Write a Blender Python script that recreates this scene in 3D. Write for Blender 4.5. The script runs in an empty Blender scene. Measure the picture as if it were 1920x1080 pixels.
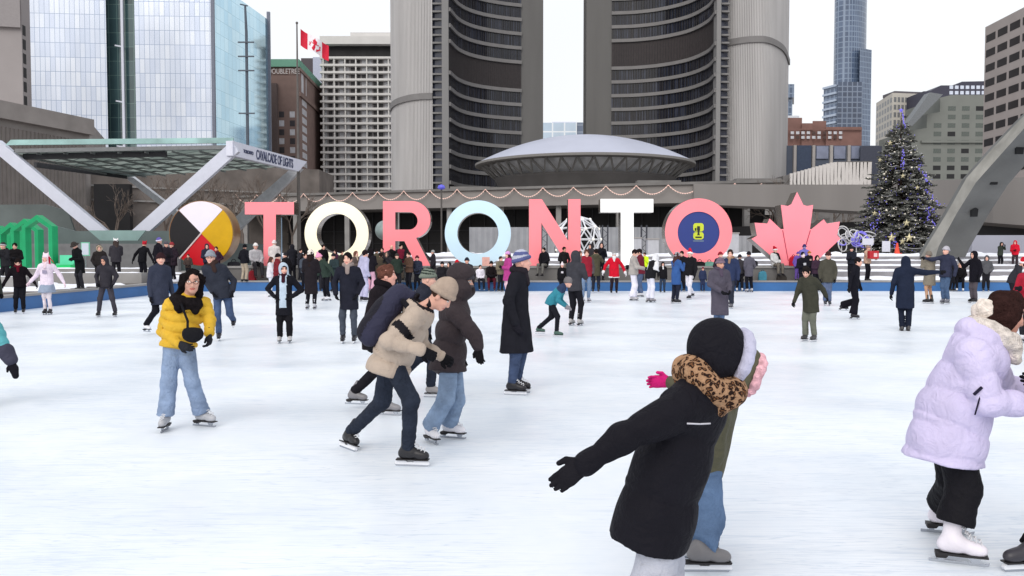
import bpy, math, random
import numpy as np
from mathutils import Vector
R = math.radians
SC = bpy.context.scene
COL = SC.collection
# ---------------------------------------------------------------- camera
CAMH, FPX, PITCH = 1.65, 1600.0, math.atan(65/1600)
cam = bpy.data.objects.new('camera', bpy.data.cameras.new('camera'))
COL.objects.link(cam)
cam.location = (0, 0, CAMH)
cam.rotation_euler = (math.pi/2-PITCH, 0, 0)
cam.data.sensor_width = 36; cam.data.lens = 36*FPX/1920
cam.data.clip_start = .05; cam.data.clip_end = 3000
SC.camera = cam
# ---------------------------------------------------------------- overcast sky
world = bpy.data.worlds.new('World'); SC.world = world; world.use_nodes = True
nt = world.node_tree; nt.nodes.clear()
out = nt.nodes.new('ShaderNodeOutputWorld'); bg = nt.nodes.new('ShaderNodeBackground')
sky = nt.nodes.new('ShaderNodeTexSky'); sky.sky_type = 'NISHITA'; sky.sun_disc = False
sky.sun_elevation = R(38); sky.sun_rotation = R(200); sky.air_density = 2; sky.dust_density = 6
SKY_S, CLOUD = .12, (9.1, 9.25, 9.6, 1)
mx = nt.nodes.new('ShaderNodeMix'); mx.data_type = 'RGBA'
mx.inputs[0].default_value = .85; mx.inputs[7].default_value = CLOUD      # cloud deck over the clear sky
# cloud deck: brighter overhead than at the horizon, with soft grey patches
tc = nt.nodes.new('ShaderNodeTexCoord'); nz = nt.nodes.new('ShaderNodeTexNoise')
nz.inputs['Scale'].default_value = 2.2; nz.inputs['Detail'].default_value = 4
rp = nt.nodes.new('ShaderNodeMapRange'); rp.inputs[3].default_value = .92; rp.inputs[4].default_value = 1.1
ml = nt.nodes.new('ShaderNodeVectorMath'); ml.operation = 'SCALE'
nt.links.new(tc.outputs['Generated'], nz.inputs['Vector']); nt.links.new(nz.outputs['Fac'], rp.inputs[0])
nt.links.new(sky.outputs[0], mx.inputs[6]); nt.links.new(mx.outputs[2], ml.inputs[0]); nt.links.new(rp.outputs[0], ml.inputs['Scale'])
nt.links.new(ml.outputs[0], bg.inputs['Color']); bg.inputs['Strength'].default_value = SKY_S
nt.links.new(bg.outputs[0], out.inputs[0])
sun = bpy.data.objects.new('sun', bpy.data.lights.new('sun', 'SUN')); COL.objects.link(sun)
sun.data.energy = 1.35; sun.data.angle = R(40); sun.data.color = (1, .985, .96)
sun.rotation_euler = (R(90-38), 0, R(-20))
SC.view_settings.view_transform = 'Standard'; SC.view_settings.look = 'None'
SC.view_settings.exposure = 0; SC.view_settings.gamma = 1
SC.cycles.max_bounces = 6; SC.cycles.diffuse_bounces = 3; SC.cycles.glossy_bounces = 3
SC.cycles.use_denoising = True

# ---------------------------------------------------------------- pixel -> place
def W(px, py, Y):
    u, v = (px-960)/FPX, (540-py)/FPX
    c, s = math.cos(PITCH), math.sin(PITCH)
    t = Y/(c+v*s)
    return np.array((u*t, Y, CAMH+t*(v*c-s)))
def G(px, py, z=0.0):
    u, v = (px-960)/FPX, (540-py)/FPX
    c, s = math.cos(PITCH), math.sin(PITCH)
    t = (z-CAMH)/(v*c-s)
    return np.array((u*t, t*(c+v*s), z))
def XX(px, Y): return W(px, 475, Y)[0]
def ZZ(py, Y): return W(960, py, Y)[2]

# ---------------------------------------------------------------- materials
MC = {}
def mat(name, col, rough=.7, metal=0, var=.12, vs=3., bump=0., bs=60., spec=.3, emit=0, coat=0, stretch=None, col2=None, detail=4, crease=0):
    if name in MC: return MC[name]
    m = bpy.data.materials.new(name); m.use_nodes = True; MC[name] = m
    n = m.node_tree.nodes; l = m.node_tree.links
    b = n['Principled BSDF']
    b.inputs['Roughness'].default_value = rough; b.inputs['Metallic'].default_value = metal
    b.inputs['Specular IOR Level'].default_value = spec
    if coat: b.inputs['Coat Weight'].default_value = coat
    c = tuple(col)[:3]
    t = n.new('ShaderNodeTexCoord'); src = t.outputs['Object']
    if stretch:
        mp = n.new('ShaderNodeMapping'); mp.inputs['Scale'].default_value = stretch
        l.new(src, mp.inputs[0]); src = mp.outputs[0]
    if var > 0 or col2:
        x = n.new('ShaderNodeTexNoise'); x.inputs['Scale'].default_value = vs; x.inputs['Detail'].default_value = detail
        l.new(src, x.inputs['Vector'])
        r = n.new('ShaderNodeValToRGB'); l.new(x.outputs['Fac'], r.inputs[0])
        r.color_ramp.elements[0].position = .3; r.color_ramp.elements[1].position = .7
        r.color_ramp.elements[0].color = tuple(v*(1-var) for v in c)+(1,)
        r.color_ramp.elements[1].color = (tuple(col2) if col2 else tuple(min(1, v*(1+var)) for v in c))+(1,)
        l.new(r.outputs[0], b.inputs['Base Color'])
    else:
        b.inputs['Base Color'].default_value = c+(1,)
    if bump:
        y = n.new('ShaderNodeTexNoise'); y.inputs['Scale'].default_value = bs; y.inputs['Detail'].default_value = 3
        l.new(src, y.inputs['Vector'])
        bp = n.new('ShaderNodeBump'); bp.inputs['Strength'].default_value = bump; bp.inputs['Distance'].default_value = .02
        l.new(y.outputs['Fac'], bp.inputs['Height']); l.new(bp.outputs[0], b.inputs['Normal'])
    if crease:
        y2 = n.new('ShaderNodeTexNoise'); y2.inputs['Scale'].default_value = 11; y2.inputs['Detail'].default_value = 5; y2.inputs['Distortion'].default_value = 1.6
        l.new(src, y2.inputs['Vector']); bq = n.new('ShaderNodeBump'); bq.inputs['Strength'].default_value = crease; bq.inputs['Distance'].default_value = .05
        l.new(y2.outputs['Fac'], bq.inputs['Height'])
        if bump: l.new(bp.outputs[0], bq.inputs['Normal'])
        l.new(bq.outputs[0], b.inputs['Normal'])
    if emit:
        b.inputs['Emission Color'].default_value = c+(1,); b.inputs['Emission Strength'].default_value = emit
    return m
def S8(r, g, b):  # sRGB 0-255 -> linear
    f = lambda v: (v/255/12.92) if v/255 <= .04045 else ((v/255+.055)/1.055)**2.4
    return (f(r), f(g), f(b))

# ---------------------------------------------------------------- object helpers
BASE = {}
def thing(name, label, cat, loc=(0, 0, 0), group=None):
    o = bpy.data.objects.new(name, None); COL.objects.link(o)
    o.location = tuple(float(v) for v in loc); o.empty_display_size = .2
    BASE[o.name] = np.array(loc, float); o['label'] = label; o['category'] = cat
    if group: o['group'] = group
    return o
def raw(name, V, F, mats, parent=None, smooth=False, mi=None):
    V = np.asarray(V, float)
    if parent is not None:
        base = BASE[parent.name]; org = base
    else:
        lo, hi = V.min(0), V.max(0); org = np.array(((lo[0]+hi[0])/2, (lo[1]+hi[1])/2, lo[2]))
    me = bpy.data.meshes.new(name)
    me.from_pydata((V-org).tolist(), [], [tuple(f) for f in F])
    for m in (mats if isinstance(mats, (list, tuple)) else [mats]): me.materials.append(m)
    if mi is not None: me.polygons.foreach_set('material_index', np.asarray(mi, np.int32))
    if smooth: me.polygons.foreach_set('use_smooth', np.ones(len(F), bool))
    me.update()
    o = bpy.data.objects.new(name, me); COL.objects.link(o)
    if parent is not None:
        o.parent = parent; BASE[o.name] = org
    else:
        o.location = tuple(org); BASE[o.name] = org
    return o
def tag(o, label, cat, group=None, kind=None):
    if label: o['label'] = label; o['category'] = cat
    if group: o['group'] = group
    if kind: o['kind'] = kind
    return o
class MB:
    """collects boxes, prisms, bars and tubes, then links them as one mesh object"""
    def __init__(s): s.V, s.F, s.M = [], [], []
    def add(s, V, F, m=0):
        o = len(s.V); s.V += [tuple(float(c) for c in v) for v in V]
        s.F += [tuple(i+o for i in f) for f in F]; s.M += [m]*len(F); return s
    def box(s, x0, x1, y0, y1, z0, z1, m=0):
        V = [(x, y, z) for z in (z0, z1) for y in (y0, y1) for x in (x0, x1)]
        return s.add(V, [(0, 2, 3, 1), (4, 5, 7, 6), (0, 1, 5, 4), (2, 6, 7, 3), (0, 4, 6, 2), (1, 3, 7, 5)], m)
    def prism(s, poly, ext, m=0, mside=None):
        """poly: 3D points (ccw seen from the front), ext: extrusion vector"""
        n = len(poly); P = [np.array(p, float) for p in poly]; e = np.array(ext, float)
        V = P+[p+e for p in P]
        s.add(V, [tuple(range(n)), tuple(reversed(range(n, 2*n)))], m)
        s.add(V, [(i, i+n, (i+1) % n+n, (i+1) % n) for i in range(n)], m if mside is None else mside)
        return s
    def bar(s, a, b, w, h=None, up=(0, 0, 1), m=0):
        """box section bar from a to b, w across, h along up"""
        a, b = np.array(a, float), np.array(b, float); h = h or w
        d = b-a; d /= np.linalg.norm(d); u = np.array(up, float)
        r = np.cross(d, u); n = np.linalg.norm(r)
        if n < 1e-5: r = np.cross(d, (1, 0, 0)); n = np.linalg.norm(r)
        r /= n; u = np.cross(r, d)
        V = [p+r*sx*w/2+u*sz*h/2 for p in (a, b) for sx, sz in ((-1, -1), (1, -1), (1, 1), (-1, 1))]
        return s.add(V, [(3, 2, 1, 0), (4, 5, 6, 7), (0, 1, 5, 4), (1, 2, 6, 5), (2, 3, 7, 6), (3, 0, 4, 7)], m)
    def tube(s, pts, r, n=8, m=0, cap=True):
        P = [np.array(p, float) for p in pts]; rr = r if isinstance(r, (list, tuple)) else [r]*len(P)
        V = []; u = None
        for i, p in enumerate(P):
            d = P[min(i+1, len(P)-1)]-P[max(i-1, 0)]; d = d/(np.linalg.norm(d)+1e-9)
            if u is None:
                u = np.cross(d, (0, 0, 1) if abs(d[2]) < .9 else (1, 0, 0))
            u = u-d*np.dot(u, d); u /= np.linalg.norm(u)+1e-9; w = np.cross(d, u)
            V += [p+rr[i]*(math.cos(2*math.pi*k/n)*u+math.sin(2*math.pi*k/n)*w) for k in range(n)]
        F = [(i*n+k, i*n+(k+1) % n, (i+1)*n+(k+1) % n, (i+1)*n+k) for i in range(len(P)-1) for k in range(n)]
        if cap: F += [tuple(reversed(range(n))), tuple(range((len(P)-1)*n, len(P)*n))]
        return s.add(V, F, m)
    def lathe(s, c, prof, n=32, m=0):
        V = [(c[0]+r*math.cos(2*math.pi*k/n), c[1]+r*math.sin(2*math.pi*k/n), c[2]+z) for r, z in prof for k in range(n)]
        F = [(i*n+k, i*n+(k+1) % n, (i+1)*n+(k+1) % n, (i+1)*n+k) for i in range(len(prof)-1) for k in range(n)]
        return s.add(V, F, m)
    def ball(s, c, r, n=10, m=0, sz=1.):
        k = max(5, n//2+1)
        return s.lathe(c, [(max(1e-4, r*math.sin(math.pi*i/k)), -r*sz*math.cos(math.pi*i/k)) for i in range(k+1)], n, m)
    def build(s, name, mats, parent=None, smooth=False):
        return raw(name, s.V, s.F, mats, parent, smooth, s.M)
def copy_part(o, parent, shift):
    c = o.copy(); COL.objects.link(c); c.parent = parent; c.location = tuple(np.array(o.location)+np.array(shift, float)); return c

# ---------------------------------------------------------------- solid shapes as distance fields -> one continuous mesh
def nrm(v): v = np.asarray(v, float); return v/(np.linalg.norm(v)+1e-12)
class SD:
    def __init__(s): s.p = []
    def cone(s, a, b, ra, rb=None, sq=None, k=.03, m=0, q=None, cap=None, op='u'):
        s.p.append(('c', np.asarray(a, float), np.asarray(b, float), ra, ra if rb is None else rb, sq, k, m, q, cap, op)); return s
    def ell(s, c, r, ax=None, k=.03, m=0, op='u', cap=None):
        s.p.append(('e', np.asarray(c, float), np.asarray(r, float)*np.ones(3), np.eye(3) if ax is None else np.asarray(ax), 0, None, k, m, None, cap, op)); return s
    def cut(s, o, n):
        s.p.append(('p', np.asarray(o, float), nrm(n))); return s
    def mesh(s, h, wr=None, disp=None):
        lo, hi = np.full(3, 1e9), np.full(3, -1e9); bb = []
        for p in s.p:
            if p[0] == 'c':
                r = max(p[3], p[4]); a = np.minimum(p[1], p[2])-r; b = np.maximum(p[1], p[2])+r
            elif p[0] == 'e':
                r = np.sqrt(((p[3]*p[2][:, None])**2).sum(0)); a, b = p[1]-r, p[1]+r
            else: bb.append(None); continue
            pad = p[6]*1.2+4*h; bb.append((a-pad, b+pad))
            if p[10] == 'u': lo = np.minimum(lo, a); hi = np.maximum(hi, b)
        lo = lo-(4*h+(.06)); hi = hi+(4*h+.06)
        n = np.ceil((hi-lo)/h).astype(int)+1
        F = np.full(n, 1., np.float32); ID = np.zeros(n, np.int8)
        g = [(lo[i]+h*np.arange(n[i])).astype(np.float32) for i in range(3)]
        for p, b in zip(s.p, bb):
            if p[0] == 'p':
                d = (g[0]-p[1][0])[:, None, None]*p[2][0]+(g[1]-p[1][1])[None, :, None]*p[2][1]+(g[2]-p[1][2])[None, None, :]*p[2][2]
                np.maximum(F, d.astype(np.float32), out=F); continue
            i0 = np.maximum(((b[0]-lo)/h).astype(int), 0); i1 = np.minimum(((b[1]-lo)/h).astype(int)+2, n)
            if (i1 <= i0).any(): continue
            sl = tuple(slice(i0[i], i1[i]) for i in range(3))
            x = g[0][sl[0]][:, None, None]-np.float32(p[1][0]); y = g[1][sl[1]][None, :, None]-np.float32(p[1][1]); z = g[2][sl[2]][None, None, :]-np.float32(p[1][2])
            if p[0] == 'c':
                ba = p[2]-p[1]
                if p[5] is not None:
                    dv = nrm(p[5][0]); f = np.float32(1/p[5][1]-1); t = (x*dv[0]+y*dv[1]+z*dv[2])*f
                    x, y, z = x+t*dv[0], y+t*dv[1], z+t*dv[2]
                    ba = ba+dv*(ba@dv)*f
                L2 = max(ba@ba, 1e-9)
                t0 = (x*ba[0]+y*ba[1]+z*ba[2])/np.float32(L2); t = np.clip(t0, 0, 1)
                d = np.sqrt((x-t*ba[0])**2+(y-t*ba[1])**2+(z-t*ba[2])**2)-(p[3]+(p[4]-p[3])*t)
                if p[8] is not None:
                    pitch, amp = p[8][:2]; ph = p[8][2] if len(p[8]) > 2 else 0
                    d = d-amp*(np.abs(np.sin(math.pi*(t0*math.sqrt(L2)/pitch+ph)))**.6-.6)
            else:
                A, r = p[3], p[2]
                q0, q1, q2 = [(x*A[i][0]+y*A[i][1]+z*A[i][2]) for i in range(3)]
                k0 = np.sqrt((q0/r[0])**2+(q1/r[1])**2+(q2/r[2])**2)+1e-6
                k1 = np.sqrt((q0/r[0]**2)**2+(q1/r[1]**2)**2+(q2/r[2]**2)**2)+1e-6
                d = k0*(k0-1)/k1
            if p[9] is not None:
                o_, n_ = p[9]
                d = np.maximum(d, (g[0][sl[0]][:, None, None]-o_[0])*n_[0]+(g[1][sl[1]][None, :, None]-o_[1])*n_[1]+(g[2][sl[2]][None, None, :]-o_[2])*n_[2])
            f = F[sl]; k = p[6]
            if p[10] == 'u':
                w = np.clip(.5+.5*(f-d)/k, 0, 1)
                ID[sl] = np.where(d < f, p[7], ID[sl])
                F[sl] = f*(1-w)+d*w-k*w*(1-w)
            else:
                w = np.clip(.5-.5*(f+d)/k, 0, 1)
                F[sl] = f*(1-w)-d*w+k*w*(1-w)
        if disp is not None:
            mk = np.abs(F) < .07; ii = np.argwhere(mk); pts = lo+h*ii
            F[mk] -= disp(pts, ID[mk]).astype(np.float32)
        if wr:
            amp, fr, sd = wr; rs = np.random.RandomState(sd)
            for o_ in range(3):
                for _ in range(3):
                    v = rs.normal(size=3); v = v/np.linalg.norm(v)*fr*(1.8**o_); ph = rs.rand()*6.28
                    w_ = rs.normal(size=3); w_ = w_/np.linalg.norm(w_)*fr*.6
                    X, Y_, Z_ = g[0][:, None, None], g[1][None, :, None], g[2][None, None, :]
                    a = (X*v[0]+Y_*v[1]+Z_*v[2])+1.4*np.sin(X*w_[0]+Y_*w_[1]+Z_*w_[2]+ph)
                    F += (amp/(1.5**o_)/3*(.55*np.sin(a)+1.1*(np.abs(np.sin(a*.7+ph))-.6))).astype(np.float32)
        return nets(F, lo, h, ID)
_E = [((a), (b)) for a, b in (((0,0,0),(1,0,0)),((0,1,0),(1,1,0)),((0,0,1),(1,0,1)),((0,1,1),(1,1,1)),((0,0,0),(0,1,0)),((1,0,0),(1,1,0)),((0,0,1),(0,1,1)),((1,0,1),(1,1,1)),((0,0,0),(0,0,1)),((1,0,0),(1,0,1)),((0,1,0),(0,1,1)),((1,1,0),(1,1,1)))]
def nets(F, lo, h, ID):
    F = F.copy(); F[0] = F[-1] = 1; F[:, 0] = F[:, -1] = 1; F[:, :, 0] = F[:, :, -1] = 1
    S = (F < 0); c = np.zeros(tuple(np.array(F.shape)-1), np.int8)
    for a in (0, 1):
        for b in (0, 1):
            for d in (0, 1): c += S[a:F.shape[0]-1+a, b:F.shape[1]-1+b, d:F.shape[2]-1+d]
    act = (c > 0) & (c < 8); idx = np.argwhere(act); vid = np.full(c.shape, -1, np.int64); vid[act] = np.arange(len(idx))
    i, j, k = idx.T; acc = np.zeros((len(idx), 3)); cnt = np.zeros(len(idx))
    for a, b in _E:
        fa, fb = F[i+a[0], j+a[1], k+a[2]], F[i+b[0], j+b[1], k+b[2]]
        m = (fa < 0) != (fb < 0); t = fa[m]/(fa[m]-fb[m])
        acc[m] += np.array(a)+t[:, None]*(np.array(b)-np.array(a)); cnt[m] += 1
    V = lo+h*(idx+acc/cnt[:, None]); Q = []
    for ax in range(3):
        o1, o2 = [(1, 2), (2, 0), (0, 1)][ax]
        A = [slice(None)]*3; B = [slice(None)]*3; A[ax] = slice(0, -1); B[ax] = slice(1, None)
        for o_ in (o1, o2): A[o_] = slice(1, -1); B[o_] = slice(1, -1)
        s0, s1 = S[tuple(A)], S[tuple(B)]; e = np.argwhere(s0 != s1); fl = s0[s0 != s1]
        e[:, o1] += 1; e[:, o2] += 1
        def at(d1, d2):
            f = e.copy(); f[:, o1] -= d1; f[:, o2] -= d2; return vid[f[:, 0], f[:, 1], f[:, 2]]
        q = np.stack([at(1, 1), at(0, 1), at(0, 0), at(1, 0)], 1); q[~fl] = q[~fl][:, ::-1]
        Q.append(q)
    Q = np.concatenate(Q); r = np.clip(np.round((V-lo)/h).astype(int), 0, np.array(ID.shape)-1)
    return V, Q, ID[r[:, 0], r[:, 1], r[:, 2]]
def sdobj(name, sd, h, mats, parent, wr=None, matf=None, relax=0, disp=None):
    V, Q, I = sd.mesh(h, wr, disp)
    if relax:
        for _ in range(relax):
            acc = np.zeros_like(V); cn = np.zeros(len(V))
            for a, b in ((0, 1), (1, 2), (2, 3), (3, 0)):
                np.add.at(acc, Q[:, a], V[Q[:, b]]); np.add.at(cn, Q[:, a], 1)
                np.add.at(acc, Q[:, b], V[Q[:, a]]); np.add.at(cn, Q[:, b], 1)
            V = V*.5+.5*acc/np.maximum(cn, 1)[:, None]
    if matf is not None: I = matf(V, I)
    org = BASE[parent.name]
    me = bpy.data.meshes.new(name); n = len(Q)
    me.vertices.add(len(V)); me.vertices.foreach_set('co', (V-org).astype(np.float32).ravel())
    me.loops.add(4*n); me.loops.foreach_set('vertex_index', Q.astype(np.int32).ravel())
    me.polygons.add(n); me.polygons.foreach_set('loop_start', np.arange(0, 4*n, 4, dtype=np.int32))
    for m in (mats if isinstance(mats, (list, tuple)) else [mats]): me.materials.append(m)
    me.polygons.foreach_set('material_index', I[Q[:, 0]].astype(np.int32))
    me.polygons.foreach_set('use_smooth', np.ones(n, bool))
    me.update(calc_edges=True); me.validate()
    o = bpy.data.objects.new(name, me); COL.objects.link(o); o.parent = parent; BASE[o.name] = org
    return o
# ================================================================= SETTING
CONC = mat('concrete', S8(144, 142, 141), .85, var=.14, vs=.9, bump=.25, bs=30)
CONC_D = mat('concrete dark', S8(118, 116, 115), .85, var=.16, vs=.6, bump=.25, bs=20)
CONC_L = mat('concrete pale', S8(168, 164, 162), .85, var=.07, vs=.35, bump=.15, bs=12)
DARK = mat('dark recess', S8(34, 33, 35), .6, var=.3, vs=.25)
STEEL = mat('steel', S8(150, 152, 156), .35, .8, var=.05)
WHITEP = mat('white paint', S8(205, 208, 222), .45, var=.04, vs=1.5)
def ice_material():
    m = bpy.data.materials.new('ice'); m.use_nodes = True
    n, l = m.node_tree.nodes, m.node_tree.links; b = n['Principled BSDF']
    t = n.new('ShaderNodeTexCoord')
    def noise(sc, st=(1, 1, 1), rot=0, det=5, rough=.55):
        mp = n.new('ShaderNodeMapping'); mp.inputs['Scale'].default_value = st; mp.inputs['Rotation'].default_value = (0, 0, rot)
        l.new(t.outputs['Object'], mp.inputs[0]); x = n.new('ShaderNodeTexNoise')
        x.inputs['Scale'].default_value = sc; x.inputs['Detail'].default_value = det; x.inputs['Roughness'].default_value = rough
        l.new(mp.outputs[0], x.inputs[0]); return x.outputs['Fac']
    def ramp(src, p0, p1, c0, c1):
        r = n.new('ShaderNodeMapRange'); r.inputs[1].default_value = p0; r.inputs[2].default_value = p1
        r.inputs[3].default_value = c0; r.inputs[4].default_value = c1; l.new(src, r.inputs[0]); return r.outputs[0]
    def math_(op, a, b_):
        x = n.new('ShaderNodeMath'); x.operation = op
        for i, v in enumerate((a, b_)):
            if isinstance(v, (int, float)): x.inputs[i].default_value = v
            else: l.new(v, x.inputs[i])
        return x.outputs[0]
    patch = ramp(noise(.35, (1, 1.6, 1), .3, 6), .35, .68, 0, 1)
    fine = ramp(noise(3.2, (1, 1, 1), 0, 6), .35, .7, 0, 1)
    # skate cuts: thin ridges of stretched noise in several directions
    cuts = None
    for i, (rot, sc, st) in enumerate(((.25, 1.3, (1, 14, 1)), (-.45, 1.1, (1, 16, 1)), (.9, 1.0, (1, 15, 1)), (1.45, 1.2, (1, 17, 1)), (-.15, .8, (1, 22, 1)), (.55, 1.7, (1, 20, 1)), (1.15, 1.1, (1, 18, 1)), (-1.2, .9, (1, 20, 1)), (1.75, 1.5, (1, 22, 1)))):
        v = noise(sc, st, rot, 2, .4); d = math_('ABSOLUTE', math_('SUBTRACT', v, .5), 0)
        c = ramp(d, 0, .02, 1, 0); c = math_('MULTIPLY', c, ramp(noise(.5, (1, 1, 1), rot*3+i, 2), .5, .62, 0, 1))
        cuts = c if cuts is None else math_('MAXIMUM', cuts, c)
    mixc = n.new('ShaderNodeMix'); mixc.data_type = 'RGBA'; mixc.inputs[6].default_value = (.74, .80, .875, 1); mixc.inputs[7].default_value = (.85, .88, .92, 1)
    l.new(math_('MULTIPLY', math_('ADD', patch, fine), .5), mixc.inputs[0])
    mixd = n.new('ShaderNodeMix'); mixd.data_type = 'RGBA'; mixd.inputs[7].default_value = (.50, .59, .71, 1)
    l.new(mixc.outputs[2], mixd.inputs[6]); l.new(math_('MULTIPLY', cuts, .55), mixd.inputs[0])
    l.new(mixd.outputs[2], b.inputs['Base Color'])
    l.new(ramp(patch, 0, 1, .28, .5), b.inputs['Roughness']); b.inputs['Specular IOR Level'].default_value = .42
    bp = n.new('ShaderNodeBump'); bp.inputs['Strength'].default_value = .16; bp.inputs['Distance'].default_value = .01
    l.new(math_('SUBTRACT', math_('MULTIPLY', fine, .5), cuts), bp.inputs['Height']); l.new(bp.outputs[0], b.inputs['Normal'])
    return m
ICE = ice_material()
SNOW = mat('snow', S8(236, 238, 246), .8, var=.06, vs=1.2, bump=.4, bs=9, spec=.2)
PAVE = mat('paving', S8(150, 146, 144), .85, var=.2, vs=.5, bump=.2, bs=8)
BLUE = mat('blue board', S8(58, 104, 158), .45, var=.1, vs=.8)
# edge of the rink seen from above: left side, rounded corner, far side
EDGE = [(-14.3, -6.)]
for k in range(9):
    a = math.pi-math.pi/2*k/8; EDGE.append((-11.9+2.4*math.cos(a), 34.9+2.4*math.sin(a)))
EDGE.append((46., 37.3))
def off(d):  # the edge path moved outward by d
    P = []
    for i, p in enumerate(EDGE):
        a = np.array(EDGE[max(i-1, 0)]); b = np.array(EDGE[min(i+1, len(EDGE)-1)]); t = nrm(b-a)
        P.append((p[0]-t[1]*d, p[1]+t[0]*d))
    return P
tag(raw('ground', [(-900, -300, -.03), (900, -300, -.03), (900, 1600, -.03), (-900, 1600, -.03)], [(0, 1, 2, 3)], PAVE), None, None, kind='structure')
O0 = off(.03)
iv = [(x, y, 0) for x, y in O0]+[(46, -6, 0)]
tag(raw('ice', iv, [tuple(reversed(range(len(iv))))], ICE), None, None, kind='structure')
# plaza slab round the rink at .42
m = MB(); Q = off(.07)
V = []; F = []
far = [(-400, -300)]+[(-400, 34.9+400)]*9+[(400, 434.9)]
for i, (p, q) in enumerate(zip(Q, far)): V += [(p[0], p[1], .42), (q[0], q[1], .42)]
for i in range(len(Q)-1):
    F.append((2*i, 2*i+2, 2*i+3, 2*i+1))
o_ = len(V); V += [(46, 37.37, .42), (46, -6, .42), (400, -6, .42), (400, 434.9, .42), (-14.37, -6, .42), (-400, -300, .42), (400, -300, .42)]
F += [(o_, o_+1, o_+2, o_+3), (o_+1, o_+4, o_+5, o_+6, o_+2)]
V += [(q[0], q[1], -.02) for q in Q]; k_ = len(V)-len(Q)
F += [(2*i, 2*i+2, k_+i+1, k_+i) for i in range(len(Q)-1)]
tag(raw('plaza', V, F, PAVE), None, None, kind='structure')
def ribbon(m, d0, d1, z0, z1, mi=0):
    A, B = off(d0), off(d1); n = len(A)
    V = [(x, y, z0) for x, y in A]+[(x, y, z1) for x, y in A]+[(x, y, z1) for x, y in B]+[(x, y, z0) for x, y in B]
    F = []
    for i in range(n-1):
        for a in range(4):
            b = (a+1) % 4; F.append((a*n+i, a*n+i+1, b*n+i+1, b*n+i))
    F += [(0, n, 2*n, 3*n), (n-1, 4*n-1, 3*n-1, 2*n-1)]
    m.add(V, F, mi)
rb = thing('rink_board', 'low blue board with a grey concrete coping running round the ice rink', 'rink board', (-12, 37.3, 0))
m = MB(); ribbon(m, 0, .06, 0, .385); m.build('board', BLUE, rb)
m = MB(); ribbon(m, -.03, .42, .388, .455); m.build('coping', CONC, rb)
m = MB(); ribbon(m, .42, 1.25, .425, .436)
tag(m.build('dark_walkway', mat('dark floor strip', S8(84, 76, 74), .9, var=.3, vs=1.5, bump=.3)), None, None, kind='structure')  # brownish grey floor strip, darker than the paving around it

# ---- plinth under the sign
pl = thing('plinth', 'long low grey concrete plinth carrying the big letters and the maple leaf', 'plinth', (0.7, 38.6, .42))
m = MB(); m.box(-13.0, 14.6, 38.45, 41.0, .40, .98); m.build('base_wall', CONC_D, pl)
m = MB(); m.box(-13.06, 14.66, 38.39, 41.06, .983, 1.08); m.build('cap_slab', CONC, pl)

# ---- snow-covered terraces behind the sign, and the snow lying about
rs = np.random.RandomState(5)
def nz2(x, y, f=1., s=0):
    return (np.sin(x*f*1.7+s+1.3*np.sin(y*f*1.1+s*2))+np.sin(y*f*2.3+s*1.7+1.1*np.sin(x*f*1.9+s)) + .6*np.sin(x*f*4.7+y*f*3.9+s*3)+.4*np.sin(x*f*9.1-y*f*8.3+s))/3
def snowsheet(m, x0, x1, y0, y1, z, th=.1, step=.25, amp=.07, s=0, ragged=.25):
    nx = max(3, int((x1-x0)/step)); ny = max(4, int((y1-y0)/step))
    V = []; 
    for j in range(ny+1):
        for i in range(nx+1):
            u, v = i/nx, j/ny; x = x0+(x1-x0)*u; y = y0+(y1-y0)*v
            e = min(u*nx, (1-u)*nx, v*ny, (1-v)*ny)*step
            if v < .5: y += ragged*(1-2*v)*nz2(x, s, 1.6, s)
            if u < .1: x += ragged*nz2(y, s, 1.5, s+1)
            if u > .9: x += ragged*nz2(y, s, 1.5, s+2)
            f = min(1, e/.35)**.6
            V.append((x, y, z-.02+f*(th+amp*nz2(x, y, 1.1, s))))
    F = [(j*(nx+1)+i, j*(nx+1)+i+1, (j+1)*(nx+1)+i+1, (j+1)*(nx+1)+i) for j in range(ny) for i in range(nx)]
    m.add(V, F)
m = MB()
TZ = [(42.2, .75), (43.9, 1.0), (45.6, 1.25), (47.3, 1.48)]
for i, (y, z) in enumerate(TZ): m.box(-13.5, 36, y, TZ[i+1][0] if i < 3 else 52, .41, z)
tag(m.build('terrace', mat('terrace stone', S8(140, 138, 142), .85, var=.2, vs=1., bump=.2)), None, None, kind='structure')
m = MB()
for i, (y, z) in enumerate(TZ):
    for k in range(7):
        xa = -13.3+7.05*k
        snowsheet(m, xa+rs.uniform(0, .25), min(xa+7.0, 35.9), y+.1, (TZ[i+1][0]-.02) if i < 3 else 50.5, z, .1 if i < 3 else .17, .22, .055, s=i*7+k, ragged=.08)
snowsheet(m, -13.3, 35, 41.15, 42.1, .42, .12, .25, .06, s=90)
for (x0, x1, y0, y1) in ((-22, -15.1, 27, 30.6), (-19.5, -15.0, 31, 33.5), (-24, -15.2, 39.5, 46), (-20, -14, 35.5, 38), (-33, -20, 44, 52), (-26, -15.3, 22, 25.5), (15.2, 36, 38.6, 42), (-13, -9, 42, 43)):
    snowsheet(m, x0, x1, y0, y1, .42, .09, .3, .08, s=x0*.37+y0, ragged=.6)
for k in range(46):  # lumps left by shovelling
    x = rs.uniform(-13, 35); y = rs.uniform(47.6, 49.6); m.ball((x, y, 1.55), rs.uniform(.15, .42), 9, sz=.5)
for k in range(34):
    x = rs.uniform(-23, -15.3); y = rs.uniform(26, 46); m.ball((x, y, .42), rs.uniform(.12, .36), 9, sz=.5)
tag(m.build('snow', SNOW, smooth=True), None, None, kind='stuff')

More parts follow.
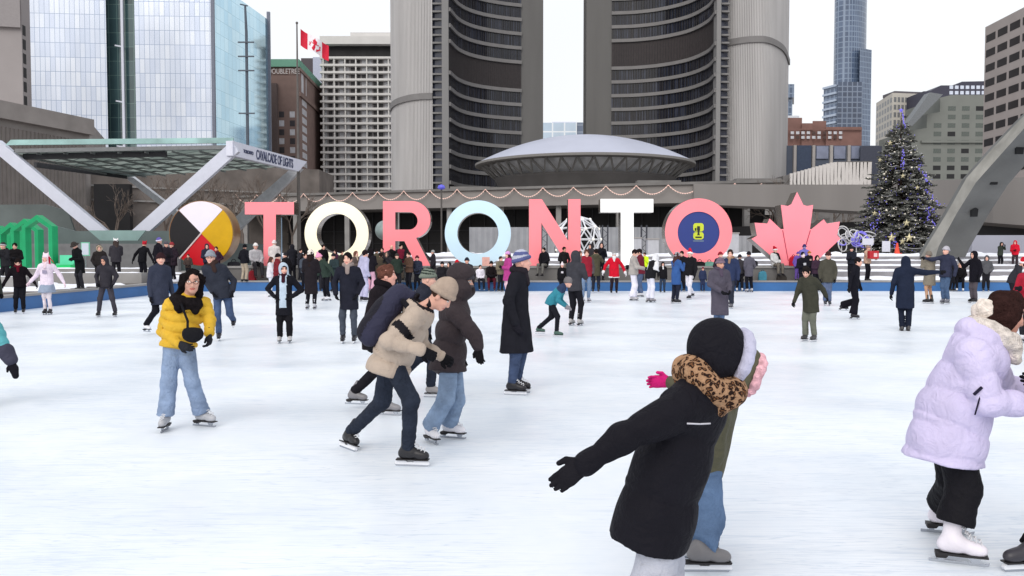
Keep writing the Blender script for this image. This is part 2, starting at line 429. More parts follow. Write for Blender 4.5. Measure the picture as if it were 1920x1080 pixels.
# ================================================================= THE SIGN
LY, LT = 38.9, .9
EDGEM = mat('sign return', S8(120, 108, 96), .22, .9, var=.2, vs=2.)
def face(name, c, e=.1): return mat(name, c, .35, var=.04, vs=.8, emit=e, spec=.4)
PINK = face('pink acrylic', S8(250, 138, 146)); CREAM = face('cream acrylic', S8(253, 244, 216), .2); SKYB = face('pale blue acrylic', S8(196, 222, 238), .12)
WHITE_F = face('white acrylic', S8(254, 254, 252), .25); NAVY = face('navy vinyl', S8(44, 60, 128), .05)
def PX(poly): return [W(x, y, LY) for x, y in poly]
def letter(name, label, faces, grp='big letters of the rink sign'):
    """faces: list of (outer, inner or None, material)"""
    P = PX(faces[0][0]); c = np.mean(P, 0)
    t = thing(name, label, 'sign letter', (c[0], LY+LT/2, 1.08), grp)
    for outer, inner, mt in faces:
        def lift(Q): return [np.array((p[0], p[1], max(p[2], 1.085))) for p in PX(Q)]
        O = lift(outer); n = len(O); d = np.array((0, LT, 0)); f = np.array((0, .03, 0))
        m = MB(); fr = MB()
        if inner is None:
            m.prism(O, f)
            Pm = [p+f for p in O]; fr.add(Pm+[p+d for p in O], [(i, (i+1) % n, (i+1) % n+n, i+n) for i in range(n)]+[tuple(range(n, 2*n))])
        else:
            I = lift(inner); assert len(I) == n
            V = O+I+[p+f for p in O]+[p+f for p in I]
            m.add(V, [(i, (i+1) % n, (i+1) % n+n, i+n) for i in range(n)]+[(i+2*n, i, (i+1) % n, (i+1) % n+2*n)[::-1] for i in range(n)]+[(i+3*n, (i+1) % n+3*n, (i+1) % n+n, i+n)[::-1] for i in range(n)])
            V = [p+f for p in O]+[p+f for p in I]+[p+d for p in O]+[p+d for p in I]
            fr.add(V, [(i, (i+1) % n, (i+1) % n+2*n, i+2*n) for i in range(n)]+[(i+n, i+3*n, (i+1) % n+3*n, (i+1) % n+n) for i in range(n)]+[(i+2*n, (i+1) % n+2*n, (i+1) % n+3*n, i+3*n) for i in range(n)])
        m.build('front_face', mt, t); fr.build('side_return', EDGEM, t)
    return t
def circ(cx, cy, r, n=64, ry=None): return [(cx+r*math.cos(2*math.pi*k/n), cy+(ry or r)*math.sin(2*math.pi*k/n)) for k in range(n)]
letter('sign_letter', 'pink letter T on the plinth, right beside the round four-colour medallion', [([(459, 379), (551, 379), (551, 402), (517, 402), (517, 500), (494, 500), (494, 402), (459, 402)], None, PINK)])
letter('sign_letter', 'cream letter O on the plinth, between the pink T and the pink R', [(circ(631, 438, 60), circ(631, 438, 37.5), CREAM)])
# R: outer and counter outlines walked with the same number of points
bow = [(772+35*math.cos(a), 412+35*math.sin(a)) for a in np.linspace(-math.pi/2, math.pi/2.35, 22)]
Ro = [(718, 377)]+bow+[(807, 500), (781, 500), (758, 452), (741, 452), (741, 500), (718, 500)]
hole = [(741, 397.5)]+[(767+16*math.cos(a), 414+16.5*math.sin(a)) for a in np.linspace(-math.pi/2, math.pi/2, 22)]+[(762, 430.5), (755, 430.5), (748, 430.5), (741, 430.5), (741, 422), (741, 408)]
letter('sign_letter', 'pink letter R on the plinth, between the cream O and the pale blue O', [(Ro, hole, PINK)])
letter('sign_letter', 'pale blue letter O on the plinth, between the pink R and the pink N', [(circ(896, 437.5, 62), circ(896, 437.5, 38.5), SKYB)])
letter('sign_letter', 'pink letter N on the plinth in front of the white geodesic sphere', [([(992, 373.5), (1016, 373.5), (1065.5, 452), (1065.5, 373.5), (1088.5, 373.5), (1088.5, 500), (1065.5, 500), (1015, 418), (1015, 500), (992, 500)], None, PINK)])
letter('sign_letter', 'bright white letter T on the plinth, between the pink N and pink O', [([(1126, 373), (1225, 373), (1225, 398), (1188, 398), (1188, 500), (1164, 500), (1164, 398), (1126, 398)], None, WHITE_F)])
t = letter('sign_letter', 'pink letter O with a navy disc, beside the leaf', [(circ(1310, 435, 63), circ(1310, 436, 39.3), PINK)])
m = MB(); m.prism([p+np.array((0, .05, 0)) for p in PX(circ(1310, 436, 39.6))], (0, .3, 0)); dsc = m.build('blue_disc', NAVY, t)
def text_mesh(s, size=1., font_ext=0., bold=0.):
    cu = bpy.data.curves.new('lettering', 'FONT'); cu.body = s; cu.size = size; cu.align_x = 'CENTER'; cu.align_y = 'CENTER'
    cu.extrude = font_ext; cu.offset = bold
    o = bpy.data.objects.new('lettering', cu); COL.objects.link(o)
    dg = bpy.context.evaluated_depsgraph_get(); e = o.evaluated_get(dg); me = e.to_mesh()
    V = np.array([v.co[:] for v in me.vertices]); F = [tuple(p.vertices) for p in me.polygons]
    e.to_mesh_clear(); bpy.data.objects.remove(o); bpy.data.curves.remove(cu)
    return V, F
def lettering(s, c, ux, uz, w, hgt, name, mt, parent, ext=.004, bold=0.):
    """writing centred on c, running along ux, upright along uz, w wide and hgt tall"""
    V, F = text_mesh(s, 1., ext, bold); lo, hi = V.min(0), V.max(0); ctr = (lo+hi)/2; ux, uz = np.array(ux, float), np.array(uz, float)
    n = nrm(np.cross(ux, uz))
    P = [np.array(c)+ux*((v[0]-ctr[0])/(hi[0]-lo[0])*w)+uz*((v[1]-ctr[1])/(hi[1]-lo[1])*hgt)+n*(v[2]-ctr[2]) for v in V]
    return raw(name, P, F, mt, parent)
LIME = mat('lime print', S8(200, 212, 60), .4, var=.03); ch = W(1310, 436, LY)
def at(px, py, dy=0.0): return W(px, py, LY)+np.array((0, dy, 0))
m = MB()
for c0, top in (((1310, 427), 1), ((1310, 443.5), 0)):   # the two stacked figures of the emblem, rounded blocks
    x0, x1 = 1300.2, 1319.8; y0, y1 = (418.3, 434.2) if top else (435.2, 449)
    r = 5; pts = []
    for (cx, cy, a0) in ((x1-r, y0+r, -90), (x1-r, y1-r, 0), (x0+r, y1-r, 90), (x0+r, y0+r, 180)):
        pts += [(cx+r*math.cos(R(a0+d)), cy+r*math.sin(R(a0+d))) for d in range(0, 91, 15)]
    m.prism([at(*p, .035) for p in pts], (0, .012, 0))
m.build('emblem_figures', LIME, t)
m = MB(); DKP = mat('dark print', S8(40, 44, 40), .5)
for pts in ([(1307.5, 424), (1312.5, 424), (1313, 430), (1311.5, 436), (1312.5, 441), (1307.5, 441), (1308.5, 436), (1307, 430)], [(1304, 443.5), (1316, 443.5), (1316, 446.2), (1304, 446.2)], [(1303, 428), (1306, 427), (1306, 433), (1303, 432.5)]):
    m.prism([at(*p, .028) for p in pts], (0, .005, 0))
m.build('trophy_mark', DKP, t)
m = MB(); m.prism([at(*p, .04) for p in [(1300, 451), (1320, 451), (1320, 452.6), (1300, 452.6)]], (0, .008, 0)); m.build('caption_line', mat('grey print', S8(120, 140, 150), .5), t)

# medallion of four colours
t = thing('medallion', 'round drum medallion in white, yellow, red and black quarters on the plinth', 'medallion', (W(377, 437, LY)[0], LY+.5, 1.08))
cx, cy, rx, ry = 377, 437.5, 59, 60
angs = [math.atan2(395-cy, 335-cx), math.atan2(396-cy, 416-cx), math.atan2(482-cy, 421-cx), math.atan2(484-cy, 335-cx)]
names = [('white_quarter', mat('medal white', S8(228, 222, 234), .35, emit=.08, var=.02)), ('yellow_quarter', mat('medal yellow', S8(206, 160, 12), .35, var=.06)), ('red_quarter', mat('medal red', S8(200, 22, 36), .35, var=.04)), ('black_quarter', mat('medal black', S8(26, 24, 28), .35, var=.04))]
for i, (nm, mt) in enumerate(names):
    a0 = angs[i]; a1 = angs[(i+1) % 4]
    if a1 < a0: a1 += 2*math.pi
    pts = [(cx, cy)]+[(cx+rx*math.cos(a), cy+ry*math.sin(a)) for a in np.linspace(a0+.008, a1-.008, 24)]
    m = MB(); m.prism(PX(pts), (0, .03, 0)); m.build(nm, mt, t)
m = MB(); P = PX(circ(cx, cy, rx+1.2, 72, ry+1.2)); n = 72
fr = [p+np.array((0, .02, 0)) for p in P]; bk = [p+np.array((0, 1.05, 0)) for p in P]
m.add(fr+bk, [tuple(range(n))]+[(i, (i+1) % n, (i+1) % n+n, i+n) for i in range(n)]+[tuple(reversed(range(n, 2*n)))])
m.build('drum_rim', mat('drum rim', S8(196, 160, 104), .3, .3, var=.35, vs=1.5, col2=S8(150, 96, 50)), t)
m = MB(); a, b = W(336, 485, LY-.02), W(377, 437.5, LY-.02); m.bar(a, b, .04, .06); m.build('trim_strip', mat('trim', S8(205, 190, 190), .4), t)

# maple leaf
Z7 = [(1222, 95), (1278, 212), (1312, 222), (1367, 212), (1338, 430), (1350, 432), (1462, 342), (1490, 382), (1607, 362), (1582, 482), (1612, 517), (1390, 725), (1370, 756), (1095, 756), (1060, 735), (812, 518), (862, 490), (840, 372), (955, 380), (975, 335), (1075, 430), (1103, 430), (1077, 212), (1140, 222), (1172, 205)]
LF = [(1240+x/4.8, 340+y/4.8) for x, y in Z7]
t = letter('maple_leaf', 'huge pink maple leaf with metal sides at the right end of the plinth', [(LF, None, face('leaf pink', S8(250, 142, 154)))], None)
t['category'] = 'leaf sign'
m = MB(); RED = mat('groove red', S8(176, 48, 74), .5)
for a, b in (((1092, 440), (1142, 715)), ((1341, 440), (1282, 640))):
    m.bar(W(1240+a[0]/4.8, 340+a[1]/4.8, LY-.004), W(1240+b[0]/4.8, 340+b[1]/4.8, LY-.004), .035, .012, up=(0, 1, 0))
m.build('groove_line', RED, t)
# ================================================================= CITY HALL
PB = lambda px, Y: np.array((XX(px, Y), Y))
GL = [mat('tower glass %s' % n, c, .12, var=.25, vs=.4, spec=.5) for n, c in (('a', S8(34, 36, 46)), ('b', S8(44, 48, 60)), ('c', S8(58, 62, 76)), ('d', S8(30, 30, 36)))]
BAND = mat('floor band concrete', S8(126, 124, 124), .8, var=.07, vs=.5)
FIN = mat('end wall concrete', S8(106, 105, 104), .85, var=.09, vs=.3, stretch=(1, 1, .1))
FINS = mat('end pier concrete', S8(132, 131, 131), .85, var=.05, vs=.2)
RIB = mat('ribbed concrete', S8(184, 182, 182), .85, var=.1, vs=.35, stretch=(1, 1, .12))
MULL = mat('mullion dark', S8(52, 50, 52), .6, var=.1)
MECH = mat('louvre dark', S8(62, 57, 58), .7, var=.12, vs=1.5)
def dens(pts, step):
    out_ = [np.array(pts[0], float)]
    for a, b in zip(pts[:-1], pts[1:]):
        a, b = np.array(a, float), np.array(b, float); n = max(1, int(np.linalg.norm(b-a)/step))
        out_ += [a+(b-a)*(k+1)/n for k in range(n)]
    return out_
def smooth_path(pts, n):
    """Catmull-Rom through 2D points"""
    P = [np.array(p, float) for p in pts]; P = [2*P[0]-P[1]]+P+[2*P[-1]-P[-2]]; o = []
    for i in range(1, len(P)-2):
        for k in range(n):
            t = k/n; a, b, c, d = P[i-1:i+3]
            o.append(.5*(2*b+(c-a)*t+(2*a-5*b+4*c-d)*t*t+(3*b-3*c+d-a)*t**3))
    o.append(P[-2]); return o
def wallquad(m, P, z0, z1, mi=0):
    for a, b in zip(P[:-1], P[1:]):
        m.add([(a[0], a[1], z0), (b[0], b[1], z0), (b[0], b[1], z1), (a[0], a[1], z1)], [(0, 1, 2, 3)], mi)
def slab(m, P, d, z0, z1, mi=0):
    """band following path P, d deep on the left-hand... outward side given by sign"""
    n = len(P); T = []
    for i in range(n):
        t = P[min(i+1, n-1)]-P[max(i-1, 0)]; t = t/np.linalg.norm(t); T.append(np.array((t[1], -t[0])))
    V = []
    for p, q in zip(P, T):
        V += [(p[0]+q[0]*e, p[1]+q[1]*e, z) for e, z in ((-.05, z0), (d, z0), (d, z1), (-.05, z1))]
    F = [(4*i+a, 4*i+(a+1) % 4, 4*i+4+(a+1) % 4, 4*i+4+a) for i in range(n-1) for a in range(4)]
    F += [(0, 3, 2, 1), tuple(4*n-4+k for k in range(4))]
    m.add(V, F, mi)
def city_tower(label, conc, pier0, strip, ribs, far_fin, back, ztop, bands, mech, ring, seed, mirror):
    """all outlines as (pixel, depth) seen from the rink; conc runs from the near pier to the far fin"""
    rr = random.Random(seed); Z0 = 10.5
    C = [PB(*p) for p in conc]; Cs = smooth_path(C, 10)
    t = thing('city_hall_tower', label, 'tower', (C[0][0], C[0][1], Z0), 'curved city hall towers')
    m = MB()
    for b in range(len(bands)-1):
        z0, z1 = bands[b], bands[b+1]
        for a, c in zip(Cs[:-1], Cs[1:]):
            for h in range(2):
                p, q = a+(c-a)*h/2, a+(c-a)*(h+1)/2
                if mirror: p, q = q, p
                m.add([(p[0], p[1], z0), (q[0], q[1], z0), (q[0], q[1], z1), (p[0], p[1], z1)], [(0, 1, 2, 3)], 4 if b in mech else rr.choice((0, 0, 0, 1, 1, 2, 3, 3)))
    m.build('concave_glass', GL+[MECH], t)
    m = MB()   # mullions
    D2 = dens(Cs, 1.15)
    for p in D2[1:-1]: m.box(p[0]-.05, p[0]+.05, p[1]-.14, p[1]+.02, bands[0], bands[-1])
    o = m.build('mullions', MULL, t)
    for b, z in enumerate(bands[:-1]):
        m = MB(); slab(m, Cs if not mirror else Cs[::-1], .45, z-.42, z+.42); m.build('floor_band', BAND, t)
    # pier between concave face and window strip
    p0, p1 = PB(*pier0[0]), PB(*pier0[1]); m = MB()
    yb = max(p0[1], p1[1])+3
    m.prism([(p0[0], p0[1], Z0+3), (p1[0], p1[1], Z0+3), (p1[0], yb, Z0+3), (p0[0], yb, Z0+3)], (0, 0, ztop-Z0-3)); m.build('end_pier', FINS, t)
    s0, s1 = PB(*strip[0]), PB(*strip[1]); m = MB()
    wallquad(m, [s0, s1], Z0, ztop); m.build('end_window_strip', GL[2], t)
    z = Z0+2; pr = None
    while z < 66:
        if pr is None:
            m = MB(); m.box(min(s0[0], s1[0]), max(s0[0], s1[0]), min(s0[1], s1[1])-.3, max(s0[1], s1[1])+.1, z-.2, z+.2); pr = m.build('landing_band', FINS, t); zp = z
        else: copy_part(pr, t, (0, 0, z-zp))
        z += 1.76
    f0, f1 = PB(*far_fin[0]), PB(*far_fin[1]); m = MB()
    m.prism([(f0[0], f0[1], Z0), (f1[0], f1[1], Z0), (f1[0], f1[1]+9, Z0), (f0[0], f0[1]+9, Z0)], (0, 0, ztop-Z0)); m.build('end_wall', FIN, t)
    RP = smooth_path([PB(*p) for p in ribs], 8); m = MB()
    Bk = [PB(*p) for p in back]
    wallquad(m, RP, Z0, ztop)
    wallquad(m, [RP[-1]]+Bk, Z0, ztop); full = RP+Bk
    m.build('convex_wall', mat('rib groove shade', S8(104, 98, 97), .9, var=.05), t)  # darker wall colour paints in the shade between the ribs
    D3 = dens(RP, .93); m = MB()
    for i in range(len(D3)-1):
        a, b = D3[i], D3[i+1]; L_ = np.linalg.norm(b-a); d = nrm(np.append(b-a, 0)); nn = np.array((d[1], -d[0], 0))
        if (nn[1] > 0): nn = -nn
        c = np.append((a+b)/2, 0); w = L_*.40
        V = [c+d*s*w+nn*e for s, e in ((-1, -.05), (1, -.05), (.92, .16), (-.92, .16))]
        m.prism([v+np.array((0, 0, Z0)) for v in V], (0, 0, ztop-Z0))
    m.build('wall_ribs', RIB, t)
    m = MB(); P = RP if RP[0][0] < RP[-1][0] else RP[::-1]
    slab(m, P, .5, ring-.7, ring+.7); m.build('ring_band', BAND, t)
    m = MB(); poly = [np.append(p, 0) for p in (Cs+[f0, f1]+Bk[::-1]+RP[::-1]+[s0, p0])]
    m.add([(p[0], p[1], ztop) for p in poly], [tuple(range(len(poly)))]); m.build('roof', CONC_D, t)
    return t
bw = [10.5, 14.2, 17.8]+[21.4+3.53*k for k in range(22)]
bwm = bw[:10]+bw[11:]
city_tower('west city hall tower with its concave dark glass side left of the saucer',
    [(842, 195), (858, 203), (880, 208.5), (910, 212.5), (945, 215.3), (977, 217)], [(829.5, 194.2), (842, 194.6)], [(812.5, 196.8), (829.6, 196.2)],
    [(812.5, 196), (790, 196.6), (770, 198.5), (752, 202), (741, 206.5), (735.5, 213)], [(977, 217.2), (1018, 218.4)], [(742, 235), (800, 252), (900, 256), (1010, 240)], 92, bwm, {9}, 37.4, 3, False)
be = [10.5, 14.2, 17.6]+[21.1+3.5*k for k in range(24)]
bem = be[:12]+be[13:]
city_tower('east city hall tower with its ribbed convex side right of the saucer',
    [(1340, 195), (1325, 203), (1290, 211.5), (1240, 217.5), (1190, 220.6), (1145, 221.5)], [(1340, 194.6), (1348, 194.2)], [(1348, 196.2), (1360.5, 197.5)],
    [(1360.5, 199), (1385, 196.8), (1410, 195.6), (1432, 196.2), (1452, 200.5), (1465, 207), (1473, 219)], [(1098, 222.5), (1145, 221.7)], [(1466, 245), (1380, 262), (1240, 262), (1110, 240)], 100, bem, {11}, 50.1, 4, True)

# ---- saucer
sc_ = PB(1095, 178); SX, SY = sc_
t = thing('council_saucer', 'low white domed council chamber shaped like a saucer between the two curved towers', 'council chamber', (SX, SY, 10.5))
DOME = mat('dome roofing', S8(178, 182, 198), .55, var=.06, vs=.12, spec=.4)
m = MB(); prof = [(22.4*math.cos(a)**.98 if a < 1.57 else .01, 20.05+5.9*math.sin(a)) for a in np.linspace(0, math.pi/2-.001, 16)]
prof = [(23.0*math.sqrt(max(0, 1-u*u)) if False else 22.4*(1-u), 20.0+5.9*(1-(1-u)**2.0)) for u in np.linspace(0, .9999, 20)]
m.lathe((SX, SY, 0), prof, 96); m.build('dome', DOME, t, smooth=True)
m = MB(); m.lathe((SX, SY, 0), [(22.3, 20.03), (22.65, 19.95), (22.7, 19.5), (22.0, 19.4), (16.5, 19.75)], 96); m.build('rim', mat('rim concrete', S8(122, 120, 118), .8, var=.05), t)
m = MB(); m.lathe((SX, SY, 0), [(19.7, 19.5), (17.3, 16.95)], 96); m.build('window_ring', mat('saucer glass', S8(196, 198, 202), .25, var=.3, vs=.5), t)
m = MB(); m.lathe((SX, SY, 0), [(17.0, 17.1), (18.6, 17.0), (18.5, 16.6), (17.2, 14.2), (14.6, 12.0), (11, 10.4)], 96); m.build('bowl', mat('bowl concrete', S8(88, 86, 86), .85, var=.1, vs=.3), t, smooth=False)
st = None
for k in range(44):
    a = 2*math.pi*k/44
    for s_ in (-1, 1):
        b = a+s_*math.pi/44*1.0; m = MB()
        P = lambda r, an, z: (SX+r*math.cos(an), SY+r*math.sin(an), z)
        m.bar(P(18.5, b, 17.0), P(21.4, a, 19.45), .3, .34)
        if math.sin(a) < .3: m.build('strut', mat('strut concrete', S8(120, 119, 118), .8, var=.05), t)
m = MB(); m.lathe((PB(842, 201)[0]+1, 203, 0), [(7, 11), (7.6, 13.4), (8.4, 14.2)], 40); m.lathe((PB(1335, 201)[0]-1, 203, 0), [(7, 11), (7.6, 13.4), (8.4, 14.4)], 40)
m.build('tower_skirt', mat('skirt dark', S8(64, 62, 64), .7), t)

# ---- podium: overhanging roof edge, columns, dark lower storey
FASC = mat('fascia concrete', S8(136, 132, 130), .85, var=.14, vs=.12, stretch=(1, 1, .15))
t = thing('podium', 'long low concrete podium with a deep roof edge over a dark colonnade under the towers', 'podium', (0, 118, .42))
A = [PB(438, 141), PB(735, 129), PB(1222, 115), PB(1470, 110)]
m = MB(); m.prism([(p[0], p[1], 8.35) for p in A]+[(A[-1][0]+10, 240, 8.35), (A[0][0]-8, 240, 8.35)], (0, 0, 2.65)); m.build('roof_slab', FASC, t)
m = MB()
slab(m, A, .35, 10.75, 11.1); m.build('parapet', CONC_D, t)
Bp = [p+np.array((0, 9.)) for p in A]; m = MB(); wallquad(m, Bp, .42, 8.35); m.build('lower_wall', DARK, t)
m = MB()
for p in dens(Bp, 2.4): m.box(p[0]-.08, p[0]+.08, p[1]-.25, p[1]-.02, .42, 8.35)
for z in (3.2, 5.2): slab(m, Bp, .2, z, z+.14)
m.build('window_frames', mat('frame grey', S8(48, 48, 52), .5), t)
m = MB(); m.box(A[0][0]-2, A[-1][0]+4, 109, 152, .40, .5); m.build('floor', CONC_D, t)
for px, Y in ((462, 139), (556, 136), (652, 131.5), (745, 128), (843, 125.5), (940, 122.6), (1047, 119.6), (1160, 116.5), (1288, 113), (1398, 110.5)):
    p = PB(px, Y+1.3); m = MB(); m.box(p[0]-.36, p[0]+.36, p[1]-.5, p[1]+.5, .42, 8.35); m.build('column', CONC, t)
m = MB()   # roof-deck clutter along the podium edge
for px, Y in ((880, 127), (1240, 116), (1430, 113)):
    p = PB(px, Y); m.box(p[0]-3, p[0]+3, p[1]+2, p[1]+4, 11.0, 11.7)
m.build('roof_planter', CONC_D, t)
# ---- ramp and raised walkway on the right
t = thing('elevated_walkway', 'raised concrete walkway with a plain parapet passing behind the decorated tree', 'walkway', (XX(1700, 80), 80, .42))
Wk = [(1300, 112, 345, 383), (1470, 97, 346, 389), (1640, 86, 346, 398), (1752, 76, 338, 408), (1860, 68, 334, 418), (2040, 60, 328, 432)]
P = [PB(a, b) for a, b, _, _ in Wk]; V = []; n = len(P)
for (a, Y, y0, y1), p in zip(Wk, P):
    zt, zb = ZZ(y0, Y), ZZ(y1, Y); V += [(p[0], p[1], zb), (p[0], p[1], zt), (p[0]+.5, p[1]+5, zt-.0), (p[0]+.5, p[1]+5, zb)]
m = MB(); m.add(V, [(4*i+a, 4*i+4+a, 4*i+4+(a+1) % 4, 4*i+(a+1) % 4) for i in range(n-1) for a in range(4)]+[(0, 1, 2, 3), (4*n-1, 4*n-2, 4*n-3, 4*n-4)]); m.build('parapet_deck', FASC, t)
m = MB(); wallquad(m, [p+np.array((.3, 4.)) for p in P], .42, 5.0); m.build('under_wall', DARK, t)
for px, Y in ((1545, 92), (1690, 81), (1912, 66)):
    p = PB(px, Y+2); m = MB(); m.box(p[0]-.4, p[0]+.4, p[1]-.4, p[1]+.4, .42, ZZ(408, Y)); m.build('column', CONC, t)
t2 = thing('retaining_wall', 'pale blue grey wall below the raised walkway at the right edge', 'wall', (XX(1900, 58), 58, .42))
m = MB(); m.prism([(XX(1822, 58), 58, .42), (XX(2000, 56), 56, .42), (XX(2000, 56), 56, ZZ(441, 56)), (XX(1822, 58), 58, ZZ(441, 58))], (0, .5, 0)); m.build('wall_panel', mat('pale wall', S8(158, 160, 174), .7, var=.05, vs=.6), t2)
m = MB()
for k in range(9):
    a = XX(1815, 57), 57.3
    m.box(XX(1822+k*22, 57)-.03, XX(1822+k*22, 57)+.03, 56.6, 56.7, .42, 1.35)
m.bar((XX(1818, 57), 56.65, 1.35), (XX(2000, 57), 56.65, 1.35), .06); m.bar((XX(1818, 57), 56.65, .9), (XX(2000, 57), 56.65, .9), .04); m.build('railing', mat('rail grey', S8(108, 108, 116), .5, .3), t2)

# ================================================================= BUILDINGS BEHIND
def windows(t, o, u, cols, rows, du, dz, w, h, mt, depth=.12, first=(0, 0), name='window', skip=None, rnd=None):
    """single windows as parts: o lower left corner, u horizontal unit vector (right when seen from outside)"""
    o = np.array(o, float); u = np.array(u, float); nn = np.array((u[1], -u[0], 0)); protos = {}
    shift0 = None; rest = MB(); cnt = 0; mts = mt if isinstance(mt, list) else [mt]
    have = len([c for c in t.children if c.name.startswith(name)])
    for r in range(rows):
        for c in range(cols):
            if skip and skip(c, r): continue
            k = rnd(c, r) if rnd else 0
            p = o+u*(first[0]+c*du)+np.array((0, 0, first[1]+r*dz))
            Q = [p, p+u*w, p+u*w+np.array((0, 0, h)), p+np.array((0, 0, h))]
            if cnt+have < 98:
                if k not in protos:
                    m = MB(); m.prism([q+nn*.03 for q in Q], -nn*depth); protos[k] = (m.build(name, mts[k], t), p)
                else: copy_part(protos[k][0], t, p-protos[k][1])
                cnt += 1
            else: rest.prism([q+nn*.03 for q in Q], -nn*depth, k)
    if rest.V:
        o_ = rest.build(name, mts, t); o_['kind'] = 'stuff'
def block(m, P, z0, z1, mi=0):
    """upright prism on a plan outline (px, depth)"""
    Q = [PB(*p) for p in P]; m.prism([(q[0], q[1], z0) for q in Q][::-1], (0, 0, z1-z0), mi); return Q
# -- glass courthouse
def panel_mat(name, c1, c2, line, sx, sz, rough=.14, mort=.04, metal=0., spec=.8):
    m = bpy.data.materials.new(name); m.use_nodes = True; n, l = m.node_tree.nodes, m.node_tree.links; b = n['Principled BSDF']
    t = n.new('ShaderNodeTexCoord'); sp = n.new('ShaderNodeSeparateXYZ'); l.new(t.outputs['Object'], sp.inputs[0])
    ad = n.new('ShaderNodeMath'); ad.operation = 'ADD'; l.new(sp.outputs[0], ad.inputs[0]); l.new(sp.outputs[1], ad.inputs[1])
    cb = n.new('ShaderNodeCombineXYZ'); l.new(ad.outputs[0], cb.inputs[0]); l.new(sp.outputs[2], cb.inputs[1])
    br = n.new('ShaderNodeTexBrick'); br.offset = 0; br.squash = 1; br.inputs['Scale'].default_value = 1
    br.inputs['Brick Width'].default_value = sx; br.inputs['Row Height'].default_value = sz; br.inputs['Mortar Size'].default_value = mort; br.inputs['Mortar Smooth'].default_value = .3
    br.inputs['Color1'].default_value = c1+(1,); br.inputs['Color2'].default_value = c2+(1,); br.inputs['Mortar'].default_value = line+(1,)
    l.new(cb.outputs[0], br.inputs[0])
    nzz = n.new('ShaderNodeTexNoise'); nzz.inputs['Scale'].default_value = .06; nzz.inputs['Detail'].default_value = 5
    mp = n.new('ShaderNodeMapping'); mp.inputs['Scale'].default_value = (1, 1, .5); l.new(t.outputs['Object'], mp.inputs[0]); l.new(mp.outputs[0], nzz.inputs[0])
    rg = n.new('ShaderNodeMapRange'); rg.inputs[1].default_value = .3; rg.inputs[2].default_value = .7; rg.inputs[3].default_value = .82; rg.inputs[4].default_value = 1.08; l.new(nzz.outputs['Fac'], rg.inputs[0])
    vm = n.new('ShaderNodeVectorMath'); vm.operation = 'SCALE'; l.new(br.outputs[0], vm.inputs[0]); l.new(rg.outputs[0], vm.inputs['Scale'])
    l.new(vm.outputs[0], b.inputs['Base Color']); b.inputs['Roughness'].default_value = rough; b.inputs['Metallic'].default_value = metal; b.inputs['Specular IOR Level'].default_value = spec
    return m
CW = panel_mat('court glass', S8(194, 205, 226), S8(214, 222, 236), S8(152, 166, 190), 1.5, 4.1, .15, .09, metal=.75, spec=.5)
CWS = panel_mat('court side glass', S8(176, 214, 232), S8(196, 226, 238), S8(146, 180, 194), 3., 4.1, .08, .07, metal=.75)
CWG = panel_mat('court green glass', S8(78, 104, 108), S8(60, 82, 88), S8(110, 136, 134), 2.4, 4.1, .1, .1)
t = thing('glass_courthouse', 'pale blue glass tower with a dark green recessed slot behind the stage', 'glass tower', (XX(230, 260), 260, .4))
def wall3(name, mt, a, b, z0, z1):
    p, q = PB(*a), PB(*b); m = MB(); wallquad(m, [p, q], z0, z1); return m.build(name, mt, t)
ZT = ZZ(37, 292)
wall3('front_glass', CW, (60, 246), (207, 248), 0, ZT+20); wall3('front_glass', CW, (260, 249), (405, 250), 0, ZT)
wall3('slot_glass', CWG, (207, 252), (260, 252), 0, ZT+20)
for a, b in (((207, 248), (207, 252)), ((260, 252), (260, 249))): wall3('slot_side', mat('slot side', S8(70, 92, 96), .2), a, b, 0, ZT+20)
wall3('side_glass', CWS, (406.5, 250), (508, 292), 0, ZT)
m = MB(); q = PB(405.5, 249.7); m.box(q[0]-.5, q[0]+.4, q[1]-.5, q[1]+.4, 0, ZT+1); q = PB(508.5, 291.7); m.box(q[0]-.5, q[0]+.5, q[1]-.5, q[1]+.5, 0, ZT+2.5); m.build('corner_fin', mat('grey fin', S8(112, 118, 134), .4), t)
m = MB(); q = PB(237, 250.5); m.box(q[0]-.35, q[0]+.35, q[1]-.3, q[1]+.3, 0, 120)
for z in (62, 46, 33): m.bar((q[0]-2.2, q[1], z), (q[0], q[1], z-.4), .4)
m.build('light_pole', WHITEP, t)
m = MB(); q = [PB(60, 246.5), PB(405, 250.5), PB(508, 292.5), PB(300, 310), PB(60, 300)]; m.add([(p[0], p[1], ZT-.1) for p in q], [(0, 1, 2, 3, 4)])
wallquad(m, [q[2], q[3], q[4], q[0]], 0, ZT-.2); m.build('back_wall', CONC, t)
# -- slender mast with cross arms in front of the glass
t = thing('mast', 'tall dark mast with short cross arms in front of the glass tower', 'mast', (XX(467, 150), 150, .42))
m = MB(); x = XX(467, 150); m.tube([(x, 150, .42), (x, 150, ZZ(60, 150)), (x-.15, 150, ZZ(10, 150))], [.32, .25, .18], 8); m.tube([(x-1., 150, ZZ(8, 150)), (x+.3, 150, ZZ(11, 150))], .12, 6); m.build('pole', mat('mast grey', S8(84, 92, 104), .5), t)
for py in (80, 106.5, 133, 213):
    m = MB(); m.bar((x-1.4, 149.7, ZZ(py, 150)), (x+1.4, 149.7, ZZ(py, 150)), .22); m.build('cross_arm', mat('mast grey', S8(84, 92, 104), .5), t)
